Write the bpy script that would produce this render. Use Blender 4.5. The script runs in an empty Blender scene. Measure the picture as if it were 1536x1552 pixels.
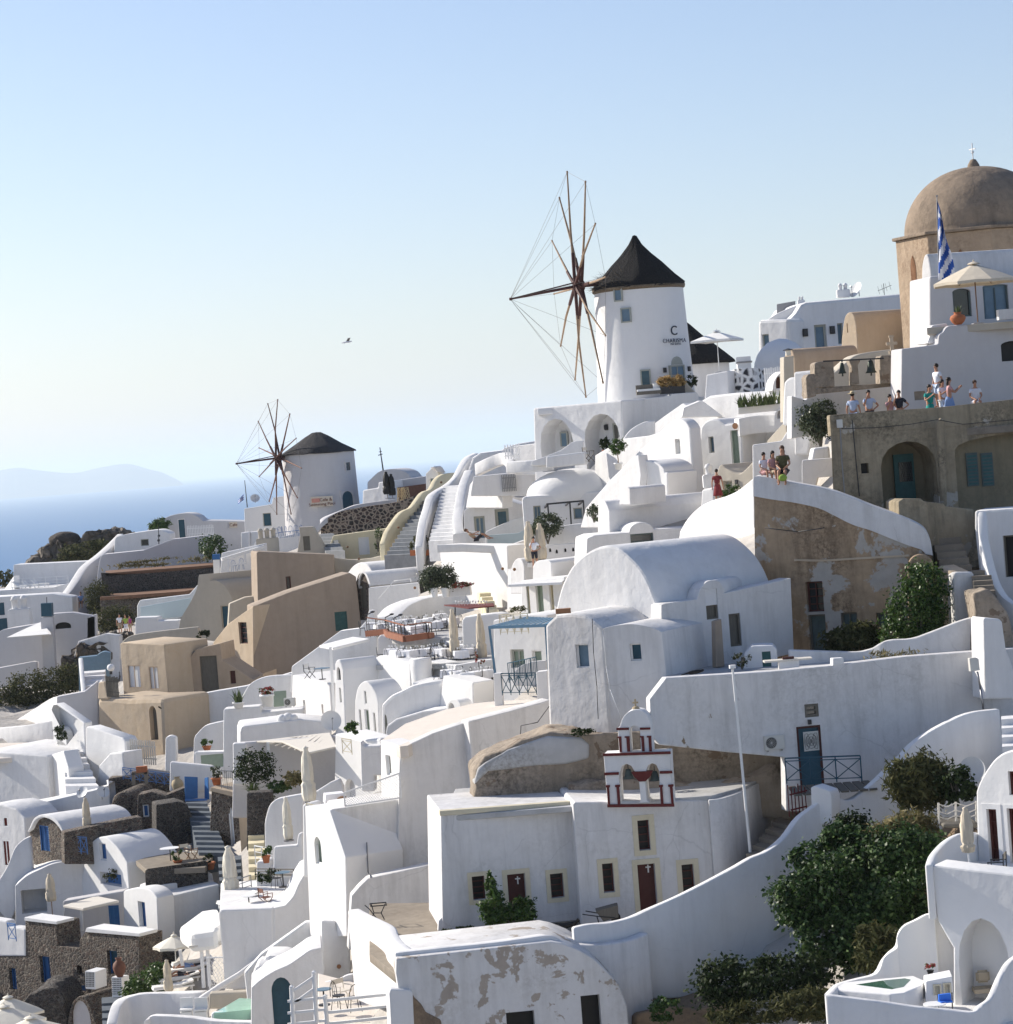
import bpy,bmesh,math,random
import numpy as np
from mathutils import Vector,Matrix
from mathutils.geometry import tessellate_polygon
R=math.radians
C=bpy.context.scene
COL=C.collection
random.seed(7)

# ---------------------------------------------------------------- camera
F=4000.0
PITCH,ROLL=R(1.33),R(4.4)
_r0=Vector((1,0,0));_f=Vector((0,math.cos(PITCH),-math.sin(PITCH)));_u0=Vector((0,math.sin(PITCH),math.cos(PITCH)))
CR=_r0*math.cos(ROLL)-_u0*math.sin(ROLL)
CU=_u0*math.cos(ROLL)+_r0*math.sin(ROLL)
cam=bpy.data.cameras.new('camera');camo=bpy.data.objects.new('camera',cam);COL.objects.link(camo)
cam.sensor_fit='HORIZONTAL';cam.sensor_width=36;cam.lens=36*F/1536
cam.clip_start=1;cam.clip_end=200000
m=Matrix.Identity(3);m.col[0]=CR;m.col[1]=CU;m.col[2]=-_f
camo.matrix_world=m.to_4x4();C.camera=camo

# ---------------------------------------------------------------- light
SUN_AZ,SUN_EL=120.0,29.0         # azimuth measured from "towards the camera" round to the viewer's left
sd=Vector((-math.sin(R(SUN_AZ))*math.cos(R(SUN_EL)),-math.cos(R(SUN_AZ))*math.cos(R(SUN_EL)),math.sin(R(SUN_EL))))
sun=bpy.data.lights.new('sun','SUN');sun.energy=4.5;sun.angle=R(0.5);sun.color=(1.0,0.93,0.82)
suno=bpy.data.objects.new('sun',sun);COL.objects.link(suno)
suno.rotation_euler=sd.to_track_quat('Z','Y').to_euler()
w=bpy.data.worlds.new('World');C.world=w;w.use_nodes=True
nt=w.node_tree;bg=nt.nodes['Background']
sky=nt.nodes.new('ShaderNodeTexSky');sky.sky_type='NISHITA';sky.sun_disc=False
sky.sun_elevation=R(SUN_EL);sky.sun_rotation=math.atan2(sd.x,sd.y)
sky.air_density=1.0;sky.dust_density=0.8;sky.ozone_density=1.8;sky.altitude=100
wb=nt.nodes.new('ShaderNodeMix');wb.data_type='RGBA';wb.blend_type='MULTIPLY';wb.inputs[0].default_value=1;wb.inputs[7].default_value=(0.985,0.952,1.045,1)
nt.links.new(sky.outputs[0],wb.inputs[6]);nt.links.new(wb.outputs[2],bg.inputs[0]);bg.inputs[1].default_value=0.090
C.view_settings.view_transform='Standard';C.view_settings.look='None'
C.view_settings.exposure=0.66;C.view_settings.gamma=1.0;C.view_settings.use_curve_mapping=False
C.cycles.max_bounces=6;C.cycles.diffuse_bounces=4;C.cycles.volume_bounces=1
C.cycles.use_denoising=True

# ---------------------------------------------------------------- photo geometry -> world geometry
def ray(x,y):
 return _f+CR*((x-768)/F)+CU*((776-y)/F)
def P(x,y,d):
 r=ray(x,y);return r*(d/r.y)
def Q(x,y,z):
 r=ray(x,y);return r*(z/r.z)
def proj(p):
 k=F/p.dot(_f);return 768+p.dot(CR)*k,776-p.dot(CU)*k
class VP:
 """vertical plane through a point, normal azimuth a (0 = towards the camera, + = to the viewer's left)"""
 def __init__(s,x,y,d,a=0.0):
  s.o=P(x,y,d);s.n=Vector((-math.sin(R(a)),-math.cos(R(a)),0));s.u=Vector((math.cos(R(a)),-math.sin(R(a)),0));s.a=a;s.d=d
 def at(s,x,y):
  r=ray(x,y);return r*(s.o.dot(s.n)/r.dot(s.n))
 def uz(s,x,y):
  p=s.at(x,y)-s.o;return p.dot(s.u),p.z
 def w(s,u,z,off=0.0):
  return s.o+s.u*u+Vector((0,0,z))+s.n*off
def hdir(a):
 return Vector((-math.sin(R(a)),-math.cos(R(a)),0))
def reach(p,dirv,x):
 """distance along dirv from p at which the picture column x is met"""
 lo,f0=0.0,proj(p)[0]
 best=1.0;bd=1e9
 for i in range(1,1200):
  t=i*0.05;dx=abs(proj(p+dirv*t)[0]-x)
  if dx<bd:bd,best=dx,t
 return best
def sp(*pts,n=5):
 pts=[tuple(p)for p in pts];out=[]
 q=[pts[0]]+pts+[pts[-1]]
 for i in range(1,len(q)-2):
  p0,p1,p2,p3=[np.array(v,float)for v in q[i-1:i+3]]
  for k in range(n):
   t=k/n
   out.append(tuple(0.5*((2*p1)+(-p0+p2)*t+(2*p0-5*p1+4*p2-p3)*t*t+(-p0+3*p1-3*p2+p3)*t**3)))
 out.append(pts[-1]);return out
def arc(a,b,h,n=12,skew=0.0):
 """elliptic arch from a up over to b; h = rise in pixels"""
 a=np.array(a,float);b=np.array(b,float);mid=(a+b)/2;hf=(b-a)/2
 up=np.array([hf[1],-hf[0]]);up=up/np.linalg.norm(up)
 if up[1]>0:up=-up
 return[tuple(mid-hf*math.cos(t)+up*h*math.sin(t))for t in[math.pi*i/n for i in range(n+1)]]

# ---------------------------------------------------------------- materials
M={}
def newmat(name):
 m=bpy.data.materials.new(name);m.use_nodes=True
 nt=m.node_tree;b=nt.nodes['Principled BSDF'];return m,nt,b
def N(nt,t,**k):
 n=nt.nodes.new(t)
 for a,v in k.items():
  if a in n.inputs:n.inputs[a].default_value=v
  else:setattr(n,a,v)
 return n
def ramp(nt,fac,stops,interp='LINEAR'):
 r=nt.nodes.new('ShaderNodeValToRGB');r.color_ramp.interpolation=interp
 e=r.color_ramp.elements
 while len(e)<len(stops):e.new(0.5)
 for i,(p,c)in enumerate(stops):
  e[i].position=p;e[i].color=(c[0],c[1],c[2],1)if hasattr(c,'__len__')else(c,c,c,1)
 nt.links.new(fac,r.inputs[0]);return r.outputs[0]
def mix(nt,fac,a,b):
 x=nt.nodes.new('ShaderNodeMix');x.data_type='RGBA'
 for i,v in((0,fac),(6,a),(7,b)):
  if isinstance(v,bpy.types.NodeSocket):nt.links.new(v,x.inputs[i])
  else:x.inputs[i].default_value=v if i==0 else(v[0],v[1],v[2],1)
 return x.outputs[2]
def bump(nt,b,h,dist,strength=1.0):
 u=nt.nodes.new('ShaderNodeBump');u.inputs['Distance'].default_value=dist;u.inputs['Strength'].default_value=strength
 nt.links.new(h,u.inputs['Height']);nt.links.new(u.outputs[0],b.inputs['Normal']);return u
def coords(nt,sx=1,sy=1,sz=1):
 t=nt.nodes.new('ShaderNodeTexCoord');mp=nt.nodes.new('ShaderNodeMapping')
 g=nt.nodes.new('ShaderNodeNewGeometry')
 nt.links.new(g.outputs['Position']if sx!='obj' else t.outputs['Object'],mp.inputs[0])
 if sx!='obj':mp.inputs['Scale'].default_value=(sx,sy,sz)
 return mp.outputs[0]
def noise(nt,co,scale,detail=4,rough=0.55,dist=0.0):
 n=N(nt,'ShaderNodeTexNoise');n.inputs['Scale'].default_value=scale;n.inputs['Detail'].default_value=detail
 n.inputs['Roughness'].default_value=rough;n.inputs['Distortion'].default_value=dist
 nt.links.new(co,n.inputs['Vector']);return n.outputs['Fac']
def plaster(name,c,dirt=0.0,dc=(0.33,0.29,0.23),patch=None,pc=(0.25,0.19,0.13),streak=0.25,wob=0.03,mott=0.08,crack=0.0):
 m,nt,b=newmat(name);co=coords(nt)
 big=noise(nt,co,0.45,5,0.6,0.4);med=noise(nt,co,2.3,5,0.65);fine=noise(nt,co,14,3)
 dark=tuple(v*(1-mott*2)for v in c);lite=tuple(min(0.88,v*(1+mott*.6))for v in c)
 col=mix(nt,med,dark,lite)
 sc=coords(nt,1.6,1.6,0.16);st=noise(nt,sc,1.1,5,0.7)
 stf=ramp(nt,st,[(0.46,0),(0.80,streak)])
 col=mix(nt,stf,col,tuple(v*0.66 for v in dc)if dirt else tuple(v*0.6 for v in c))
 if dirt:
  df=ramp(nt,big,[(0.52-dirt*.1,0),(0.80-dirt*.12,min(1,dirt))])
  gr=ramp(nt,noise(nt,co,6,6,0.75),[(0.40,0),(0.62,1)])
  mu=N(nt,'ShaderNodeMath',operation='MULTIPLY');nt.links.new(df,mu.inputs[0]);nt.links.new(gr,mu.inputs[1])
  col=mix(nt,mu.outputs[0],col,dc)
 if crack:
  dv=N(nt,'ShaderNodeMix',data_type='VECTOR');dv.inputs[0].default_value=.35;nn_=N(nt,'ShaderNodeTexNoise');nn_.inputs['Scale'].default_value=1.3;nn_.inputs['Detail'].default_value=6
  nt.links.new(co,nn_.inputs['Vector']);nt.links.new(co,dv.inputs[4]);nt.links.new(nn_.outputs['Color'],dv.inputs[5])
  vo=N(nt,'ShaderNodeTexVoronoi',feature='DISTANCE_TO_EDGE');vo.inputs['Scale'].default_value=.55;nt.links.new(dv.outputs[1],vo.inputs['Vector'])
  cf=ramp(nt,vo.outputs['Distance'],[(0,1),(.009,0)]);cm=ramp(nt,noise(nt,co,.6,2),[(.48,0),(.6,crack)])
  mu2=N(nt,'ShaderNodeMath',operation='MULTIPLY');nt.links.new(cf,mu2.inputs[0]);nt.links.new(cm,mu2.inputs[1]);col=mix(nt,mu2.outputs[0],col,tuple(v*.4 for v in c))
  sf=ramp(nt,noise(nt,co,4.5,2,.5),[(.76,0),(.79,crack)]);col=mix(nt,sf,col,dc)
 h=nt.nodes.new('ShaderNodeMath');h.operation='ADD'
 m2=N(nt,'ShaderNodeMath',operation='MULTIPLY');nt.links.new(fine,m2.inputs[0]);m2.inputs[1].default_value=0.10
 nt.links.new(noise(nt,co,1.3,3,0.5),h.inputs[0]);nt.links.new(m2.outputs[0],h.inputs[1])
 if patch:
  pf=ramp(nt,noise(nt,co,patch[1],7,0.62,0.3),[(patch[0],0),(patch[0]+0.02,1)])
  pcm=mix(nt,med,tuple(v*.75 for v in pc),tuple(v*1.25 for v in pc))
  col=mix(nt,pf,col,pcm)
 nt.links.new(col,b.inputs['Base Color']);b.inputs['Roughness'].default_value=0.92
 b.inputs['Specular IOR Level'].default_value=0.15
 bump(nt,b,h.outputs[0],wob*2.2,0.8);M[name]=m;return m
def rubble(name,stone,mortar,scale=2.6,mw=0.10,sz=1.3,depth=0.06):
 m,nt,b=newmat(name);co=coords(nt,1,1,sz)
 wn=N(nt,'ShaderNodeTexNoise');wn.inputs['Scale'].default_value=1.7;nt.links.new(co,wn.inputs['Vector'])
 ad=N(nt,'ShaderNodeMix',data_type='VECTOR');ad.inputs[0].default_value=0.10
 nt.links.new(co,ad.inputs[4]);nt.links.new(wn.outputs['Color'],ad.inputs[5])
 v1=N(nt,'ShaderNodeTexVoronoi',feature='DISTANCE_TO_EDGE');v1.inputs['Scale'].default_value=scale
 v2=N(nt,'ShaderNodeTexVoronoi',feature='F1');v2.inputs['Scale'].default_value=scale
 nt.links.new(ad.outputs[1],v1.inputs['Vector']);nt.links.new(ad.outputs[1],v2.inputs['Vector'])
 sep=N(nt,'ShaderNodeSeparateColor');nt.links.new(v2.outputs['Color'],sep.inputs[0])
 cs=ramp(nt,sep.outputs[0],[(i/(len(stone)-1),s)for i,s in enumerate(stone)])
 cs=mix(nt,noise(nt,co,12,4),tuple(0.4*v for v in stone[0]),cs)if False else cs
 f=ramp(nt,v1.outputs['Distance'],[(mw*.6,1),(mw*1.4,0)])
 gn=noise(nt,co,9,5,0.7)
 mc=mix(nt,gn,tuple(v*.5 for v in mortar),tuple(v*1.2 for v in mortar))
 sc=mix(nt,gn,(0.01,0.01,0.01),cs)
 sc2=mix(nt,0.55,cs,sc)
 nt.links.new(mix(nt,f,sc2,mc),b.inputs['Base Color']);b.inputs['Roughness'].default_value=0.95
 hh=ramp(nt,v1.outputs['Distance'],[(0,0),(mw*3,1)])
 bump(nt,b,hh,depth,1.0);M[name]=m;return m
def plain(name,c,rough=0.6,metal=0.0,spec=0.3,var=0.12,vs=5.0,emit=None,alpha=None,grain=None,wob=0.0):
 m,nt,b=newmat(name)
 co=coords(nt,*(grain or(1,1,1)))
 n=noise(nt,co,vs,4,0.6)
 col=mix(nt,n,tuple(v*(1-var*1.6)for v in c),tuple(min(0.95,v*(1+var))for v in c))
 nt.links.new(col,b.inputs['Base Color']);b.inputs['Roughness'].default_value=rough
 b.inputs['Metallic'].default_value=metal;b.inputs['Specular IOR Level'].default_value=spec
 if wob:bump(nt,b,n,wob)
 M[name]=m;return m
def foliage(name,cols,trans=0.25,rough=0.45,spec=0.35):
 m,nt,b=newmat(name)
 g=nt.nodes.new('ShaderNodeNewGeometry')
 c=ramp(nt,g.outputs['Random Per Island'],[(i/(len(cols)-1),s)for i,s in enumerate(cols)])
 nt.links.new(c,b.inputs['Base Color']);b.inputs['Roughness'].default_value=rough;b.inputs['Specular IOR Level'].default_value=spec
 tr=nt.nodes.new('ShaderNodeBsdfTranslucent');nt.links.new(c,tr.inputs[0])
 ms=nt.nodes.new('ShaderNodeMixShader');ms.inputs[0].default_value=trans
 out=nt.nodes['Material Output']
 nt.links.new(b.outputs[0],ms.inputs[1]);nt.links.new(tr.outputs[0],ms.inputs[2]);nt.links.new(ms.outputs[0],out.inputs[0])
 M[name]=m;return m

W=(0.74,0.735,0.73)
plaster('white',W,dirt=0.22,dc=(0.52,0.50,0.47),streak=0.22,mott=0.045,crack=0.14)
plaster('white_clean',(0.76,0.755,0.745),streak=0.07,mott=0.025,wob=0.02)
plaster('white_old',(0.70,0.69,0.68),dirt=0.4,dc=(0.40,0.385,0.36),streak=0.42,mott=0.07,wob=0.03,crack=0.3)
plaster('white_peel',(0.69,0.68,0.67),dirt=0.5,dc=(0.34,0.31,0.27),patch=(0.575,1.1),pc=(0.38,0.33,0.28),streak=0.35,mott=0.05)
plaster('white_stain',(0.70,0.69,0.685),dirt=0.5,dc=(0.32,0.31,0.29),patch=(0.705,1.2),streak=0.4,mott=0.07,crack=0.28)
plaster('roof_top',(0.70,0.64,0.57),dirt=0.3,dc=(0.50,0.42,0.33),streak=0.0,mott=0.06)
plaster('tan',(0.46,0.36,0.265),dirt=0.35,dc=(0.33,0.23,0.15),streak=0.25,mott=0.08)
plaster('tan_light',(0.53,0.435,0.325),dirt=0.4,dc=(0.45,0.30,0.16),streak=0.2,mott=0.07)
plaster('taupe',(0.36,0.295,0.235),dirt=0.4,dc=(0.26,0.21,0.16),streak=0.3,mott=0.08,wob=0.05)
plaster('greige',(0.50,0.455,0.38),dirt=0.3,dc=(0.38,0.33,0.27),streak=0.2,mott=0.06)
plaster('drum',(0.41,0.315,0.225),dirt=0.9,dc=(0.18,0.12,0.08),streak=0.3,mott=0.15,wob=0.07)
plaster('dome',(0.30,0.235,0.175),dirt=0.9,dc=(0.12,0.095,0.075),streak=0.5,mott=0.18,wob=0.06)
plaster('cream',(0.74,0.66,0.46),dirt=0.3,dc=(0.5,0.42,0.28),streak=0.15,mott=0.05)
plaster('cream_trim',(0.66,0.60,0.45),dirt=0.4,dc=(0.4,0.33,0.2),streak=0.15,mott=0.06)
plaster('olive',(0.40,0.335,0.235),dirt=1.0,dc=(0.13,0.11,0.08),patch=(0.585,0.5),pc=(0.42,0.39,0.34),streak=0.75,mott=0.2,wob=0.06)
plaster('olive_shade',(0.28,0.24,0.165),dirt=0.8,dc=(0.13,0.12,0.08),streak=0.4,mott=0.15,wob=0.06)  # darker olive for the alcove backs; recess shade is in the colour
plaster('ruin',(0.47,0.345,0.225),dirt=1.0,dc=(0.15,0.105,0.07),patch=(0.54,0.6),pc=(0.41,0.38,0.34),streak=0.8,mott=0.22,wob=0.08)
plaster('mauve',(0.56,0.55,0.555),dirt=0.3,dc=(0.42,0.38,0.36),streak=0.12,mott=0.03)  # greyed whitewash; shade on white walls and niche backs sits in this colour
plaster('grey_top',(0.50,0.50,0.50),dirt=0.9,dc=(0.26,0.25,0.23),streak=0.1,mott=0.12)
plaster('concrete',(0.30,0.26,0.21),dirt=0.9,dc=(0.17,0.14,0.11),streak=0.1,mott=0.2)
plaster('village_ground',(0.50,0.47,0.43),dirt=0.8,dc=(0.30,0.26,0.22),streak=0.2,mott=0.12,wob=0.08)
plaster('earth',(0.33,0.24,0.16),dirt=1.0,dc=(0.15,0.11,0.08),streak=0.3,mott=0.25,wob=0.12)
plaster('oldstone',(0.40,0.335,0.265),dirt=1.0,dc=(0.12,0.10,0.08),patch=(0.6,1.4),pc=(0.2,0.15,0.11),streak=0.5,mott=0.2,wob=0.1)
rubble('lava',[(0.055,0.045,0.04),(0.16,0.11,0.085),(0.10,0.085,0.075),(0.24,0.20,0.16)],(0.27,0.23,0.185),5.6,0.06)
rubble('lava_dark',[(0.035,0.032,0.032),(0.09,0.07,0.06),(0.06,0.055,0.055),(0.16,0.14,0.12)],(0.19,0.175,0.155),6.2,0.05)
rubble('lava_spots',[(0.03,0.025,0.022),(0.075,0.045,0.035),(0.04,0.03,0.027),(0.10,0.06,0.045)],(0.38,0.30,0.225),3.0,0.11,1.2)
rubble('white_spots',[(0.02,0.022,0.03),(0.05,0.05,0.06),(0.03,0.03,0.04),(0.04,0.04,0.05)],(0.78,0.78,0.77),2.4,0.19,1.1)
rubble('rock',[(0.10,0.085,0.07),(0.2,0.16,0.13),(0.14,0.12,0.1),(0.26,0.22,0.18)],(0.10,0.085,0.07),0.9,0.08,1,0.25)
plain('boulder',(0.085,0.07,0.06),0.95,var=0.5,vs=2.0,wob=0.35)
plain('red_soil',(0.21,0.115,0.07),0.95,var=0.3,vs=3)
plain('step_grey',(0.27,0.28,0.29),0.9,var=0.25,vs=2)
plain('step_dark',(0.115,0.135,0.16),0.9,var=0.25,vs=2)
plain('blue',(0.03,0.125,0.33),0.5,var=0.15)
plain('blue_rail',(0.10,0.22,0.48),0.5,var=0.1)
plain('petrol',(0.028,0.085,0.125),0.55,var=0.2)
plain('petrol_glass',(0.03,0.09,0.13),0.2,spec=0.6,var=0.3)
plain('teal',(0.05,0.13,0.13),0.7,var=0.25)
plain('teal_old',(0.10,0.135,0.135),0.8,var=0.3,vs=3)
plain('sage',(0.27,0.33,0.26),0.7,var=0.1)
plain('sage_grey',(0.36,0.37,0.33),0.7,var=0.08)
plain('slate_blue',(0.14,0.22,0.29),0.5,var=0.15)
plain('maroon',(0.085,0.022,0.018),0.6,var=0.2)
plain('bell_red',(0.13,0.024,0.022),0.75,var=0.3,vs=9)
plain('red_paint',(0.16,0.02,0.02),0.6,var=0.2)
plain('dark',(0.012,0.011,0.012),0.5,var=0.3)
plain('glass_dark',(0.02,0.028,0.035),0.12,spec=0.6,var=0.3)
plain('wood',(0.22,0.12,0.06),0.7,var=0.3,vs=4,grain=(2,2,.4))
plain('wood_grey',(0.16,0.145,0.12),0.85,var=0.3,vs=5,grain=(5,5,.5))
plain('wood_red',(0.29,0.115,0.065),0.7,var=0.2,vs=3)
plain('pole_wood',(0.33,0.23,0.15),0.8,var=0.45,vs=3)
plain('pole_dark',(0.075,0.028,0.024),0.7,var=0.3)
plain('pole_brown',(0.17,0.075,0.05),0.7,var=0.3)
plain('terracotta',(0.42,0.145,0.065),0.85,var=0.25,vs=6)
plain('pot_brown',(0.33,0.17,0.09),0.85,var=0.3,vs=3)
plain('jar',(0.45,0.36,0.23),0.85,var=0.25,vs=3)
plain('canvas',(0.60,0.53,0.42),0.95,var=0.12,vs=4)
plain('canvas_light',(0.74,0.70,0.60),0.95,var=0.08,vs=3)
plain('canvas_white',(0.78,0.77,0.74),0.95,var=0.05,vs=3)
plain('white_paint',(0.78,0.78,0.77),0.5,var=0.04)
plain('pale_wood',(0.66,0.62,0.55),0.85,var=0.15,vs=6,grain=(4,4,1))
plain('cloth',(0.80,0.80,0.82),0.9,var=0.05)
plain('metal',(0.28,0.28,0.29),0.4,metal=0.8,var=0.1)
plain('iron',(0.03,0.03,0.033),0.55,spec=0.4,var=0.2)
plain('bronze',(0.055,0.065,0.05),0.5,metal=0.4,var=0.4,vs=8)
plain('plastic',(0.60,0.59,0.55),0.5,var=0.06)
plain('dish',(0.66,0.67,0.67),0.45,var=0.05)
plain('thatch',(0.022,0.02,0.021),0.95,var=0.8,vs=7,grain=(2,2,.7),wob=0.5)
plain('thatch_edge',(0.20,0.15,0.10),0.95,var=0.6,vs=12,wob=0.05)
plain('slate_thatch',(0.055,0.052,0.055),0.95,var=0.6,vs=5,grain=(2,2,1),wob=0.1)
plain('rope',(0.20,0.18,0.16),0.9)
plain('navy_letters',(0.04,0.05,0.07),0.6)
plain('sign_paper',(0.62,0.55,0.45),0.8,var=0.08)
plain('sign_pink',(0.60,0.28,0.22),0.8)
plain('awning_blue',(0.10,0.20,0.30),0.55,var=0.15,vs=2)
plain('glass_wall',(0.50,0.60,0.63),0.25,spec=0.5,var=0.04)
plain('pool',(0.33,0.56,0.42),0.06,spec=0.6,var=0.12,vs=2)
plain('pool_green',(0.06,0.14,0.10),0.05,spec=0.7,var=0.2,vs=2)
plain('skin',(0.42,0.22,0.14),0.6,var=0.08)
plain('hair',(0.022,0.014,0.01),0.6)
plain('hair_brown',(0.09,0.045,0.025),0.6)
plain('fabric_white',(0.72,0.74,0.80),0.9)
plain('fabric_blue',(0.20,0.30,0.52),0.9)
plain('fabric_pale_blue',(0.42,0.50,0.66),0.9)
plain('fabric_dark',(0.03,0.03,0.04),0.9)
plain('fabric_green',(0.02,0.28,0.24),0.9)
plain('fabric_pink',(0.50,0.28,0.28),0.9)
plain('fabric_purple',(0.30,0.05,0.20),0.9)
plain('fabric_lime',(0.28,0.40,0.07),0.9)
plain('fabric_tan',(0.42,0.34,0.24),0.9)
plain('fabric_floral',(0.20,0.03,0.035),0.9,var=0.9,vs=9)
plain('fabric_camo',(0.09,0.085,0.04),0.9,var=0.9,vs=9)
plain('straw',(0.62,0.50,0.30),0.9)
plain('flag_blue',(0.02,0.085,0.38),0.8)
plain('flag_white',(0.72,0.74,0.80),0.8)
plain('towel',(0.04,0.17,0.65),0.9)
plain('flower_red',(0.45,0.03,0.03),0.7)
plain('cushion',(0.45,0.38,0.28),0.9)
foliage('leaf_fig',[(0.010,0.026,0.006),(0.022,0.052,0.010),(0.04,0.085,0.018),(0.11,0.17,0.05)],0.18,0.5,0.3)
foliage('leaf_dark',[(0.010,0.018,0.008),(0.022,0.038,0.012),(0.048,0.07,0.022)],0.2,0.65,0.15)
foliage('leaf_olive',[(0.035,0.05,0.025),(0.07,0.09,0.045),(0.12,0.14,0.08)],0.2)
foliage('leaf_green',[(0.02,0.05,0.010),(0.05,0.10,0.018),(0.09,0.14,0.03)],0.25)
foliage('leaf_dry',[(0.13,0.12,0.05),(0.22,0.19,0.09),(0.30,0.25,0.13),(0.08,0.09,0.03)],0.25,0.8,0.1)
foliage('leaf_straw',[(0.30,0.19,0.07),(0.48,0.32,0.13),(0.58,0.42,0.2)],0.3,0.8,0.1)
foliage('leaf_agave',[(0.05,0.085,0.03),(0.10,0.14,0.05),(0.15,0.18,0.08)],0.1)
foliage('leaf_scrub',[(0.035,0.042,0.018),(0.075,0.08,0.032),(0.12,0.115,0.05)],0.2,0.8,0.1)
foliage('leaf_red',[(0.3,0.03,0.04),(0.45,0.05,0.06),(0.05,0.09,0.02),(0.08,0.12,0.03)],0.2)
def sea_mat():
 m,nt,b=newmat('sea')
 co=coords(nt,0.02,0.02,0.02)
 n=noise(nt,co,1.0,8,0.7)
 nt.links.new(mix(nt,n,(0.008,0.095,0.25),(0.014,0.125,0.31)),b.inputs['Base Color'])
 b.inputs['Roughness'].default_value=0.45;b.inputs['Specular IOR Level'].default_value=0.25
 n2=noise(nt,coords(nt,0.15,0.15,0.15),1.0,6,0.7)
 bump(nt,b,n2,1.2,0.7);M['sea']=m
sea_mat()

# ---------------------------------------------------------------- object helpers
def tag(o,label=None,cat=None,group=None,kind=None):
 if label:o['label']=label
 if cat:o['category']=cat
 if group:o['group']=group
 if kind:o['kind']=kind
 elif label:o['kind']='thing'
 return o
def link(name,bm,mats,parent=None,origin=None,smooth=None):
 me=bpy.data.meshes.new(name)
 if smooth is not None:
  for f in bm.faces:f.smooth=True
  for e in bm.edges:
   if len(e.link_faces)!=2 or e.calc_face_angle(0)>R(smooth):e.smooth=False
 off=Vector(parent['_o'])if parent is not None and '_o' in parent else(Vector(origin)if origin is not None else Vector((0,0,0)))
 bmesh.ops.translate(bm,verts=bm.verts,vec=-off)
 bm.to_mesh(me);bm.free()
 for mm in(mats if isinstance(mats,(list,tuple))else[mats]):me.materials.append(M[mm])
 o=bpy.data.objects.new(name,me);COL.objects.link(o)
 if parent is not None:
  o.parent=parent;o['_o']=tuple(off)
 else:
  o.location=off;o['_o']=tuple(off)
 return o
def root(name,label,cat,loc,group=None,world=True):
 """Empty at a thing's base. world=True: children meshes are given in world coordinates"""
 o=bpy.data.objects.new(name,None);COL.objects.link(o);o.empty_display_size=0.3
 o.location=loc if world else(0,0,0);o['_o']=tuple(loc)if world else(0,0,0)
 return tag(o,label,cat,group)
def put(o,loc,rz=0.0,s=1.0,tilt=None):
 o.location=loc;o.rotation_euler=(tilt[0]if tilt else 0,tilt[1]if tilt else 0,R(rz));o.scale=(s,s,s)if not hasattr(s,'__len__')else s
 return o
def dup(o,loc,rz=0.0,s=1.0,label=None,group=None,parent=None):
 def cp(a,par):
  c=a.copy();COL.objects.link(c);c.parent=par
  for ch in a.children:cp(ch,c)
  return c
 c=cp(o,parent);put(c,loc,rz,s)
 if label:c['label']=label
 if group:c['group']=group
 return c
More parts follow.
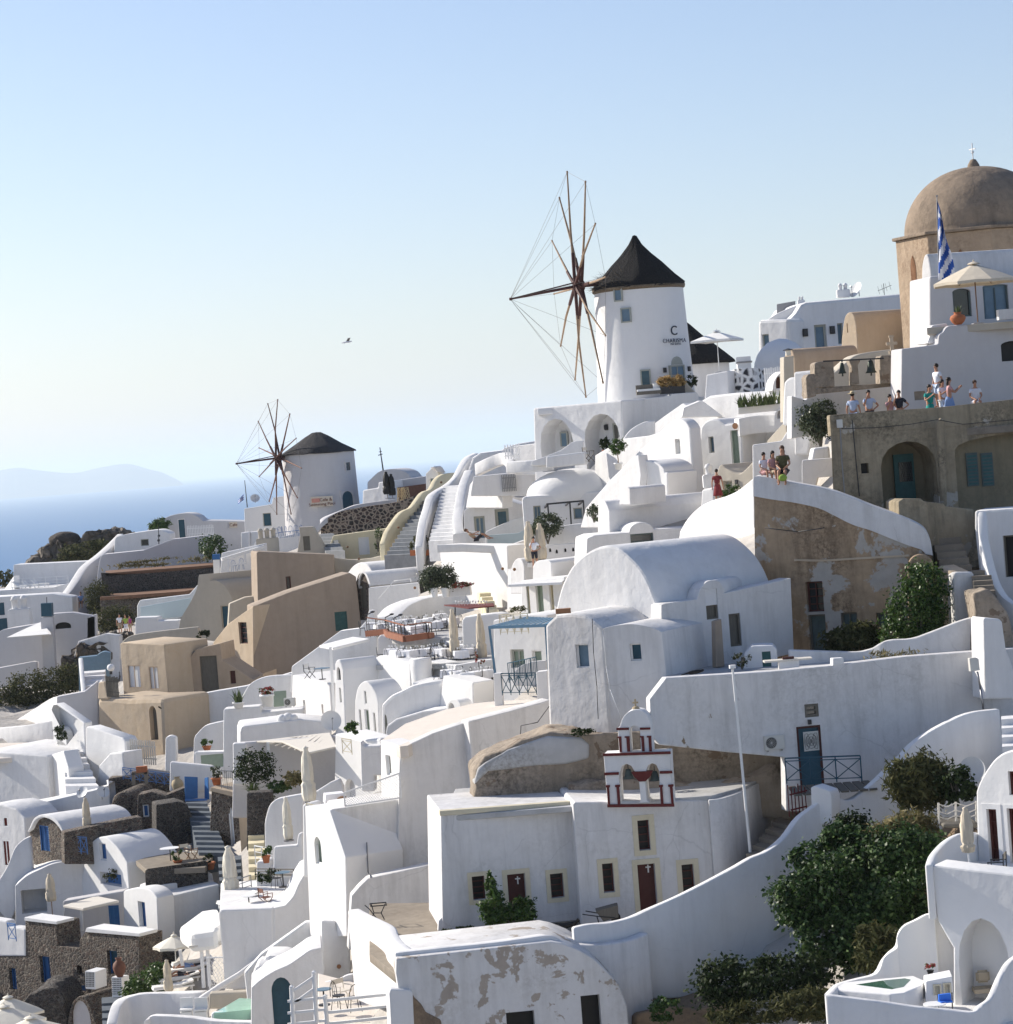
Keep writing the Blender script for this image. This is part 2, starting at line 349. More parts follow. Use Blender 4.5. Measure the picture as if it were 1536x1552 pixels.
class MB:
 def __init__(s):s.b=bmesh.new()
 def quad(s,*ps):
  vs=[s.b.verts.new(p)for p in ps];return s.b.faces.new(vs)
 def box(s,c,d,rz=0.0,rot=None):
  c=Vector(c);mt=rot if rot is not None else Matrix.Rotation(rz,3,'Z')
  v=[s.b.verts.new(c+mt@Vector((x*d[0]/2,y*d[1]/2,z*d[2]/2)))for x in(-1,1)for y in(-1,1)for z in(-1,1)]
  for q in((0,1,3,2),(4,6,7,5),(0,4,5,1),(2,3,7,6),(0,2,6,4),(1,5,7,3)):s.b.faces.new([v[i]for i in q])
  return s
 def obox(s,o,ux,uy,uz):
  """box from corner o and three edge vectors"""
  o=Vector(o);v=[s.b.verts.new(o+ux*a+uy*b+uz*c)for a in(0,1)for b in(0,1)for c in(0,1)]
  for q in((0,1,3,2),(4,6,7,5),(0,4,5,1),(2,3,7,6),(0,2,6,4),(1,5,7,3)):s.b.faces.new([v[i]for i in q])
  return s
 def cyl(s,a,b,r1,r2=None,n=8,caps=True):
  a=Vector(a);b=Vector(b);r2=r1 if r2 is None else r2
  d=(b-a).normalized();x=d.orthogonal().normalized();y=d.cross(x)
  A=[s.b.verts.new(a+(x*math.cos(t)+y*math.sin(t))*r1)for t in[2*math.pi*i/n for i in range(n)]]
  B=[s.b.verts.new(b+(x*math.cos(t)+y*math.sin(t))*r2)for t in[2*math.pi*i/n for i in range(n)]]
  for i in range(n):s.b.faces.new((A[i],A[(i+1)%n],B[(i+1)%n],B[i]))
  if caps:s.b.faces.new(A[::-1]);s.b.faces.new(B)
  return s
 def bar(s,a,b,w,h=None):
  a=Vector(a);b=Vector(b);h=h or w;d=(b-a);L=d.length;d.normalize()
  up=Vector((0,0,1));x=d.cross(up)
  if x.length<1e-3:x=Vector((1,0,0))
  x.normalize();z=x.cross(d)
  return s.obox(a-x*w/2-z*h/2,x*w,d*L,z*h)
 def tube(s,pts,r,n=6):
  for i in range(len(pts)-1):s.cyl(pts[i],pts[i+1],r if not hasattr(r,'__len__')else r[i],r if not hasattr(r,'__len__')else r[i+1],n)
  return s
 def lathe(s,prof,n=20,c=(0,0,0),jit=None):
  c=Vector(c);rings=[]
  for r,z in prof:
   if r<1e-4:rings.append([s.b.verts.new(c+Vector((0,0,z)))])
   else:rings.append([s.b.verts.new(c+Vector((r*math.cos(2*math.pi*i/n),r*math.sin(2*math.pi*i/n),z)))for i in range(n)])
  for A,B in zip(rings,rings[1:]):
   if len(A)==1 and len(B)==1:continue
   for i in range(n):
    j=(i+1)%n
    if len(A)==1:s.b.faces.new((A[0],B[j],B[i]))
    elif len(B)==1:s.b.faces.new((A[i],A[j],B[0]))
    else:s.b.faces.new((A[i],A[j],B[j],B[i]))
  return s
 def ball(s,c,r,sub=2,jit=0.0,seed=0):
  b2=bmesh.ops.create_icosphere(s.b,subdivisions=sub,radius=1.0)
  rr=r if hasattr(r,'__len__')else(r,r,r);rnd=random.Random(seed)
  for v in b2['verts']:
   k=1+rnd.uniform(-jit,jit);v.co=Vector((v.co.x*rr[0]*k+c[0],v.co.y*rr[1]*k+c[1],v.co.z*rr[2]*k+c[2]))
  return s
 def end(s,name,mat,parent=None,smooth=None,origin=None):
  return link(name,s.b,mat,parent,origin,smooth)

def prism(front,ext,bev=0.0,seg=2,holes=None):
 """closed solid from the ring 'front' pushed along ext; edges over 40 degrees bevelled; holes: [(ring, depth)] cut into the front"""
 ext=Vector(ext);b=bmesh.new()
 # drop duplicates
 ring=[front[0]]
 for p in front[1:]:
  if(p-ring[-1]).length>0.012:ring.append(p)
 if(ring[0]-ring[-1]).length<0.012:ring.pop()
 n=len(ring)
 fv=[b.verts.new(p)for p in ring];bv=[b.verts.new(p+ext)for p in ring]
 ff=b.faces.new(fv);bf=b.faces.new(bv[::-1]);sf=[]
 for i in range(n):sf.append(b.faces.new((fv[(i+1)%n],fv[i],bv[i],bv[(i+1)%n])))
 b.normal_update()
 if ff.normal.dot(ext)>0:
  for f in b.faces:f.normal_flip()
 b.normal_update()
 for i in range(n):
  a=sf[i].normal.angle(sf[i-1].normal,0);c=sf[i].normal.angle(sf[(i+1)%n].normal,0)
  sf[i].smooth=(R(0.3)<a<R(38))or(R(0.3)<c<R(38))
 fn=ff.normal.copy()
 if bev>0:
  es=[e for e in b.edges if len(e.link_faces)==2 and e.calc_face_angle(0)>R(40)]
  try:bmesh.ops.bevel(b,geom=es,offset=bev,segments=seg,profile=0.5,affect='EDGES',clamp_overlap=True)
  except Exception:pass
 if holes:
  b.normal_update();b.faces.ensure_lookup_table()
  cand=[f for f in b.faces if f.normal.dot(fn)>0.999]
  f=max(cand,key=lambda q:q.calc_area());ov=list(f.verts);o0=ov[0].co.copy()
  b.faces.remove(f)
  loops=[ov]
  back=-fn
  for hr,dep in holes:
   # put the ring on the face's plane
   hv=[b.verts.new(p-fn*(p-o0).dot(fn))for p in hr];loops.append(hv)
   inn=[b.verts.new(v.co+back*dep)for v in hv]
   for i in range(len(hv)):
    j=(i+1)%len(hv)
    q=b.faces.new((hv[i],hv[j],inn[j],inn[i]));cen=sum((v.co for v in hv),Vector())/len(hv)
    q.normal_update()
    if q.normal.dot(cen-q.calc_center_median())<0:q.normal_flip()
  tris=tessellate_polygon([[v.co for v in L]for L in loops]);flat=[v for L in loops for v in L]
  for t in tris:
   try:q=b.faces.new([flat[i]for i in t])
   except ValueError:continue
   q.normal_update()
   if q.normal.dot(fn)<0:q.normal_flip()
 for e in b.edges:
  if len(e.link_faces)==2 and e.calc_face_angle(0)>R(50):e.smooth=False
 return b
def rect(V,x0,y0,x1,y1,arch=0.0,n=8):
 u0,z1=V.uz(x0,y0);u1,z0=V.uz(x1,y1)
 if arch<=0:return[V.w(u0,z0),V.w(u1,z0),V.w(u1,z1),V.w(u0,z1)],(u0,z0,u1,z1)
 h=(z1-z0)*arch;c=(u0+u1)/2;hw=(u1-u0)/2
 ring=[V.w(u0,z0),V.w(u1,z0)]+[V.w(c+hw*math.cos(t),z1-h+h*math.sin(t))for t in[math.pi*i/n for i in range(n+1)]]
 return ring,(u0,z0,u1,z1)
class O:
 """an opening in a wall: corners in the picture, pane material, frame material, style"""
 def __init__(s,kind,x0,y0,x1,y1,mat,frame=None,dep=0.25,arch=0.0,style='',surround=None,sw=0.18,label=None,fw=0.07):
  s.__dict__.update(locals())
def ext_of(V,outline,ext):
 if isinstance(ext,(int,float)):return-V.n*ext
 if isinstance(ext,Vector):return ext
 k=ext[0]
 if k=='x':      # ('x', ax, ay, bx [, az]) : from picture point a, back along -n (or azimuth az) until column bx
  dv=-V.n if len(ext)<5 else-hdir(ext[4])
  return dv*reach(V.at(ext[1],ext[2]),dv,ext[3])
 if k=='to':     # ('to', a, b): a on the plane, b the same height further back
  a=V.at(*ext[1]);b=Q(ext[2][0],ext[2][1],a.z);return b-a
 if k=='dir':return-hdir(ext[1])*ext[2]
def fittings(V,openings,par):
 for o in openings:
  if o.kind in('arch','niche'):
   ring,(u0,z0,u1,z1)=rect(V,o.x0,o.y0,o.x1,o.y1,o.arch)
   b=bmesh.new();vs=[b.verts.new(p-V.n*(o.dep-0.004))for p in ring];f=b.faces.new(vs);f.normal_update()
   if f.normal.dot(V.n)<0:f.normal_flip()
   r=bmesh.ops.extrude_face_region(b,geom=[f]);bmesh.ops.translate(b,verts=[g for g in r['geom']if isinstance(g,bmesh.types.BMVert)],vec=-V.n*0.05)
   link('alcove_wall' if o.kind=='arch' else 'niche',b,o.mat,par)
   continue
  ring,(u0,z0,u1,z1)=rect(V,o.x0,o.y0,o.x1,o.y1,o.arch)
  w_,h_=u1-u0,z1-z0;dp=o.dep
  c=Vector((0,0,0))
  b=bmesh.new();vs=[b.verts.new(p-V.n*(dp-0.004))for p in ring];f=b.faces.new(vs);f.normal_update()
  if f.normal.dot(V.n)<0:f.normal_flip()
  r=bmesh.ops.extrude_face_region(b,geom=[f]);bmesh.ops.translate(b,verts=[g for g in r['geom']if isinstance(g,bmesh.types.BMVert)],vec=-V.n*0.05)
  pane=link(o.kind,b,o.mat,par)
  if o.label:pane['label']=o.label
  if o.frame:
   fw=min(o.fw,w_*.2);mb=MB();o_=dp-0.05
   top=z1 if not o.arch else z1-h_*o.arch
   def bx(a,bb,cc,dd,t=0.045):
    mb.obox(V.w(a,bb,-o_),V.u*(cc-a),Vector((0,0,dd-bb)),V.n*t)
   bx(u0,z0,u0+fw,top);bx(u1-fw,z0,u1,top)
   if not o.arch:bx(u0+fw,z1-fw,u1-fw,z1)
   if 'window' in o.kind:bx(u0+fw,z0,u1-fw,z0+fw)
   if 'm' in o.style:bx((u0+u1)/2-fw*.35,z0+fw,(u0+u1)/2+fw*.35,top-fw,0.04)
   if 'h' in o.style:bx(u0+fw,(z0+top)/2-fw*.3,u1-fw,(z0+top)/2+fw*.3,0.035)
   if 'g' in o.style:
    for k in(1,2,3):zz=z0+(top-z0)*k/4;bx(u0+fw,zz-.02,u1-fw,zz+.02,0.03)
   mb.end('frame',o.frame,pane)
  if 'b' in o.style:      # boards / louvres
   mb=MB();k=int(h_/0.11)
   for i in range(k):
    zz=z0+h_*(i+.5)/k;mb.obox(V.w(u0+.06,zz-.03,-dp+0.012),V.u*(w_-.12),Vector((0,0,.05)),V.n*.02)
   mb.end('louvres',o.mat,pane)
  if 'p' in o.style:      # panelled door
   mb=MB()
   for a,bb in((.12,.46),(.54,.88)):
    for c0,c1 in((.06,.44),(.50,.92)):
     mb.obox(V.w(u0+w_*a,z0+h_*c0,-dp+0.006),V.u*w_*(bb-a),Vector((0,0,h_*(c1-c0))),V.n*.02)
   mb.end('panels',o.mat,pane)
  if 'k' in o.style:
   MB().ball(V.w(u1-w_*.15,z0+h_*.47,-dp+.08),0.035,1).end('handle','metal',pane)
  if o.surround:
   s_=o.sw;mb=MB();t=0.03
   def bx2(a,bb,cc,dd):mb.obox(V.w(a,bb,0.002),V.u*(cc-a),Vector((0,0,dd-bb)),V.n*t)
   bx2(u0-s_,z0-(s_ if 'window' in o.kind else 0),u0,z1+s_);bx2(u1,z0-(s_ if 'window' in o.kind else 0),u1+s_,z1+s_)
   bx2(u0,z1,u1,z1+s_)
   if 'window' in o.kind:bx2(u0,z0-s_,u1,z0)
   mb.end('surround',o.surround,pane)
def house(name,label,cat,V,outline,ext,mat='white',op=(),bev=0.09,group=None,par=None,part='wall'):
 """a thing (Empty) with a wall solid and its fittings, or one more wall of the thing par"""
 pts=[V.at(*p)for p in outline];e=ext_of(V,outline,ext)
 if par is None:
  lo=min(pts,key=lambda p:p.z);base=sum(pts,Vector())/len(pts);base.z=lo.z
  if op or label is None or name.endswith(('house','building','chapel','church')):rt=root(name,label,cat,base,group)
  else:rt=None
 else:rt=par
 hs=[(rect(V,o.x0,o.y0,o.x1,o.y1,o.arch)[0],o.dep)for o in op]
 b=prism(pts,e,bev,2,hs)
 if rt is None:
  o=link(name,b,mat,None,base);return tag(o,label,cat,group)
 link(part,b,mat,rt)
 fittings(V,op,rt)
 return rt
def wall(name,label,cat,pts,drop,thick,mat='white',bev=0.07,group=None,par=None,smoothn=4,side=1,off=None,zmin=None,part='wall'):
 """a wall along a curve: pts = [(x, y_top, distance)], drop metres down (or list), thick metres"""
 q=sp(*pts,n=smoothn)if smoothn>1 else pts
 top=[P(*p)for p in q];n=len(top)
 if hasattr(drop,'__len__'):
  dr=np.interp(np.linspace(0,len(drop)-1,n),range(len(drop)),drop)
 else:dr=[drop]*n
 b=bmesh.new();rings=[]
 for i,p in enumerate(top):
  t=(top[min(i+1,n-1)]-top[max(i-1,0)]);t.z=0
  if t.length<1e-5:t=Vector((1,0,0))
  t.normalize();nr=Vector((-t.y,t.x,0))*side if off is None else Vector(off)
  z0=p.z-dr[i]if zmin is None else zmin
  a=p.copy();c=p+nr*thick;d_=Vector((c.x,c.y,z0));e_=Vector((a.x,a.y,z0))
  rings.append([b.verts.new(v)for v in(a,c,d_,e_)])
 for A,B in zip(rings,rings[1:]):
  for i in range(4):b.faces.new((A[i],A[(i+1)%4],B[(i+1)%4],B[i]))
 b.faces.new(rings[0]);b.faces.new(rings[-1][::-1])
 bmesh.ops.recalc_face_normals(b,faces=b.faces)
 if bev:
  es=[e for e in b.edges if e.calc_face_angle(0)>R(50)]
  try:bmesh.ops.bevel(b,geom=es,offset=bev,segments=2,profile=.5,affect='EDGES',clamp_overlap=True)
  except Exception:pass
 if par is not None:return link(part,b,mat,par,smooth=45)
 mid=top[n//2].copy();mid.z-=dr[n//2]
 o=link(name,b,mat,None,mid,smooth=45);return tag(o,label,cat,group)
def slab(name,label,cat,poly,ref,th=0.3,mat='roof_top',bev=0.03,group=None,par=None,kind=None,z=None,part=None):
 """a level slab: outline in the picture, all at the height of ref=(x, y, distance)"""
 z=P(*ref).z if z is None else z
 pts=[Q(x,y,z)for x,y in poly]
 b=prism(pts,Vector((0,0,-th)),bev)
 if par is not None:return link(part or name,b,mat,par)
 c=sum(pts,Vector())/len(pts);c.z-=th
 return tag(link(name,b,mat,None,c),label,cat,group,kind)
def PX(x,d,z):
 """world point at picture column x, distance d and height z"""
 y=700.0
 for _ in range(6):
  p=P(x,y,d);y+=(p.z-z)*F/d
 return Vector((P(x,y,d).x,d,z))
def deck(name,label,cat,poly,z,th=0.3,mat='roof_top',bev=0.03,group=None,par=None,part=None):
 """a level slab given by picture column and distance"""
 z=P(*z).z if hasattr(z,'__len__')else z
 pts=[PX(x,d,z)for x,d in poly];b=prism(pts,Vector((0,0,-th)),bev)
 if par is not None:return link(part or name,b,mat,par)
 c=sum(pts,Vector())/len(pts);c.z-=th
 return tag(link(name,b,mat,None,c),label,cat,group)
def stairs(name,label,bl,br,tl,tr,n,mat='step_grey',under=1.5,group=None,nose=None,cat='staircase',par=None):
 """a flight from the bottom edge bl-br to the top edge tl-tr, each (x, y, distance)"""
 a,b_,c,d=P(*bl),P(*br),P(*tl),P(*tr);z0,z1=(a.z+b_.z)/2,(c.z+d.z)/2
 m1,m2=MB(),MB()
 for i in range(n):
  t0,t1=i/n,(i+1)/n
  zt=z0+(z1-z0)*(i+1)/n
  L0,L1=a.lerp(c,t0),a.lerp(c,t1+.25/n);R0,R1=b_.lerp(d,t0),b_.lerp(d,t1+.25/n)
  zb=zt-(z1-z0)/n-under
  up=[Vector((v.x,v.y,zt))for v in(L0,R0,R1,L1)];dn=[Vector((v.x,v.y,zb))for v in(L0,R0,R1,L1)]
  vs=[m1.b.verts.new(v)for v in up+dn]
  for q in((0,1,2,3),(7,6,5,4),(0,4,5,1),(1,5,6,2),(2,6,7,3),(3,7,4,0)):m1.b.faces.new([vs[k]for k in q])
  if nose:
   f=(L0-L1);f.z=0;f.normalize();up2=[v+Vector((0,0,.012))for v in up]
   k0=[up2[0]+f*.03,up2[1]+f*.03,up2[1].lerp(up2[2],.3),up2[0].lerp(up2[3],.3)]
   vs=[m2.b.verts.new(v)for v in k0+[v-Vector((0,0,.05))for v in k0]]
   for q in((0,1,2,3),(7,6,5,4),(0,4,5,1),(1,5,6,2),(2,6,7,3),(3,7,4,0)):m2.b.faces.new([vs[k]for k in q])
 bmesh.ops.recalc_face_normals(m1.b,faces=m1.b.faces)
 if par is not None:
  m1.end('steps',mat,par);m2.b.free();return par
 if nose:
  bmesh.ops.recalc_face_normals(m2.b,faces=m2.b.faces)
  rt=root(name,label,cat,(a+b_)/2,group);m1.end('steps',mat,rt);m2.end('nosing',nose,rt);return rt
 m2.b.free();o=m1.end(name,mat,None,origin=(a+b_)/2);return tag(o,label,cat,group)
# ---------------------------------------------------------------- foliage
def leaves(name,mat,parent,blobs,n,ls=0.08,seed=0,up=0.3,long=1.6,origin=None,hang=0.0):
 """n leaf faces in clumps spread through the ellipsoids blobs = [(centre, (rx, ry, rz))]"""
 rg=np.random.default_rng(seed);vol=np.array([b[1][0]*b[1][1]*b[1][2]for b in blobs])**0.8;vol/=vol.sum()
 P_,D_=[],[]
 for(c,r),v in zip(blobs,vol):
  k=max(8,int(n*v));nc=max(6,k//38)
  d=rg.normal(size=(nc,3));d/=np.linalg.norm(d,axis=1)[:,None]
  rad=rg.uniform(0.45,1.0,nc)**0.6;cc=d*rad[:,None]
  cs=rg.uniform(0.08,0.24,nc)
  idx=rg.integers(0,nc,k);off=rg.normal(size=(k,3))*cs[idx][:,None]
  p=(cc[idx]+off);P_.append(p*np.array(r)+np.array(c));dd=p/(np.linalg.norm(p,axis=1)[:,None]+1e-6);D_.append(dd)
 p=np.concatenate(P_);dd=np.concatenate(D_);k=len(p)
 nr=dd*0.5+rg.normal(size=(k,3))*0.6;nr[:,2]+=up;nr/=np.linalg.norm(nr,axis=1)[:,None]
 t=rg.normal(size=(k,3));t[:,2]-=hang;t-=nr*(t*nr).sum(1)[:,None];t/=np.linalg.norm(t,axis=1)[:,None]
 s=np.cross(nr,t);sz=ls*rg.uniform(0.6,1.35,k)[:,None]
 V=np.stack([p-t*sz*long*.5,p+s*sz*.5-nr*sz*.12,p+t*sz*long*.5,p-s*sz*.5-nr*sz*.12],1).reshape(-1,3)
 off=np.array(parent['_o'])if parent is not None else(np.array(origin)if origin is not None else np.zeros(3))
 V=V-off
 me=bpy.data.meshes.new(name);me.vertices.add(4*k);me.vertices.foreach_set('co',V.astype('f').ravel())
 me.loops.add(4*k);me.loops.foreach_set('vertex_index',np.arange(4*k,dtype='i'))
 me.polygons.add(k);me.polygons.foreach_set('loop_start',np.arange(0,4*k,4,dtype='i'));me.polygons.foreach_set('loop_total',np.full(k,4,'i'))
 me.update();me.validate();me.materials.append(M[mat])
 o=bpy.data.objects.new(name,me);COL.objects.link(o);o['_o']=[float(v)for v in off]
 if parent is not None:o.parent=parent
 else:o.location=off
 return o
def blades(name,mat,parent,c,r,n,L,wd=0.03,seed=0,spread=0.7,droop=0.3,line=None):
 """grass or agave blades from a base (or along a line)"""
 rg=random.Random(seed);mb=MB();c=Vector(c)
 for i in range(n):
  b=c+Vector((rg.uniform(-r,r),rg.uniform(-r,r),0))if line is None else Vector(line[0]).lerp(Vector(line[1]),rg.random())+Vector((rg.uniform(-r,r),rg.uniform(-r,r),0))
  a=rg.uniform(0,6.28);k=rg.uniform(0.1,1)*spread;l=L*rg.uniform(.6,1.1)
  d=Vector((math.cos(a)*k,math.sin(a)*k,1)).normalized();s=Vector((-math.sin(a),math.cos(a),0))*wd/2
  m_=b+d*l*.55;t=b+d*l*.95+Vector((math.cos(a),math.sin(a),0))*l*droop*k-Vector((0,0,droop*l*k*.6))
  v=[mb.b.verts.new(q)for q in(b-s,b+s,m_+s,m_-s,t)]
  mb.b.faces.new(v[:4]);mb.b.faces.new((v[3],v[2],v[4]))
 return mb.end(name,mat,parent)
def bush(name,label,cat,c,r,n=1500,mat='leaf_dark',ls=0.09,seed=1,group=None,stem=True,blobs=None,up=0.3,long=1.6,stemmat='wood_grey',hang=0):
 c=Vector(c);rt=root(name,label,cat,c-Vector((0,0,r[2])),group)
 bl=blobs or[(c,r)]
 leaves('foliage',mat,rt,bl,n,ls,seed,up,long,hang=hang)
 if stem:
  mb=MB();rg=random.Random(seed);b0=c-Vector((0,0,r[2]*1.15))
  for k in range(5):
   mb.cyl(b0,c+Vector((rg.uniform(-.5,.5)*r[0],rg.uniform(-.5,.5)*r[1],rg.uniform(-.1,.5)*r[2])),0.03+.02*r[2],0.012,5)
  mb.end('stem',stemmat,rt)
 return rt
def pot_bm(r,h,rim=True):
 mb=MB();mb.lathe([(0,0),(r*.68,0),(r*.95,h*.82),(r*1.06,h*.82),(r*1.06,h),(r*.9,h),(r*.86,h*.9),(0,h*.9)],14);return mb
def potted(label,loc,r=0.22,h=0.35,fr=(0.35,0.35,0.4),mat='leaf_green',n=350,ls=0.08,pot='terracotta',seed=3,group=None,name='potted_plant',style='leaf',cat='plant',L=0.7):
 rt=root(name,label,cat,(0,0,0),group,world=False)
 pot_bm(r,h).end('pot',pot,rt,smooth=40)
 if style=='leaf':leaves('foliage',mat,rt,[((0,0,h+fr[2]*.85),fr)],n,ls,seed)
 else:blades('foliage',mat,rt,(0,0,h*.9),r*.6,n,L,ls,seed,1.0 if style=='spiky' else.75)
 return put(rt,loc)
def topiary(label,loc,h=2.0,r=0.45,mat='leaf_green',pot='white_paint',n=1400,group=None):
 rt=root('topiary_tree',label,'tree',(0,0,0),group,world=False)
 pot_bm(.24,.4).end('pot',pot,rt,smooth=40)
 MB().tube([(0,0,.3),(.02,0,h*.4),(0,.02,h-r)],(.035,.03,.022)).end('trunk','wood',rt)
 leaves('crown',mat,rt,[((0,0,h-r*.3),(r,r,r*.85))],n,.07,4);return put(rt,loc)
# ---------------------------------------------------------------- furniture and fittings
def umbrella_closed(label,loc,h=2.6,ch=1.9,r=0.2,mat='canvas',group=None,pole='wood',lean=0.0,seed=0,tie=0.35):
 rt=root('closed_parasol',label,'parasol',(0,0,0),group,world=False)
 MB().cyl((0,0,0),(0,0,h),.025).end('pole',pole,rt)
 MB().lathe([(0,0),(.25,0),(.25,.06),(.05,.1),(0,.1)],12).end('base','metal',rt)
 z0=h-ch;b=bmesh.new();nn=24;rings=[]
 prof=[(0.0,.75),(.12,.95),(tie-.05,1.0),(tie,.72),(tie+.05,.82),(.6,.85),(.8,.62),(.93,.35),(.97,.45),(1.0,.05)]
 rg=random.Random(seed)
 for t,k in prof:
  ring=[]
  for i in range(nn):
   a=2*math.pi*i/nn;fold=1+.22*math.cos(8*a+t*5)*(1 if t<.9 else.2)+rg.uniform(-.05,.05)
   ring.append(b.verts.new((r*k*fold*math.cos(a),r*k*fold*math.sin(a),z0+ch*t)))
  rings.append(ring)
 for A,B in zip(rings,rings[1:]):
  for i in range(nn):b.faces.new((A[i],A[(i+1)%nn],B[(i+1)%nn],B[i]))
 b.faces.new(rings[0][::-1]);b.faces.new(rings[-1])
 can=link('canopy',b,mat,rt,smooth=60)
 MB().lathe([(r*.77,z0+ch*(tie-.02)),(r*.80,z0+ch*(tie-.02)),(r*.80,z0+ch*(tie+.02)),(r*.77,z0+ch*(tie+.02))],16).end('strap',mat,can,smooth=60)
 put(rt,loc);return rt
def umbrella_open(label,loc,h=2.5,r=1.4,drop=0.5,sides=8,mat='canvas_light',group=None,pole='white_paint',rz=20,vent=True,tilt=0.0,val=0.12):
 rt=root('open_parasol',label,'parasol',(0,0,0),group,world=False)
 MB().cyl((0,0,0),(0,0,h),.028).end('pole',pole,rt)
 MB().lathe([(0,0),(.28,0),(.28,.07),(.05,.12),(0,.12)],12).end('base','metal',rt)
 b=bmesh.new();ns=sides*2;top=b.verts.new((0,0,h+.02));rings=[]
 for t in(.35,.7,1.0,1.001):
  ring=[]
  for i in range(ns):
   a=2*math.pi*i/ns;corner=i%2==0
   rr=r*t*(1 if corner else math.cos(math.pi/sides)*.985)
   z=h-drop*t**1.15+(0 if corner else.03*t)-(val if t>1 else 0)
   ring.append(b.verts.new((rr*math.cos(a),rr*math.sin(a),z)))
  rings.append(ring)
 for i in range(ns):b.faces.new((top,rings[0][i],rings[0][(i+1)%ns]))
 for A,B in zip(rings,rings[1:]):
  for i in range(ns):b.faces.new((A[i],B[i],B[(i+1)%ns],A[(i+1)%ns]))
 bmesh.ops.recalc_face_normals(b,faces=b.faces)
 r_=bmesh.ops.solidify(b,geom=b.faces[:],thickness=0.012)
 link('canopy',b,mat,rt)
 mb=MB()
 for i in range(sides):
  a=2*math.pi*i/sides;mb.cyl((0,0,h-.06),(r*.97*math.cos(a),r*.97*math.sin(a),h-drop-.035),.012,n=4)
 mb.end('ribs',pole,rt)
 if vent:MB().lathe([(r*.16,h-.0),(r*.12,h+.05),(0,h+.12)],10).ball((0,0,h+.15),.045,1).end('vent_cap',mat,rt,smooth=50)
 put(rt,loc,rz);rt.rotation_euler=(R(tilt),0,R(rz));return rt
def railing(name,label,a,b,h=0.9,mat='blue_rail',style='x',n=3,group=None,par=None,cat='railing',post=0.045,bars=0.03,low=0.12):
 """railing between world points a and b; x = crossed diagonals, v = uprights, h = horizontal bars"""
 a=Vector(a);b=Vector(b);mb=MB();up=Vector((0,0,1))
 mb.bar(a+up*h,b+up*h,post,post)
 mb.bar(a+up*low,b+up*low,bars,bars)
 for i in range(n+1):
  p=a.lerp(b,i/n);mb.bar(p,p+up*(h-.0),post*.9)
  if i<n:
   q=a.lerp(b,(i+1)/n)
   if style=='x':
    mb.bar(p+up*low,q+up*(h-.1),bars);mb.bar(p+up*(h-.1),q+up*low,bars)
    mb.bar(p+up*(h-.1),q+up*(h-.1),bars)
 if style=='v':
  L=(b-a).length;k=max(2,int(L/.13))
  for i in range(1,k):p=a.lerp(b,i/k);mb.bar(p+up*low,p+up*h,bars*.7)
 if style=='h':
  for t in(.4,.7):mb.bar(a+up*h*t,b+up*h*t,bars)
 if par is not None:return mb.end(name,mat,par)
 return tag(mb.end(name,mat,None,origin=a.lerp(b,.5)),label,cat,group)
def picket(label,a,b,h=1.0,mat='white_paint',w=0.08,gap=0.07,group=None,name='picket_fence',cat='fence',tops=None):
 a=Vector(a);b=Vector(b);rt=root(name,label,cat,a.lerp(b,.5),group)
 L=(b-a).length;k=int(L/(w+gap));d=(b-a).normalized();up=Vector((0,0,1));rg=random.Random(k)
 mb=MB()
 for i in range(k):
  p=a+d*((i+.5)*L/k);hh=h*(1+rg.uniform(-.03,.03));mb.bar(p,p+up*hh,w,.025)
 mb.end('pickets',mat,rt)
 nr=d.cross(up)*.03
 [MB().bar(a+up*h*t-nr,b+up*h*t-nr,.04,.07).end('rail',mat,rt)for t in(.25,.75)]
 return rt
def ac_unit(label,loc,rz=0,s=1.0,group=None):
 rt=root('air_conditioner',label,'air conditioner',(0,0,0),group,world=False)
 b=bmesh.new();bmesh.ops.create_cube(b,size=1);bmesh.ops.scale(b,verts=b.verts,vec=(.85,.32,.6));bmesh.ops.translate(b,verts=b.verts,vec=(0,0,.35))
 bmesh.ops.bevel(b,geom=b.edges[:],offset=.025,segments=2,affect='EDGES');link('casing',b,'plastic',rt)
 g=MB();g.cyl((-.14,-.165,.35),(-.14,-.172,.35),.23,n=24);f=g.end('fan_opening','dark',rt)
 g=MB()
 for k in range(4):g.lathe([(.06+.05*k,0),(.068+.05*k,0),(.068+.05*k,.006)],20)
 for i in range(8):
  a=math.pi*i/8;g.cyl((-.22*math.cos(a),-.22*math.sin(a),0.003),(.22*math.cos(a),.22*math.sin(a),0.003),.004,n=4)
 bmesh.ops.rotate(g.b,verts=g.b.verts,cent=(0,0,0),matrix=Matrix.Rotation(math.pi/2,3,'X'));bmesh.ops.translate(g.b,verts=g.b.verts,vec=(-.14,-.18,.35))
 g.end('grille','plastic',f)
 MB().box((-.3,0,.02),(.06,.3,.05)).box((.3,0,.02),(.06,.3,.05)).end('feet','metal',rt)
 return put(rt,loc,rz,s)
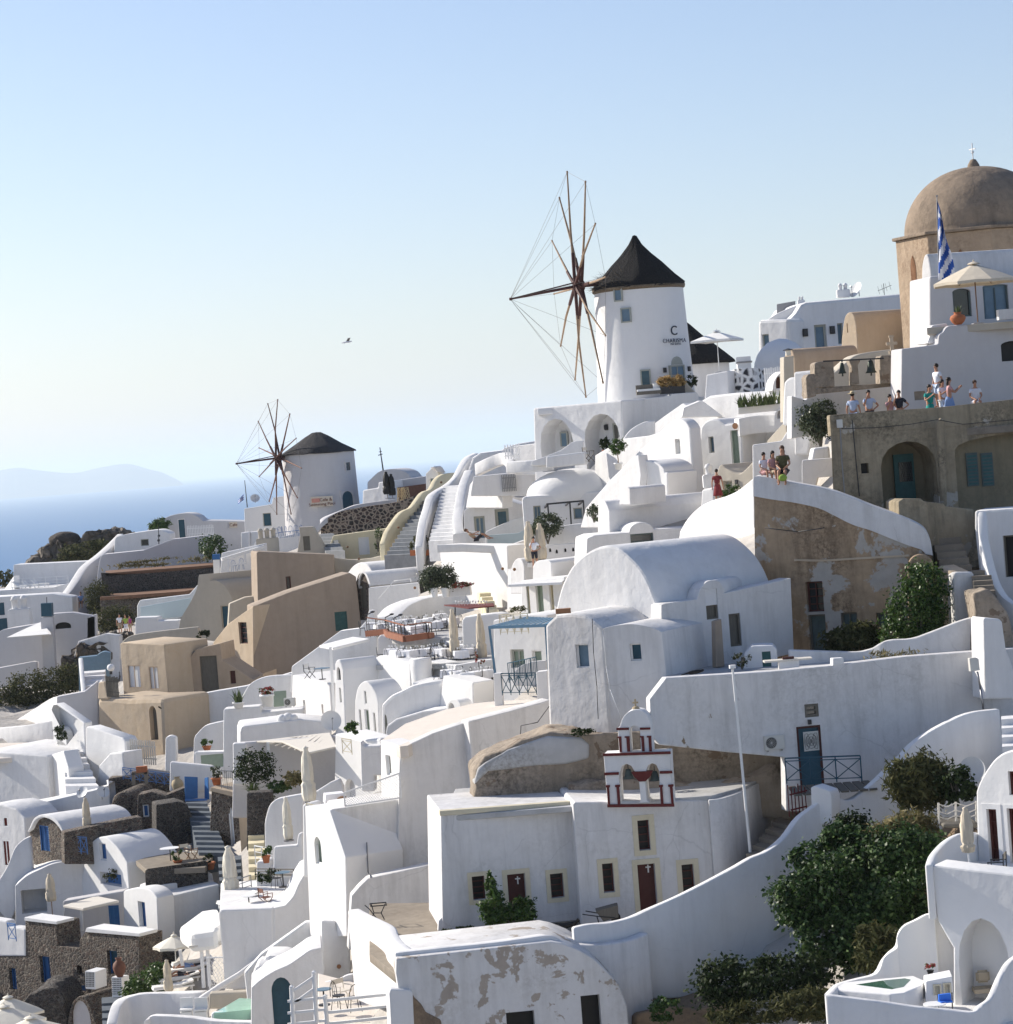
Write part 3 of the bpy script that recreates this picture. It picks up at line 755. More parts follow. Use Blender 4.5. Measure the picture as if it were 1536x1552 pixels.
def dish(label,loc,rz=0,r=0.45,mast=0.6,el=35,group=None):
 rt=root('satellite_dish',label,'satellite dish',(0,0,0),group,world=False)
 MB().cyl((0,0,0),(0,0,mast),.03).cyl((0,0,mast),(0,-.12,mast+.05),.03).end('mast','metal',rt)
 mb=MB();mb.lathe([(0,0),(r*.4,.02*r),(r*.75,.12*r),(r,.24*r),(r*1.0,.27*r),(r*.74,.155*r),(r*.4,.05*r),(0,.03*r)],28)
 mt=Matrix.Rotation(R(90-el),3,'X');bmesh.ops.rotate(mb.b,verts=mb.b.verts,cent=(0,0,0),matrix=mt);c=Vector((0,-.15,mast+.08))
 bmesh.ops.translate(mb.b,verts=mb.b.verts,vec=c);mb.end('reflector','dish',rt,smooth=60)
 ax=mt@Vector((0,0,1));f=c+ax*r*.95
 MB().cyl(c+mt@Vector((0,-r*.95,r*.25)),f,.014,n=5).cyl(f-ax*.05,f+ax*.08,.045,n=8).end('receiver_arm','metal',rt)
 return put(rt,loc,rz)
def wall_lamp(label,V,x,y,s=0.3,mat='iron',group=None):
 p=V.at(x,y);rt=root('wall_lamp',label,'lamp',p,group)
 MB().obox(p-V.u*s*.35-Vector((0,0,s*.5)),V.u*s*.7,Vector((0,0,s)),V.n*.03).end('back_plate',mat,rt)
 MB().obox(p-V.u*s*.25-Vector((0,0,s*.38))+V.n*.03,V.u*s*.5,Vector((0,0,s*.76)),V.n*.12).end('shade',mat,rt)
 return rt
def pipe(name,label,pts,r=0.025,mat='iron',cat='pipe',group=None):
 return tag(MB().tube([Vector(p)for p in pts],r,6).end(name,mat,None,60,origin=pts[0]),label,cat,group)
def chair_bistro(label,loc,rz=0,group=None,mat='iron'):
 rt=root('bistro_chair',label,'chair',(0,0,0),group,world=False)
 MB().cyl((0,0,.44),(0,0,.47),.21,n=14).end('seat',mat,rt)
 for x,y in((-.17,-.15),(.17,-.15),(-.17,.17),(.17,.17)):MB().cyl((x*.8,y*.8,.44),(x*1.15,y*1.15,0),.013,n=5).end('leg',mat,rt)
 pts=[(.19*math.cos(t),.19+.02*math.sin(t),.45+.45*math.sin(t)**.7)for t in[math.pi*i/10 for i in range(11)]]
 MB().tube(pts,.014,5).cyl((-.07,.19,.45),(-.05,.2,.87),.008,n=4).cyl((.07,.19,.45),(.05,.2,.87),.008,n=4).end('backrest',mat,rt)
 return put(rt,loc,rz)
def table_cloth(label,loc,rz=0,w=0.8,d=0.8,group=None,h=.75):
 rt=root('dining_table',label,'table',(0,0,0),group,world=False)
 b=bmesh.new();rings=[];n=32;rg=random.Random(5)
 def sq(t,k):
  a=2*math.pi*t;c_,s_=math.cos(a),math.sin(a);m_=max(abs(c_),abs(s_));return(c_/m_*w/2*k,s_/m_*d/2*k)
 for z,k,wv in((h,.98,0),(h-.03,1.0,0),(h-.2,1.02,.015),(h-.38,1.05,.035)):
  ring=[]
  for i in range(n):
   x,y=sq(i/n,k);f=1+wv*2*math.cos(i*math.pi/2)
   ring.append(b.verts.new((x*f,y*f,z-(.07*abs(math.cos(2*math.pi*i/n*2+math.pi/4*0))if wv>.02 else 0))))
  rings.append(ring)
 for A,B in zip(rings,rings[1:]):
  for i in range(n):b.faces.new((A[i],B[i],B[(i+1)%n],A[(i+1)%n]))
 b.faces.new(rings[0]);link('tablecloth',b,'cloth',rt)
 for x in(-1,1):
  for y in(-1,1):MB().cyl((x*w*.4,y*d*.4,0),(x*w*.4,y*d*.4,h-.03),.02,n=6).end('leg','iron',rt)
 return put(rt,loc,rz)
def wine_glass(label,loc,group=None,s=1.0):
 o=MB().lathe([(0,0),(.035,0),(.005,.01),(.005,.09),(.035,.13),(.04,.17),(.032,.21),(.03,.21),(.036,.17),(0,.12)],10).end('wine_glass','dish',None,60)
 tag(o,label,'glass',group);return put(o,loc,0,s)
def table_round(label,loc,r=.4,h=.72,mat='white_paint',group=None,leg='iron'):
 rt=root('round_table',label,'table',(0,0,0),group,world=False)
 MB().cyl((0,0,h-.03),(0,0,h),r,n=24).end('tabletop',mat,rt)
 MB().cyl((0,0,.05),(0,0,h-.03),.03).cyl((0,0,0),(0,0,.04),.22,n=16).end('pedestal',leg,rt);return put(rt,loc)
def director_chair(label,loc,rz=0,wood='wood',seat='canvas_light',group=None):
 rt=root('folding_chair',label,'chair',(0,0,0),group,world=False)
 MB().box((0,0,.45),(.5,.42,.02)).end('seat',seat,rt);MB().box((0,.22,.78),(.52,.015,.18)).end('backrest',seat,rt)
 for x in(-.27,.27):
  MB().bar((x,-.22,0),(x,.22,.45),.03).bar((x,.22,0),(x,-.22,.45),.03).bar((x,.22,.42),(x,.24,.88),.03).bar((x,-.24,.64),(x,.24,.64),.05,.025).bar((x,-.22,.45),(x,-.22,.64),.025).end('side_frame',wood,rt)
 return put(rt,loc,rz)
def lounger(label,loc,rz=0,group=None,up=25):
 rt=root('sun_lounger',label,'sun lounger',(0,0,0),group,world=False)
 MB().box((0,0,.26),(.66,1.95,.06)).end('frame','white_paint',rt)
 for x in(-.28,.28):
  for y in(-.85,.85):MB().box((x,y,.115),(.05,.05,.23)).end('leg','white_paint',rt)
 MB().box((0,-.32,.335),(.6,1.25,.08)).end('mattress','canvas_white',rt)
 a=R(up);MB().box((0,.3+.33*math.cos(a),.33+.33*math.sin(a)),(.6,.68,.08),rot=Matrix.Rotation(a,3,'X')).end('backrest','canvas_white',rt)
 return put(rt,loc,rz)
def amphora(label,loc,h=0.7,r=0.26,mat='jar',group=None):
 o=MB().lathe([(0,0),(r*.4,0),(r*.75,h*.2),(r,h*.5),(r*.85,h*.72),(r*.42,h*.86),(r*.4,h*.93),(r*.55,h),(r*.45,h),(r*.3,h*.88),(0,h*.6)],20).end('clay_jar',mat,None,60)
 tag(o,label,'jar',group);return put(o,loc)
def chimney_pots(label,loc,n=2,rz=0,s=1.0,mat='white',group=None,h=.8):
 rt=root('chimney',label,'chimney',(0,0,0),group,world=False)
 mb=MB();mb.box((0,0,h*.35),(.35*n+.15,.5,h*.7));bmesh.ops.bevel(mb.b,geom=mb.b.edges[:],offset=.04,segments=2,affect='EDGES');mb.end('stack',mat,rt)
 for i in range(n):MB().lathe([(.12,h*.7),(.12,h),(.16,h+.02),(.10,h+.16),(0,h+.2)],10,((i-(n-1)/2)*.34,0,0)).end('pot',mat,rt,smooth=40)
 return put(rt,loc,rz,s)
# ---------------------------------------------------------------- people
def skin(verts,edges,rad,sub=1,rootv=0):
 me=bpy.data.meshes.new('t');me.from_pydata([tuple(v)for v in verts],edges,[]);o=bpy.data.objects.new('t',me);COL.objects.link(o)
 md=o.modifiers.new('s','SKIN');md.use_smooth_shade=True
 for i,r in enumerate(rad):
  rr=r if hasattr(r,'__len__')else(r,r);me.skin_vertices[0].data[i].radius=rr
  me.skin_vertices[0].data[i].use_root=(i==rootv)
 if sub:o.modifiers.new('u','SUBSURF').levels=sub
 dg=bpy.context.evaluated_depsgraph_get();e=bpy.data.meshes.new_from_object(o.evaluated_get(dg));bpy.data.objects.remove(o);bpy.data.meshes.remove(me)
 for p in e.polygons:p.use_smooth=True
 return e
POSE={
'stand':dict(pel=(0,0,.93),lk=(.10,-.02,.49),la=(.11,.02,.07),rk=(-.10,-.02,.49),ra=(-.11,.02,.07),le=(.26,.04,1.12),lw=(.27,-.06,.88),re=(-.26,.04,1.12),rw=(-.27,-.06,.88),lean=0),
'phone':dict(pel=(0,0,.93),lk=(.10,-.03,.49),la=(.12,.02,.07),rk=(-.10,-.02,.49),ra=(-.11,.04,.07),le=(.25,-.22,1.18),lw=(.08,-.44,1.36),re=(-.25,-.2,1.16),rw=(-.05,-.44,1.34),lean=-.03),
'hips':dict(pel=(0,0,.93),lk=(.11,-.03,.49),la=(.13,.02,.07),rk=(-.10,-.02,.49),ra=(-.12,.04,.07),le=(.38,.06,1.15),lw=(.2,-.06,1.02),re=(-.22,-.18,1.16),rw=(-.1,-.25,1.5),lean=0),
'sit':dict(pel=(0,0,.52),lk=(.11,-.44,.52),la=(.11,-.46,.08),rk=(-.11,-.44,.52),ra=(-.12,-.48,.09),le=(.24,-.08,.74),lw=(.12,-.30,.62),re=(-.24,-.08,.74),rw=(-.10,-.30,.62),lean=-.05),
'lie':dict(pel=(0,0,.12),lk=(.10,-.45,.18),la=(.11,-.86,.08),rk=(-.10,-.42,.30),ra=(-.11,-.80,.08),le=(.30,.28,.12),lw=(.20,.02,.14),re=(-.32,.62,.18),rw=(-.12,.75,.2),lean=0),
'recline':dict(pel=(0,0,.12),lk=(.10,-.42,.38),la=(.11,-.82,.12),rk=(-.10,-.40,.42),ra=(-.11,-.70,.10),le=(.28,.22,.38),lw=(.20,-.02,.36),re=(-.28,.22,.38),rw=(-.1,-.1,.5),lean=.3),
}
def person(label,loc,rz=0,pose='stand',top='fabric_white',bottom='fabric_dark',hair='hair',long_hair=False,hat=None,skirt=False,s=1.0,group=None,dress=False,bag=None,bare=False):
 q=POSE[pose];pel=Vector(q['pel']);ly=q['lean']
 if pose=='lie':ax=Vector((0,1,.04));fr=Vector((0,-.04,1))
 elif pose=='recline':ax=Vector((0,.72,.69));fr=Vector((0,-.69,.72))
 else:ax=Vector((0,ly,1)).normalized();fr=Vector((0,-1,0))
 sp_=pel+ax*.22;ch=pel+ax*.42;nk=pel+ax*.56;h0=pel+ax*.64+fr*.015;h1=pel+ax*.74+fr*.02;h2=pel+ax*.83
 X=Vector((1,0,0));v,e,r=[],[],[]
 def add(p,rad,par=None):
  v.append(Vector(p));r.append(rad);k=len(v)-1
  if par is not None:e.append((par,k))
  return k
 i0=add(pel,(.14,.10));i1=add(sp_,(.125,.09),i0);i2=add(ch,(.15,.105),i1);i3=add(nk,.055,i2);i4=add(h0,.065,i3);i5=add(h1,(.078,.092),i4);i6=add(h2,.055,i5)
 add(h1+fr*.105-ax*.02,.014,i5)
 J={}
 for sd_,k in(('l',1),('r',-1)):
  hp=add(pel+X*.09*k-ax*.04,.088,i0);kn=add(q[sd_+'k'],.058,hp);an=add(q[sd_+'a'],.036,kn)
  a_=Vector(q[sd_+'a']);td=Vector((0,-.16,-.03))if pose in POSE and pose not in('lie',)else Vector((0,-.05,.15));add(a_+td,.03,an)
  sh=add(ch+X*.175*k+ax*.04,.055,i2);el=add(q[sd_+'e'],.038,sh);wr=add(q[sd_+'w'],.025,el)
  w_=Vector(q[sd_+'w']);d=(w_-Vector(q[sd_+'e'])).normalized();pm=add(w_+d*.07,.028,wr)
  o_=d.cross(X if abs(d.x)<.8 else Vector((0,0,1))).normalized()
  for f in range(4):add(w_+d*(.15-.012*abs(f-1.4))+o_*(f-1.5)*.022,.009,pm)
  add(w_+d*.07+o_*.055,.010,wr)
  J[sd_]=dict(hip=v[hp],sh=v[sh])
 rt=root('person',label,'person',(0,0,0),group,world=False)
 me=skin(v,e,r);me.materials.append(M['skin']);o=bpy.data.objects.new('body',me);COL.objects.link(o);o.parent=rt
 def cloth(name,vv,ee,rr,mat):
  me=skin(vv,ee,rr);me.materials.append(M[mat]);o=bpy.data.objects.new(name,me);COL.objects.link(o);o.parent=rt
 le,re_=Vector(q['le']),Vector(q['re'])
 if not bare:
  cloth('dress' if dress else 'shirt',[pel+ax*.02,sp_,ch,nk-ax*.05,J['l']['sh'],J['l']['sh'].lerp(le,.55),J['r']['sh'],J['r']['sh'].lerp(re_,.55)],[(0,1),(1,2),(2,3),(2,4),(4,5),(2,6),(6,7)],
  [(.16,.12),(.148,.112),(.168,.125),.075,.072,.062,.072,.062],top)
 lk,rk=Vector(q['lk']),Vector(q['rk'])
 if skirt or dress:
  if pose in('sit',):
   cloth('skirt',[pel,(lk+rk)/2*.9+pel*.1,(lk+rk)/2+Vector((0,0,-.15))],[(0,1),(1,2)],[(.17,.15),(.2,.11),(.19,.08)],top if dress else bottom)
  else:
   mb=MB();mb.lathe([(.13,pel.z+.1),(.17,pel.z-.05),(.22,pel.z-.3),(.25,pel.z-.48),(.24,pel.z-.48),(.15,pel.z)],16);mb.end('skirt',top if dress else bottom,rt,smooth=70)
 else:
  cloth('trousers',[pel+ax*.04,J['l']['hip'],J['l']['hip'].lerp(lk,.9),J['r']['hip'],J['r']['hip'].lerp(rk,.9)],[(0,1),(1,2),(0,3),(3,4)],[(.155,.12),.105,.075,.105,.075],bottom)
 hb=MB().ball(h1+ax*.035-fr*.025,(.092,.105,.10),2)
 if long_hair:hb.ball(h1-ax*.10-fr*.075,(.085,.05,.15),2)
 hb.end('hair',hair,rt,smooth=80)
 if hat:MB().lathe([(0,.11),(.07,.10),(.095,.02),(.19,0),(.19,-.008),(.09,.0)],18,h1+ax*.06).end('hat',hat,rt,smooth=40)
 if bag:MB().box(ch-fr*.19-ax*.12,(.28,.15,.38)).end('backpack',bag,rt)
 return put(rt,loc,rz,s)
# ---------------------------------------------------------------- the setting: sea, island, hillside, haze
SEA_Z=-125.0
mb=MB();mb.quad((-60000,-300,SEA_Z),(60000,-300,SEA_Z),(60000,70000,SEA_Z),(-60000,70000,SEA_Z));tag(mb.end('sea','sea'),kind='structure')
plain('island',(0.16,0.15,0.12),0.95,var=0.3,vs=0.002)
def island():
 D=33000.0;prof=[(-260,712),(-120,722),(-30,718),(10,711),(30,709),(60,713),(110,717),(150,709),(192,703),(225,711),(262,720),(278,726)]
 b=bmesh.new();pr=sp(*prof,n=6);rows=[]
 rg=random.Random(3)
 for k,(dd,f)in enumerate(((0,0),(900,.55),(2200,1.0),(3800,.5),(5500,0))):
  row=[]
  for i,(x,y)in enumerate(pr):
   p=P(x,y,D+2200);f_=f*min(1,(len(pr)-1-i)/9)**.6;z=SEA_Z-5+(p.z-SEA_Z+5)*f_*(1+(rg.uniform(-.06,.06)if 0<f<1 else 0));row.append(b.verts.new((p.x*(D+dd)/(D+2200),D+dd,z)))
  rows.append(row)
 for A,B in zip(rows,rows[1:]):
  for i in range(len(A)-1):b.faces.new((A[i],A[i+1],B[i+1],B[i]))
 bmesh.ops.recalc_face_normals(b,faces=b.faces)
 tag(link('island_hills',b,'island',smooth=60),kind='structure')
island()
GROUNDED=('house','building','wall','chapel','church','windmill','terrace','staircase')
def hillside():
 bpy.context.view_layer.update();A=[]
 for o in C.objects:
  if o.parent is None and o.get('kind')=='thing' and o.get('category')in GROUNDED:
   l=o.location;A.append((l.x,l.y,l.z+.5));s_=(l.y+7)/l.y
   if o['category']!='tree':A.append((l.x*s_,l.y+7,l.z+1.5))
 A=np.array(A)
 extra=[(-400,150,-124),(-250,60,-110),(-160,100,-90),(-120,180,-80),(-160,240,-90),(-250,330,-126),(-60,380,-90),(40,400,-70),(150,350,-30),(150,200,0),(120,100,-4),(60,60,-30),(0,20,-40),(-60,40,-60),(30,10,-40),(0,-60,-40),(100,-60,-30),(-150,-50,-90),(-30,340,-60),(30,320,-60),(-60,340,-60),(70,260,-30),(-300,200,-126),(-90,350,-90),(400,200,-30),(400,400,-60),(300,-100,0),(0,60,-40),(10,60,-34),(20,60,-30),(-10,80,-42),(-20,100,-46),(-30,120,-50),(2,75,-32),(-42,130,-54),(-60,150,-58),(-75,200,-60)]
 A=np.vstack([A,np.array(extra,float)])
 xs=np.concatenate([np.arange(-420,-120,12),np.arange(-120,70,2.5),np.arange(70,420,14)]);ys=np.concatenate([np.arange(-100,60,12),np.arange(60,320,2.5),np.arange(320,480,12)])
 X,Y=np.meshgrid(xs,ys)
 d2=(X[...,None]-A[:,0])**2+(Y[...,None]-A[:,1])**2+1.0
 wt=d2**-1.8;Z=(wt*A[:,2]).sum(-1)/wt.sum(-1)
 rg=np.random.default_rng(4);Z+=rg.normal(size=Z.shape)*.12
 # keep the ground below everything that stands further up the slope
 for q in bpy.data.objects:
  if q.name.startswith('haze'):q.hide_viewport=True
 bpy.context.view_layer.update();dg=bpy.context.evaluated_depsgraph_get()
 for i in range(len(ys)):
  for j in range(len(xs)):
   if ys[i]<40:continue
   for k in range(60):
    v=Vector((X[i,j],Y[i,j],Z[i,j]));x,y=proj(v)
    if not(-60<x<1600 and 380<y<1640):break
    L=v.length;hit,loc,nn,idx,ob,mx=C.ray_cast(dg,Vector((0,0,0)),v/L)
    if(hit and loc.length<L+.6)or(not hit and y>700+(x<60)*60)or(hit and ob.name=='sea' and y>830):break
    Z[i,j]-=.7
 Z0=Z.copy()
 for a in(-1,0,1):
  for c in(-1,0,1):Z=np.minimum(Z,np.roll(np.roll(Z0,a,0),c,1)+.9)
 for q in bpy.data.objects:
  if q.name.startswith('haze'):q.hide_viewport=False
 b=bmesh.new();vs=[[b.verts.new((X[i,j],Y[i,j],Z[i,j]))for j in range(len(xs))]for i in range(len(ys))]
 for i in range(len(ys)-1):
  for j in range(len(xs)-1):b.faces.new((vs[i][j],vs[i][j+1],vs[i+1][j+1],vs[i+1][j]))
 tag(link('hillside',b,'village_ground',smooth=80),kind='structure')
def haze():
 m=bpy.data.materials.new('haze');m.use_nodes=True;nt=m.node_tree;nt.nodes.remove(nt.nodes['Principled BSDF'])
 v=nt.nodes.new('ShaderNodeVolumePrincipled');v.inputs['Color'].default_value=(0.84,0.95,1.0,1);v.inputs['Density'].default_value=HAZE
 v.inputs['Anisotropy'].default_value=0.2
 nt.links.new(v.outputs[0],nt.nodes['Material Output'].inputs['Volume']);M['haze']=m
 mb=MB();mb.box((0,34000,150),(118000,71000,2*278));tag(mb.end('haze','haze'),kind='stuff')
HAZE=5e-5
haze()
# ---------------------------------------------------------------- windmills
def windmill(label,cx_base,y_base,d,r0,r1,H,roof_h,roofmat,tip_dx,hub,wheel_r,axis_az,nose_len,nose_z,body,polem,polemat2,style,rot=0.0,edge=True,overh=0.12):
 b0=P(cx_base,y_base,d);rt=root('windmill',label,'windmill',b0)
 mb=MB();rg=random.Random(2);n=48;rings=[]
 prof=[(r0*1.0,-6),(r0,0),(r0+(r1-r0)*.3,H*.3),(r0+(r1-r0)*.62,H*.6),(r1,H)]
 mb.lathe(prof,n,b0);mb.lathe([(0,H),(r1,H)],n,b0)
 mb.end('tower',body,rt,smooth=50)
 rb=r1+overh
 if style=='flare':pr=[(rb,-.12),(rb,.05),(rb*.8,roof_h*.2),(rb*.55,roof_h*.43),(rb*.33,roof_h*.62),(rb*.17,roof_h*.78),(rb*.10,roof_h*.88),(rb*.05,roof_h*.97),(0,roof_h)]
 else:pr=[(rb,-.08),(rb,.03),(rb*.66,roof_h*.38),(rb*.32,roof_h*.76),(rb*.12,roof_h*.95),(0,roof_h)]
 mb=MB();mb.lathe(pr,40,b0+Vector((0,0,H)))
 for v in mb.b.verts:
  k=1+rg.uniform(-.02,.02);v.co.x=b0.x+(v.co.x-b0.x)*k;v.co.y=b0.y+(v.co.y-b0.y)*k;v.co.z+=rg.uniform(-.05,.05)
 cap=mb.end('roof',roofmat,rt,smooth=60)
 if edge:MB().lathe([(r1+.02,H-.3),(rb+.02,H-.22),(rb+.03,H-.06),(r1,H-.04)],40,b0).end('eaves','thatch_edge',cap,smooth=60)
 # wheel
 hb=P(hub[0],hub[1],1);
 nose=Vector((-math.sin(R(axis_az)),-math.cos(R(axis_az)),0))
 top=b0+Vector((0,0,H+roof_h*.12))
 # hub centre lies on the axle leaving the cap along the axis
 t=1.0;best=None
 for i in range(400):
  t=r1*.8+i*.02;q=top+nose*t
  if best is None or abs(proj(q)[0]-hub[0])<best[0]:best=(abs(proj(q)[0]-hub[0]),t)
 hc=top+nose*best[1];r_=ray(*hub);hc.z=(r_*(hc.y/r_.y)).z;top.z=hc.z+.15
 whl=MB();whl.cyl(top,hc,.14,.14,8);whl.end('axle',polemat2,rt)
 up=Vector((0,0,1));side=nose.cross(up).normalized()
 MB().cyl(hc-nose*.35,hc+nose*.35,.30,.24,8).end('hub',polemat2,rt)
 ends=[]
 for i in range(12):
  a=math.pi*2*i/12+R(rot);dv=side*math.cos(a)+up*math.sin(a);k=rg.uniform(.95,1.04)
  ofs=nose*(.22 if i%2 else-.18);e=hc+dv*wheel_r*k+ofs*.5+Vector((rg.uniform(-.1,.1),rg.uniform(-.1,.1),0))
  m_=hc+dv*wheel_r*.5+ofs+Vector((rg.uniform(-.06,.06),rg.uniform(-.06,.06),0))
  sp_=MB().cyl(hc+ofs,m_,.085,.07,6).cyl(m_,e,.07,.045,6).cyl(e-dv*.08,e+dv*.06,.06,.06,6).end('spar',polem,rt)
  MB().cyl(hc+ofs,hc+ofs+dv*wheel_r*.3,.12,.10,6).end('spar_sleeve',polemat2,sp_)
  ends.append(e)
 tip=hc+nose*nose_len+Vector((0,0,nose_z))
 MB().cyl(hc,tip,.10,.06,6).cyl(hc+up*.25,tip,.045,.04,6).cyl(tip-nose*.12,tip+nose*.05,.09,.09,8).end('front_pole',polemat2,rt)
 rp=MB()
 for i in range(12):rp.cyl(tip,ends[i],.010,n=3,caps=False);rp.cyl(ends[i],ends[(i+1)%12],.010,n=3,caps=False)
 rp.end('ropes','rope',rt)
 return rt,b0
class Cyl:
 """curved wall of a mill: pieces laid on it by picture position"""
 def __init__(s,b0,r0,r1,H):s.b,s.r0,s.r1,s.H=b0,r0,r1,H
 def at(s,x,y):
  r=ray(x,y);lo,hi=s.b.y-s.r0*1.2,s.b.y
  for _ in range(40):
   m_=(lo+hi)/2;p=r*(m_/r.y);rr=s.r0+(s.r1-s.r0)*max(0,min(1,(p.z-s.b.z)/s.H))
   if(p.x-s.b.x)**2+(p.y-s.b.y)**2>rr*rr:lo=m_
   else:hi=m_
  return p
 def plane(s,x,y):
  p=s.at(x,y);d=Vector((p.x-s.b.x,p.y-s.b.y,0)).normalized();a=math.degrees(math.atan2(-d.x,-d.y));V=VP(x,y,p.y,a);V.o=p;return V
def on_mill(c,rt,kind,x0,y0,x1,y1,mat,frame,style='',arch=0.0,inset=-0.02):
 V=c.plane((x0+x1)/2,(y0+y1)/2);ring,(u0,z0,u1,z1)=rect(V,x0,y0,x1,y1,arch)
 # surround box with a recessed pane
 f=.09;hole=ring if arch else None
 Z0=.07;outer=[(u0-f,z0-f),(u1+f,z0-f),(u1+f,z1+f),(u0-f,z1+f)]
 b=prism([V.w(u,z,.10)for u,z in outer],-V.n*.5,0,2,[([p+V.n*.10 for p in ring],.08)])
 pane0=link(kind,b,frame,rt)
 pr=[p+V.n*.03 for p in ring];b=bmesh.new();fc=b.faces.new([b.verts.new(p)for p in pr]);fc.normal_update()
 if fc.normal.dot(V.n)<0:fc.normal_flip()
 link('pane' if kind=='window' else 'door_leaf',b,mat,pane0)
 if 'm' in style:MB().obox(V.w((u0+u1)/2-.03,z0,.035),V.u*.06,Vector((0,0,z1-z0)),V.n*.03).obox(V.w(u0,(z0+z1)/2-.02,.035),V.u*(u1-u0),Vector((0,0,.04)),V.n*.025).end('mullion',frame,pane0)
 return V
def text3d(name,s,V,x,y,size,mat,par,font_w=1.0,thick=0.01,space=1.0,rot=0.0,off=0.03):
 cu=bpy.data.curves.new(name,'FONT');cu.body=s;cu.size=size;cu.align_x='CENTER';cu.align_y='CENTER';cu.extrude=thick;cu.space_character=space;cu.offset=0.0
 t=bpy.data.objects.new(name,cu);COL.objects.link(t);dg=bpy.context.evaluated_depsgraph_get()
 me=bpy.data.meshes.new_from_object(t.evaluated_get(dg));bpy.data.objects.remove(t)
 p=V.at(x,y)+V.n*off;mt=Matrix.Identity(3);mt.col[0]=V.u;mt.col[1]=Vector((0,0,1));mt.col[2]=V.n
 me.transform((Matrix.Rotation(R(rot),3,V.n)@mt@Matrix.Diagonal((font_w,1,1))).to_4x4());me.transform(Matrix.Translation(p-Vector(par['_o'])))
 me.materials.clear();me.materials.append(M[mat]);o=bpy.data.objects.new(name,me);COL.objects.link(o);o.parent=par;return o
k1=165/F
mill1,B1=windmill('tall white windmill with flared dark thatched cap and lettering on its wall',981,607,165,74*k1,67*k1,173*k1,78*k1,'thatch',0,(877,433),167*k1,78,4.4,-.55,'white_clean','pole_wood','pole_dark','flare')
c1=Cyl(B1,74*k1,67*k1,173*k1)
on_mill(c1,mill1,'window',932.5,438,943,454,'slate_blue','sage_grey');on_mill(c1,mill1,'window',943,469,956,486,'slate_blue','sage_grey')
on_mill(c1,mill1,'window',972.5,562.5,986,588,'petrol_glass','sage_grey');on_mill(c1,mill1,'door',1016.5,556,1037,582,'slate_blue','sage_grey','m')
V=c1.plane(1026,548);ring,_=rect(V,1017.5,540.5,1035,552,.99)
b=prism([p+V.n*.03 for p in ring],-V.n*.3,0);link('arched_niche',b,'sage_grey',mill1)
for(x,y)in((1007.5,561),(1043.5,559)):
 V=c1.plane(x,y);p=V.at(x,y);MB().obox(p-V.u*.09-Vector((0,0,.15)),V.u*.18,Vector((0,0,.3)),V.n*.15).end('wall_lantern','iron',mill1)
V=c1.plane(1021,501);text3d('emblem','C',V,1021.5,501.5,0.82,'navy_letters',mill1,1.0,.02)
V=c1.plane(1021,516);text3d('lettering','CHARISMA',V,1021,516.5,0.36,'navy_letters',mill1,1.0,.012,1.12,off=.1);text3d('small_lettering','OIA SUITES',V,1023,521.5,0.16,'navy_letters',mill1,1.0,.01,1.1,off=.1)
# pilaster on the weather side of the tower
Vp=c1.plane(914,520);w0=P(917,610,162.9);w1=P(913,440,163.0)
# loose straw on the eaves
rg=random.Random(9);mb=MB()
for i in range(120):
 a=R(rg.uniform(30,120));rr=(67*k1+.1);p=B1+Vector((-math.sin(a)*rr,-math.cos(a)*rr,173*k1+rg.uniform(-.1,.9)));p=Vector((B1.x+(p.x-B1.x)*(1-max(0,(p.z-B1.z-173*k1))*.33),B1.y+(p.y-B1.y)*(1-max(0,(p.z-B1.z-173*k1))*.33),p.z))
 d=Vector((-math.sin(a)+rg.uniform(-.8,.8),-math.cos(a)+rg.uniform(-.8,.8),rg.uniform(-.3,.9))).normalized()*rg.uniform(.2,.7);mb.cyl(p,p+d,.012,.004,3)
mb.end('loose_straw','thatch_edge',mill1)
k2=250/F
mill2,B2=windmill('squat weathered windmill with low grey conical roof and a cafe sign',491,800,250,58*k2,54.5*k2,114*k2,32*k2,'slate_thatch',0,(421,694),88*k2,64,4.2,-.25,'mauve','pole_brown','pole_dark','plain',rot=12,edge=False,overh=.18)  # tower shading is part of its mauve plaster colour
c2=Cyl(B2,58*k2,54.5*k2,114*k2)
on_mill(c2,mill2,'window',523.5,701,530.5,712.5,'glass_dark','mauve');on_mill(c2,mill2,'door',517.5,745,536,776,'petrol','mauve',arch=.3)
V=c2.plane(487,760);p=V.at(471,753);q=V.at(504.5,768)
sg=prism([V.w(*V.uz(471,753),.3),V.w(*V.uz(504.5,751.5),.3),V.w(*V.uz(505,766.5),.3),V.w(*V.uz(471.5,768.5),.3)],-V.n*.05)
sgn=link('sign_board',sg,'sign_paper',mill2)
text3d('sign_writing','Cafe &',V,494,757.2,0.42,'bell_red',mill2,off=.33);text3d('sign_writing','Swimming Pool',V,488.5,764,0.40,'bell_red',mill2,off=.33)
mb=MB();mb.obox(V.w(*V.uz(473,762),.31),V.u*.75,Vector((0,0,.38)),V.n*.01);mb.end('sign_picture','sign_pink',mill2)
# ================================================================ church and upper terraces (top right)
H,WL,SL,ST=house,wall,slab,stairs
def Z(x,y,d):return P(x,y,d)
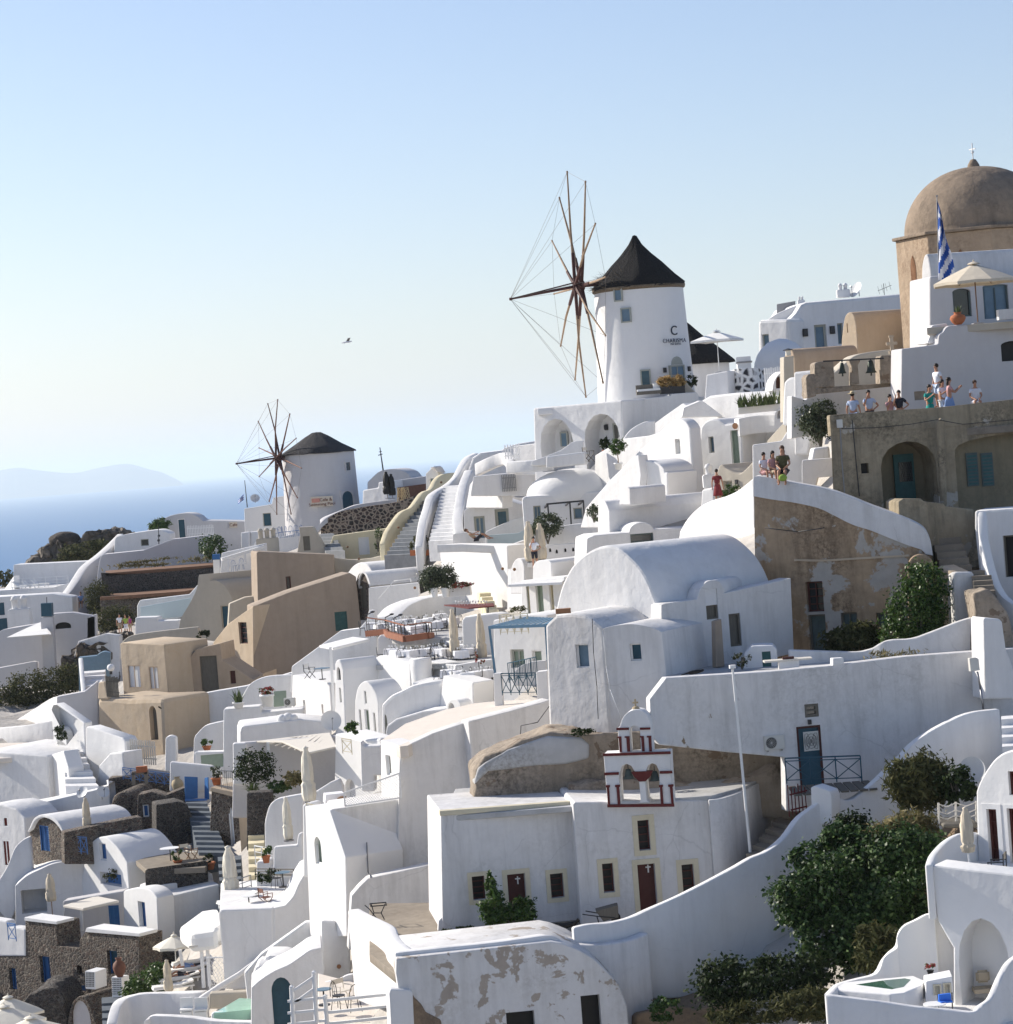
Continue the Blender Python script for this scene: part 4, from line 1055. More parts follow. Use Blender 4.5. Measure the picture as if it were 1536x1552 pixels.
# domed church
cc=P(1492,470,134);kd=134/F
ch=root('domed_church','brown domed church on an ochre eight-sided drum','church',cc)
ztop=P(1396,356,130.8).z;zb=P(1440,560,130).z
def octa(r,z0,z1,off=178):
 ps=[Vector((cc.x+r*math.cos(R(off+45*i)),cc.y+r*math.sin(R(off+45*i)),z1))for i in range(8)]
 return ps
Vd=VP(1382,420,132.2,68)
dr=prism(octa(4.2,zb,ztop)[::-1],Vector((0,0,zb-ztop)),.04);link('drum',dr,'drum',ch)
co_=prism(octa(4.38,0,ztop+.16)[::-1],Vector((0,0,-.15)),.03);link('cornice',co_,'dome',ch)
mb=MB();n_=18;pr_=[(3.72*math.cos(t)**.92,3.35*math.sin(t))for t in[math.pi/2*i/n_ for i in range(n_+1)]]
mb.lathe([(3.8,0)]+pr_[:-1]+[(0,3.35)],56,(cc.x,cc.y,ztop+.1));dm=mb.end('dome','dome',ch,smooth=60)
MB().lathe([(.34,3.2),(.30,3.45),(.20,3.62),(.14,3.72),(0,3.76)],14,(cc.x,cc.y,ztop+.1)).end('lantern_knob','dome',dm,smooth=60)
cx=Vector((cc.x,cc.y,ztop+3.8));MB().bar(cx,cx+Vector((0,0,.85)),.05).bar(cx+Vector((-.12,.2,.55)),cx+Vector((.12,-.2,.55)),.05).ball(cx+Vector((0,0,.4)),.09,1).end('cross','white_paint',dm)
# pointed blind windows of the drum
o8=octa(4.2,0,ztop)
for i in range(8):
 a_,b_=o8[i],o8[(i+1)%8];m_=(a_+b_)/2;n2=Vector((m_.x-cc.x,m_.y-cc.y,0)).normalized();t2=(b_-a_).normalized();b=bmesh.new()
 pts=[(-.26,-3.3),(.26,-3.3),(.26,-1.45),(.17,-1.1),(0,-.85),(-.17,-1.1),(-.26,-1.45)]
 b.faces.new([b.verts.new(m_+t2*x+Vector((0,0,z))+n2*.02)for x,z in pts]);bmesh.ops.solidify(b,geom=b.faces[:],thickness=.02);link('blind_window',b,'pot_brown',dr_par if False else ch)
# white vaulted wing right of the drum
Vw=VP(1404,450,121,62)
wing=H('white_chapel','white barrel vaulted building in front of the brown drum','building',Vw,[(1394,545),(1398,430)]+sp((1397.5,425),(1398,403),(1401,389),(1404.5,385),(1408,391),(1411,408))+[(1412,418),(1414,545)],('to',(1404.5,385),(1640,372))if False else Vector((12.0,3.0,0)),'white_old',[O('niche',1400.5,450,1407,494,'mauve',dep=.15,arch=.3)],bev=.06)
Vf=VP(1414,470,118.5,-12)
H('x',None,None,Vf,[(1410,545),(1410,419),(1426,417),(1426,424),(1640,414),(1640,545)],2.6,'mauve',[O('window',1443.5,438,1474.5,479,'glass_dark','teal_old',dep=.2,arch=.12),O('door',1489.5,432,1531.5,481,'slate_blue','teal_old','m' and.2,style='mp',arch=.05)],par=wing,part='front_wall')
# terrace in front of it
deck('terrace_floor','pale paved roof terrace under the beige parasol','terrace',[(1405,110),(1600,110),(1600,119),(1412,119)],(1440,494,110),mat='greige')
Vt=VP(1400,540,109.5,-14)
tw=H('terrace_wall','tall terrace wall in mauve grey shade with a stepped end below the beige parasol','wall',Vt,
[(1366,640),(1367.5,528.5),(1420,522)]+sp((1422.5,521),(1424,508),(1430,503),(1434,497),(1439,493.5))+[(1640,482),(1640,640)],1.2,'mauve',[O('window',1517,517.5,1560,545,'dark',None,dep=.4,arch=.2),O('niche',1386,593.5,1404,605.5,'oldstone',dep=.06)],bev=.05)  # wall colour greyed for the shade on its front
tag(H('parapet_block','white rounded parapet block at the stepped end of the shaded terrace wall','wall',VP(1418,505,110.2,-14),sp((1406,520),(1411,505),(1413,494),(1425,491))+[(1436,490),(1438,495),(1432,502),(1426,506),(1423,520)],1.2,'white_clean',bev=.06))
umbrella_open('large beige octagonal parasol on the upper terrace beside the flag',P(1483,492,111),2.55,1.85,.75,8,'canvas',pole='wood',rz=12)
amphora('big terracotta pot with a spiky plant on the shaded terrace wall',P(1453,492,110),.52,.34,'terracotta')
tag(blades('spiky_plant','leaf_agave',None,(0,0,0),.08,26,.42,.04,5,1.1),'spiky green plant growing in the big terracotta pot on the terrace','plant').location=P(1453,476,110)
pr_=root('terrace_parapet','low white ledge on top of the terrace wall at its far end','wall',P(1525,484,109.6));MB().box(P(1530,476,110),(.95,.5,.42)).end('ledge','white_old',pr_)
tag(pr_)
# greek flag, hanging
fl=root('flag','blue and white striped flag hanging from its pole beside the dome','flag',P(1424,424,113))
p0,p1=P(1424,424,113),P(1420.5,297,113);MB().cyl(p0,p1,.03,.02).ball(p1,.05,1).end('flagpole','metal',fl)
def flag_cloth():
 b=bmesh.new();n,m_=36,10;g=[]
 for i in range(n+1):
  t=i/n;y=303+t*121;w_=3+17*min(1,t*1.6)**.8;row=[]
  for j in range(m_+1):
   s=j/m_;x=1421.2+t*2+w_*s*(1-.25*math.sin(t*5));p=P(x,y+s*10*(1-t),113+.16*math.sin(s*9+t*4));row.append(b.verts.new(p))
  g.append(row)
 for i in range(n):
  for j in range(m_):
   f=b.faces.new((g[i][j],g[i][j+1],g[i+1][j+1],g[i+1][j]));k=int((i+j*1.3)/4.6)
   canton=i<11 and j>2
   f.material_index=(k%2)if not canton else(1 if(i in(5,6)or j==6)else 0);f.smooth=True
 link('cloth',b,['flag_blue','flag_white'],fl)
flag_cloth()
# tan vaulted chapel
tc=H('tan_chapel','tan barrel vaulted chapel roof below the domed church','chapel',VP(1288,510,138,50),[(1273,560),(1276,520)]+sp((1276,515),(1279,490),(1282,478),(1288,473),(1294,477),(1298,490),(1300,512))+[(1301.5,560)],Vector((4.6,1.7,0)),'tan_light',[O('window',1283.5,490,1286,504,'dark',None)],bev=.05)
H('x',None,None,VP(1390,500,136,-10),[(1382,524),(1382.5,480),(1397,477),(1399,523)],1.5,'tan_light',par=tc,part='buttress')
H('tan_vault','low tan barrel roof in front of the tan chapel','building',VP(1196,545,133,60),[(1188,590),(1189,548)]+sp((1189,545),(1191,534),(1196,529),(1202,533),(1205,545))+[(1206,590)],Vector((3.4,1.3,0)),'tan',bev=.05)
pl=H('lantern_pillar','greige masonry pillar crowned by a small lantern','pillar',VP(1196,560,122,-12),[(1189,640),(1188.5,541),(1203.5,539),(1206,640)],.6,'greige',bev=.03)
lt=root('lantern','small square lantern on top of the greige pillar','lantern',P(1195.5,539.5,122.3));q=P(1195.5,539.5,122.3);MB().box(q+Vector((0,0,.14)),(.22,.22,.24)).end('glass','canvas_light',lt);MB().lathe([(.24,.26),(.24,.29),(0,.36)],4,q).end('lid','iron',lt)
H('white_buttress','white flared buttress wall below the greige lantern pillar','wall',VP(1200,620,118,40),sp((1186,645),(1188,590),(1190,578),(1199,572),(1210,576),(1214,600),(1213,645)),1.5,'white_clean')
H('white_wall','tall narrow white wall beside the stone belfry pillars','wall',VP(1210,600,116,35),[(1204,690),(1203,564),(1232,561),(1232,650),(1226,690)],1.0,'white')
# belfry row
bz=111.5
def stone_block(label,x0,y0,x1,y1,d=bz,name='stone_pillar'):
 o=H(name,label,'pillar',VP((x0+x1)/2,y1,d,-8),[(x0,y1),(x0+.5,y0+3),(x0+3,y0),(x1-2,y0-1),(x1,y0+2),(x1+.5,y1)],.8,'oldstone',bev=.05)
 return o
bt=root('belfry_wall','ruined stone belfry wall with carved pillars under an iron beam','belfry',P(1290,590,bz))
def bpart(nm,pts,ext=.8,mat='oldstone',d=bz,a=-8,bev=.04):link(nm,prism([VP(pts[0][0],pts[0][1],d,a).at(*p)for p in pts],hdir(a)*-ext,bev),mat,bt)
bpart('pillar',[(1235.5,588),(1235,551),(1239,548.5),(1262,546),(1264,550),(1266,586)]);bpart('pillar',[(1335.5,582),(1334,542),(1337,538.5),(1362,538),(1367,541),(1367.5,580)])
bpart('column',[(1292,584),(1291.5,556),(1287.5,548),(1288,545),(1304.5,543),(1304.5,547),(1301,554),(1303.5,582)],.5,'oldstone',bz+.1);bpart('ledge',[(1224,600),(1225,590),(1262,586),(1368,579),(1368,584),(1240,597)],1.0,'oldstone')
bpart('broken_pier',[(1224,604),(1222,572),(1226,567),(1236,566),(1238,600)],.8)
MB().bar(P(1248,547.5,bz-.1),P(1340,543,bz-.1),.06).end('iron_beam','iron',bt)
for k,(x,y0,y1,r)in enumerate(((1277.5,549,566,6.5),(1321,545,565,9))):
 kk=bz/F;h=(y1-y0)*kk;rr=r*kk;p=P(x,y1,bz-.1)
 bl=root('church_bell','small bronze bell hanging nearer the lantern pillar' if k==0 else 'larger bronze bell hanging between the column and the wide stone pillar','bell',p)
 MB().lathe([(0,h*.97),(rr*.35,h*.95),(rr*.5,h*.75),(rr*.6,h*.4),(rr*.75,h*.15),(rr,0),(rr*.9,0),(rr*.5,h*.4),(0,h*.8)],18,p).end('bell_body','bronze',bl,smooth=60)
 MB().cyl(p+Vector((0,0,h)),P(x,545.5,bz-.1),.03).end('hanger','iron',bl);MB().cyl(p+Vector((0,0,h*.3)),p+Vector((0,0,-.12)),.015,.04).end('clapper','bronze',bl)
wp=bpart('backing_wall',[(1200,665),(1200,600),(1222,606),(1230,596),(1262,592),(1369,584),(1369,640)],.8,'white',113.5)
H('white_gable_wall','pale curved gable wall behind the hanging bells','wall',VP(1300,560,121,-8),[(1240,600),(1240,580),(1268,562),(1286,546)]+sp((1286,546),(1298,538),(1320,533),(1345,530),(1372,528))+[(1372,600)],1.5,'greige')
cr=root('stone_cross','small carved tan cross on the ledge above the bells','cross',P(1353,534,119));q=P(1353,534,119)
MB().box(q+Vector((0,0,.3)),(.16,.1,.7)).box(q+Vector((0,0,.4)),(.5,.098,.14)).box(q+Vector((0,0,.72)),(.22,.1,.1)).box(q,(.3,.12,.16)).end('cross_body','tan_light',cr)
# ---- tall white house with roof clutter
hw=H('white_house','big white house with dishes and chimneys on its flat roof','house',VP(1215,500,168,-8),[(1196,575),(1196,484),(1206,474),(1214,461),(1222,457.5),(1374,444.5),(1374,575)],7,'white',[O('door',1234,492.5,1255,527.5,'slate_blue','sage_grey',dep=.3,fw=.14),O('window',1269,490,1280,521,'slate_blue','sage_grey',dep=.3,fw=.12)],bev=.2)
H('x',None,None,VP(1150,500,168,38),[(1150,575),(1148.8,488),(1152,485),(1196,483),(1197,575)],7,'white',[O('door',1154.5,507,1168,542,'slate_blue','sage_grey',dep=.25)],par=hw,part='side_wing',bev=.2)
H('x',None,None,VP(1190,475,169,10),[(1164,490)]+sp((1164,484),(1178,475),(1196,467),(1217,459))+[(1217,490)],4,'white',par=hw,part='roof_parapet')
Vh=VP(1215,500,167.9,-8)
for x,y,l in((1221,504,'square wall lamp left of the blue grey door on the big white house'),(1262,500,'square wall lamp between the blue grey door and window of the big white house')):wall_lamp(l,Vh,x,y,.5)
wall_lamp('square lamp beside the narrow door of the curved wing',VP(1172,513,167.6,38),1172,513,.5)
MB()
b=MB();b.ball(P(1186,562,163),(1.75,1.5,2.0),3);tag(b.end('white_half_dome','white_clean',None,60,origin=P(1186,580,163)),'smooth white half dome beside the curved wing','dome')
chimney_pots('chimney with tall cowl on the big white house roof',P(1279,451,171),2,0,1.0,'white',h=.75)
dish('satellite dish tilted up on the big white house roof',P(1303,449,171),-60,.55,.3,30)
chimney_pots('pair of stubby chimney pots at the curved roof edge',P(1215,462,170),2,0,.55)
an=root('tv_antenna','spidery television antenna on the big white house roof','antenna',P(1341,447,171));q=P(1341,447,171);mb=MB();mb.cyl(q,q+Vector((0,0,.75)),.02).cyl(q+Vector((-.4,0,.3)),q+Vector((.5,0,.6)),.015)
for t in(-.35,-.1,.15,.4):mb.cyl(q+Vector((t,-.3,.42+t*.3-.25)),q+Vector((t,.3,.42+t*.3+.3)),.012,n=4)
mb.end('aerial','iron',an)
sc_=H('lattice_screen','grey lattice screen on the roof corner of the big white house','screen',VP(1190,465,172,0),[(1178,482),(1178,461),(1206,456),(1206,478)],.05,'metal',bev=0)
# thatched round house behind the mill
kt=180/F;tb=P(1049,600,180);th=root('thatched_round_house','white round house with a dark thatched cone roof partly behind the tall windmill','house',tb)
zt=P(1060,551,180).z-tb.z;MB().lathe([(2.75,-2),(2.7,zt)],36,tb).end('wall','white',th,smooth=50)
MB().lathe([(2.6,zt-.1),(3.15,zt-.05),(3.1,zt+.1),(2.5,zt+.65),(1.7,zt+1.35),(1.0,zt+1.95),(.45,zt+2.5),(.2,zt+2.75),(0,zt+2.9)],36,tb).end('roof','thatch',th,smooth=60)
umbrella_open('white square parasol in front of the thatched cone roof',P(1091,566,158),2.5,1.75,.5,4,'canvas_white',pole='white_paint',rz=20)
WL('low_stone_wall','white wall studded with dark lava stones near the white parasol','wall',[(1100,566,156),(1112,560,154.5),(1130,557.5,154),(1147,558,154),(1160,559,155)],1.6,.5,'white_spots')
picket('white picket fence between the dark studded wall and the lantern pillar',P(1160,592,152),P(1190,590,151),1.3)
ck=root('kiosk','small white roof kiosk with grey crates behind the studded wall','kiosk',P(1128,560,157));MB().box(P(1128,556,157),(.8,.8,1.2)).end('crate','white_paint',ck);MB().box(P(1128,549,157),(.9,.9,.1)).end('lid','metal',ck)
WL('white_arch_wall','white wall with a brown shaded arch beside the picket fence','wall',[(1160,598,148),(1170,592,147),(1185,590,146),(1192,590,146)],1.2,1.0,'white')
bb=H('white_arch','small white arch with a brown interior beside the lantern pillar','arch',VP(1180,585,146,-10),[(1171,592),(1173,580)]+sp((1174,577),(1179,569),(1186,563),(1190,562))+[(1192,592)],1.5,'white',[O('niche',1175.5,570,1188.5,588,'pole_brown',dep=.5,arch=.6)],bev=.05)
# ================================================================ below the tall mill
ar=H('arcade_house','white cubic house with two deep arched porches below the tall windmill','house',VP(870,660,160,37),[(812,760),(808.5,618.5),(943,606.5),(946,760)],7,'white',
[O('arch',817,636.5,872,712,'white',dep=1.5,arch=.45),O('arch',884,629,945-1.5,712,'white',dep=1.5,arch=.42)],bev=.1)
Vb2=VP(870,660,160,37);Vb2.o=Vb2.o-Vb2.n*1.43
def at_back(kind,x0,y0,x1,y1,mat,frame,par,Vx,name=None,style=''):
 (ring,(u0,z0,u1,z1))=rect(Vx,x0,y0,x1,y1);b=prism([p+Vx.n*.08 for p in ring],-Vx.n*.07,0);o=link(name or kind,b,mat,par)
 MB().obox(Vx.w(u0-.1,z0,.012),Vx.u*.1,Vector((0,0,z1-z0+.1)),Vx.n*.09).obox(Vx.w(u1,z0,.012),Vx.u*.1,Vector((0,0,z1-z0+.1)),Vx.n*.09).obox(Vx.w(u0,z1,.012),Vx.u*(u1-u0),Vector((0,0,.1)),Vx.n*.09).end('frame',frame,o)
 return o
at_back('window',852,657,861,676,'slate_blue','sage_grey',ar,Vb2);at_back('door',932,644,941,690,'glass_dark','sage_grey',ar,Vb2);at_back('door',869,655,873,690,'petrol','sage_grey',ar,Vb2)
wall_lamp('square lamp inside the right-hand arched porch',Vb2,919.5,647.5,.35)
H('mill_terrace','white terrace block carrying the tall windmill','terrace',VP(943,650,159.5,-8),[(943.5,760),(943.5,607),(1018,599.5),(1018,597),(1056,594),(1060,600),(1060,700)],9,'white',bev=.08)
bb_=P(981,620,165)
deck('mill_platform','white paved platform around the foot of the tall windmill','terrace',[(815,161),(943,160.2),(1056,160.5),(1075,170),(1060,180),(900,180),(820,172)],(943,609,159.8),th=.4,mat='white')
H('stair_parapet','white sloping parapet beside the tall windmill door','wall',VP(1040,590,161,-5),[(1036,600),(1033,577),(1037,575),(1058,598),(1058,602)],.4,'greige')
for i,(x,y,s)in enumerate(((1010.5,597,1),(1029.5,596,1))):
 p=P(x,y,160.6);rt=root('grass_planter',('golden ornamental grass in a dark box, nearer the tall windmill window' if i==0 else 'golden ornamental grass in a dark box under the CHARISMA door'),'planter',p)
 MB().box(p+Vector((0,0,.22)),(.75,.5,.44)).end('box','iron',rt);leaves('grass','leaf_straw',rt,[(p+Vector((0,0,.72)),(.44,.36,.36))],1500,.05,i,.8,4.0)
tr_=root('terrace_lounge','grey cushioned sofa by the foot of the tall windmill','sofa',P(985,601,160.4));p=P(984,600,160.4)
MB().box(p+Vector((0,0,.2)),(1.5,.7,.2)).box(p+Vector((.0,.3,.45)),(1.5,.14,.5)).end('frame','wood_grey',tr_);MB().box(p+Vector((0,-.02,.36)),(1.4,.6,.14)).box(p+Vector((.5,.2,.55)),(.4,.16,.36),.2).end('cushion','white_paint',tr_)
bush('round_shrub','round dark shrub beside the tall windmill door','shrub',P(1048,577,161.5),(.36,.36,.36),700,'leaf_dark',.07,4)
# staggered white walls in front of the arches
WL('terrace_wall','long low white terrace wall crossing below the arched porches','wall',[(766,700,158),(800,698,157),(830,696,156.5)],.7,1.0,'white',smoothn=1)
H('white_wall','white wall block standing in front of the right-hand arched porch','wall',VP(860,690,154,10),[(828,710),(828,692),(886,684.5),(888,704)],1.2,'white',bev=.08)
H('curved_parapet','white sloping parapet rising to the pillar between the arched porches','wall',VP(850,680,156,12),[(806,706),(806,699),(826,692)]+sp((826,692),(850,682),(868,670),(884,668))+[(884,704)],.5,'white',bev=.05)
WL('curved_terrace_wall','curved white parapet rising towards the two arched porches','wall',[(719,703,171),(738,694,170),(762,686,169),(768,700,166)],.8,.5,'white',smoothn=3)
H('white_block','white flat roof block beside the left-hand arched porch','building',VP(800,680,166,40),[(780,720),(779,676),(812,672),(814,720)],3,'white',bev=.05)
picket('short white picket fence on the terrace left of the arched porches',P(765,697,163),P(790,694,163),.9)
lg=director_chair('folding canvas chair in front of the right-hand arched porch',P(893,700,154.5),60,'wood_grey','pale_wood')
potted('leafy pot plant with red blooms inside the right-hand arched porch',P(918,688,159),.2,.25,(.3,.28,.4),'leaf_dark',500,.1,seed=8)
# stair walls right of arches
H('white_stair_wall','white stepped wall with a curved grey recess right of the arches','wall',VP(960,650,153,58),[(902,760),(902,690),(945,665),(985,660),(1000,655),(1000,760)],1.5,'white',bev=.06)
H('curved_parapet','curved white parapet beside the steps under the windmill terrace','wall',VP(970,650,157,10),[(943,672)]+sp((943,668),(955,652),(975,640),(993,637))+[(994,664)],.5,'white')
H('white_wall','white sloping wall climbing to the windmill terrace','wall',VP(1000,640,155,56),[(994,690),(993,641),(1008,630),(1035,611),(1047,618),(1040,690)],2,'white',bev=.05)
tp=topiary('ball topped topiary tree with thin trunk beside the white steps',P(938,712,149),1.45,.45,n=1500)
# white cluster
hc_=H('white_house','white gabled house with one small window above the olive topiary','house',VP(1030,690,145,58),[(905,800),(935,722),(966,686),(985,668),(1008,647)]+sp((1008,647),(1018,638),(1026,634.5),(1035,636),(1042,642),(1046,649.5))+[(1053,745),(1053,800)],('x',1053,740,1070,58),'white_clean',
[O('window',1023,665.5,1032,687.5,'sage_grey','white_paint',dep=.3)],bev=.1)
hd_=H('white_house','white vaulted house with a green door and round wall ornament','house',VP(1080,680,146.5,40),[(1055,790),(1060,680),(1062,650)]+sp((1062,648),(1068,640),(1078,635),(1088,635.5),(1097,641))+[(1099,642.5),(1125,640),(1128,790)],4,'white_clean',
[O('window',1073.5,662,1083.5,686,'slate_blue','sage_grey',dep=.25),O('door',1106.5,652.5,1122.5,705,'sage','sage',dep=.25,style='p')],bev=.1)
Vq=VP(1080,680,146.4,40);q=Vq.at(1115,645.5);og=MB();og.cyl(q,q+Vq.n*.05,.17,n=20);og.end('round_ornament','pot_brown',hd_)
H('white_house','white wall with a tiny window right of the green door','house',VP(1140,660,149,5),[(1123,740),(1124,640),(1130,636),(1190,650),(1190,740)],3,'white',[O('window',1139.5,646,1146,660.5,'sage_grey','white_paint')],bev=.06)
H('upper_terrace_wall','broad white sloping roof wall with a peaked corner above the gabled house','building',VP(1064,620,151,52),[(1030,680),(1036,622),(1050,613),(1064,606.5),(1075,600),(1112,595.5),(1150,597)]+sp((1150,597),(1170,599),(1184,606),(1192,622))+[(1192,690),(1096,690)],5,'white',bev=.12)
H('white_triangle_wall','white triangular stair wall above the gabled house roof','wall',VP(1064,620,149,-12),[(1034,633),(1037,618),(1064,606.5),(1080,618),(1097,631)],.8,'white',bev=.05)
H('white_parapet','white parapet corner below the white parasol','wall',VP(1085,580,154,30),[(1068,606),(1071,568),(1103,562),(1104,600)],2.5,'white',bev=.06)
pb=H('planter_box','long white planter box of agaves on the sloping roof','planter',VP(1148,620,143.5,10),[(1119,628),(1119,618),(1182,611),(1182,622)],.6,'white_clean',bev=.04)
ag=blades('agave_row','leaf_agave',None,(0,0,0),.1,130,.85,.09,6,1.0,.1,line=(P(1121,618,143.2)-P(1150,616,143.2),P(1181,612,143.2)-P(1150,616,143.2)));tag(ag,'row of spiky green agaves in the long white planter','plant');ag.location=P(1150,616,143.2)
WL('white_parapet','low white parapet below the agave planter','wall',[(1120,634,145),(1150,629,145),(1190,627,144)],1.0,1.2,'white',smoothn=2)
H('white_arch_wall','small white arched recess near the flared buttress','wall',VP(1185,625,143,25),[(1174,650),(1174,630)]+arc((1175,629),(1192,626),7)+[(1193,650)],1.0,'white',[O('niche',1177.5,622,1186,634,'mauve',dep=.3,arch=.7)],bev=.03)
H('white_wall','white sloping wall with a tan triangular face behind the seated people','wall',VP(1180,650,141,60),[(1163,700),(1163,668),(1192,636),(1193,700)],1.5,'greige',bev=.04)
# small arched chapel, pool house roof etc. in front of the gabled house
H('white_house','small white arched house with a grey shutter window beneath the gable','house',VP(980,720,142,50),[(945,790),(946,716)]+arc((949,716),(1008,716),18)+[(1012,716),(1013,790)],2.2,'white_clean',[O('window',973,719.5,981,736,'sage_grey','white_paint')],bev=.06)
ss=H('stair_side_wall','long white wall sloping down beside the topiary tree','wall',VP(930,740,144,58),[(880,800),(888,770),(925,727),(962,691),(968,690),(972,720),(965,800)],.6,'white',bev=.05)
H('vaulted_building','small white barrel roof in front of the arched house','building',VP(945,745,136,58),[(939,765),(940,745)]+arc((941,744),(955,742),5)+[(956,765)],Vector((1.9,1.1,0)),'white',bev=.04)
H('white_house','round white domed hut with lamp beside the flowering pot','house',VP(1112,730,136,45),[(1082,780),(1084,724)]+sp((1086,722),(1089,710),(1094,704),(1102,710),(1116,717),(1126,715),(1150,690))+[(1150,780)],2.5,'greige',[O('door',1096,729,1112,760,'sage_grey','greige',style='m')],bev=.06)
wall_lamp('round brown lamp on the domed hut',VP(1118,730,135.9,45),1118.5,730,.3)
cn=chimney_pots('white chimney stack between the gabled and green door houses',P(1076,740,138),1,0,1.3)
H('white_block','plain white block beside the chimney stack','building',VP(1075,745,137,50),[(1062,775),(1064,742),(1082,738),(1084,775)],1.5,'white')
bush('flower_pot','green bush with yellow flowers by the domed hut door','bush',P(1106,744,133),(.42,.4,.36),700,'leaf_green',.08,12)
H('white_arch','small grey arched opening low in the gabled house wall','niche',VP(1032,740,143.6,58),[(1020,748)]+arc((1021.5,745),(1044,743),11)+[(1044.5,746)],.1,'mauve',bev=0)
# long vault over vault
H('vaulted_house','long white barrel vaulted roof below the gabled house','house',VP(912,790,137,62),[(906,850),(906.5,775)]+sp((906.5,775),(907,766),(911,759),(918,761),(924,775))+[(925,850)],Vector((5.7,2.7,0)),'white',bev=.06)
dv=H('dormer_house','white arched dormer with a dark slot window on the long barrel vault','house',VP(960,810,134,-8),[(888,860),(890,816),(902,811),(950,807)]+arc((954,807),(991,802),13)+[(1100,796),(1120,860)],3.5,'white',[O('window',955.5,810,991.5,820.5,'glass_dark','teal_old',dep=.3)],bev=.06)
H('white_wall','big white wall curving up behind the three seated people','wall',VP(1100,780,122,58),[(1020,860),(1030,810)]+sp((1030,806),(1042,786),(1060,768),(1080,758),(1100,752),(1120,742),(1142,724))+[(1150,860)],2.0,'white_clean',bev=.08)
H('white_wall','white wall rising behind the seated people to the bushy olive','wall',VP(1180,700,117,10),[(1142,800),(1141,674),(1185,668)]+sp((1185,668),(1195,652),(1206,646),(1228,644))+[(1229,800)],1.0,'white',bev=.06)
H('white_block','white low wall end beside the dark bearded doorway steps','wall',VP(1230,710,109,10),[(1215,760)]+sp((1216,735),(1216,702),(1218,697))+[(1262,694),(1263,722),(1240,724),(1236,740)],.8,'white',bev=.06)
H('white_block','white block under the bushy olive tree','wall',VP(1248,690,111,-5),[(1230,700),(1234,679),(1258,676),(1260,700)],.8,'white')
bush('olive_tree','bushy olive tree growing at the corner of the old olive-brown wall','tree',P(1242,641,113),(.82,.7,.95),4200,'leaf_olive',.075,21,blobs=[(P(1242,640,113),(.8,.7,.75)),(P(1250,622,113),(.5,.5,.4)),(P(1228,632,113),(.5,.5,.5))])
# ================================================================ olive brown house with the tourists' terrace
Vo=VP(1340,680,103,-10)
oh=H('old_house','old olive brown plastered house with a pointed arched porch under the tourist terrace','house',Vo,
[(1268,860),(1260,661),(1340,654.5),(1422,649),(1640,626),(1640,860)],('dir',9,8),'olive',
[O('arch',1333,672,1427,800,'olive_shade',dep=1.6,arch=.27),O('arch',1446,664,1620,800,'olive_shade',dep=.55,arch=.12),O('window',1305,702.5,1318,717,'dark',None,dep=.25)],bev=0)
H('x',None,None,Vo,[(1260,661),(1258,632),(1259,629),(1340,622.5),(1422,617.5),(1640,594),(1640,626),(1422,649),(1340,654.5)],.4,'olive',par=oh,part='parapet',bev=.02)
Vi=VP(1340,680,103,-10);Vi.o=Vo.o-Vo.n*1.55
ds=at_back('door',1357,693,1387,790,'teal','teal',oh,Vi);(rg_,(u0,z0,u1,z1))=rect(Vi,1361,701,1383,729)
MB().obox(Vi.w(u0,z0,.085),Vi.u*(u1-u0),Vector((0,0,z1-z0)),Vi.n*.02).end('pane','glass_dark',ds)
g=MB()
for k in range(7):g.bar(Vi.w(u0+(u1-u0)*k/6,z0,.12),Vi.w(u0+(u1-u0)*((k+3)/6 if k<4 else 1),z0+(z1-z0)*(1 if k<4 else(6-k)/3),.12),.015);g.bar(Vi.w(u0+(u1-u0)*k/6,z1,.12),Vi.w(u0+(u1-u0)*((k+3)/6 if k<4 else 1),z1-(z1-z0)*(1 if k<4 else(6-k)/3),.12),.015)
g.end('grille','iron',ds)
Vj=VP(1340,680,103,-10);Vj.o=Vo.o-Vo.n*.54
for nm,a,b_ in(('shutter',1463.5,1484.5),('shutter',1486,1507.5)):
 (rg_,(u0,z0,u1,z1))=rect(Vj,a,687,b_,736);s_=MB();s_.obox(Vj.w(u0,z0,0),Vj.u*(u1-u0),Vector((0,0,z1-z0)),Vj.n*.05);so=s_.end(nm,'teal_old',oh);s_=MB()
 for k in range(9):s_.obox(Vj.w(u0+.05,z0+.06+(z1-z0-.1)*k/9,.05),Vj.u*(u1-u0-.1),Vector((0,0,.08)),Vj.n*.02)
 s_.end('louvres','teal',so)
H('x',None,None,VP(1428,690,102.75,-10),[(1421,640),(1427,632),(1434,636),(1437,768),(1429,768)],.3,'olive',par=oh,part='pilaster')
pp=root('meter_box','grey meter box with conduits running down the old olive brown house','meter box',P(1273,642,102.7));p=P(1273,642,102.6)
MB().box(p,(.22,.16,.32)).end('box','plastic',pp)
MB().tube([P(1274,648,102.7),P(1276.5,700,102.7),P(1281,752,102.7)],.028).end('conduit','metal',pp);MB().tube([P(1292,636,102.8),P(1297,690,102.8),P(1303,752,102.8)],.022).end('conduit','iron',pp)
MB().tube([P(1276,650,102.7),P(1330,648,102.75),P(1380,643,102.75),P(1421,636,102.75),P(1460,643,102.8),P(1536,636,102.7)],.014).end('cable','iron',pp)
H('plaster_block','rough olive plaster block at the foot of the arched porch','wall',VP(1400,790,100.5,-10),[(1372,870),(1364,800),(1362.5,760),(1370,755.5),(1397,755.5),(1401,759.5),(1430,763),(1434,767),(1477,772),(1479,800),(1476,825),(1468,842),(1465,870)],1.6,'olive',bev=.05)
ST('stone_steps','worn grey stone steps beside the rough olive plaster block',(1428,868,98.6),(1474,866,98.6),(1408,806,101.6),(1450,803,101.6),6,'concrete')
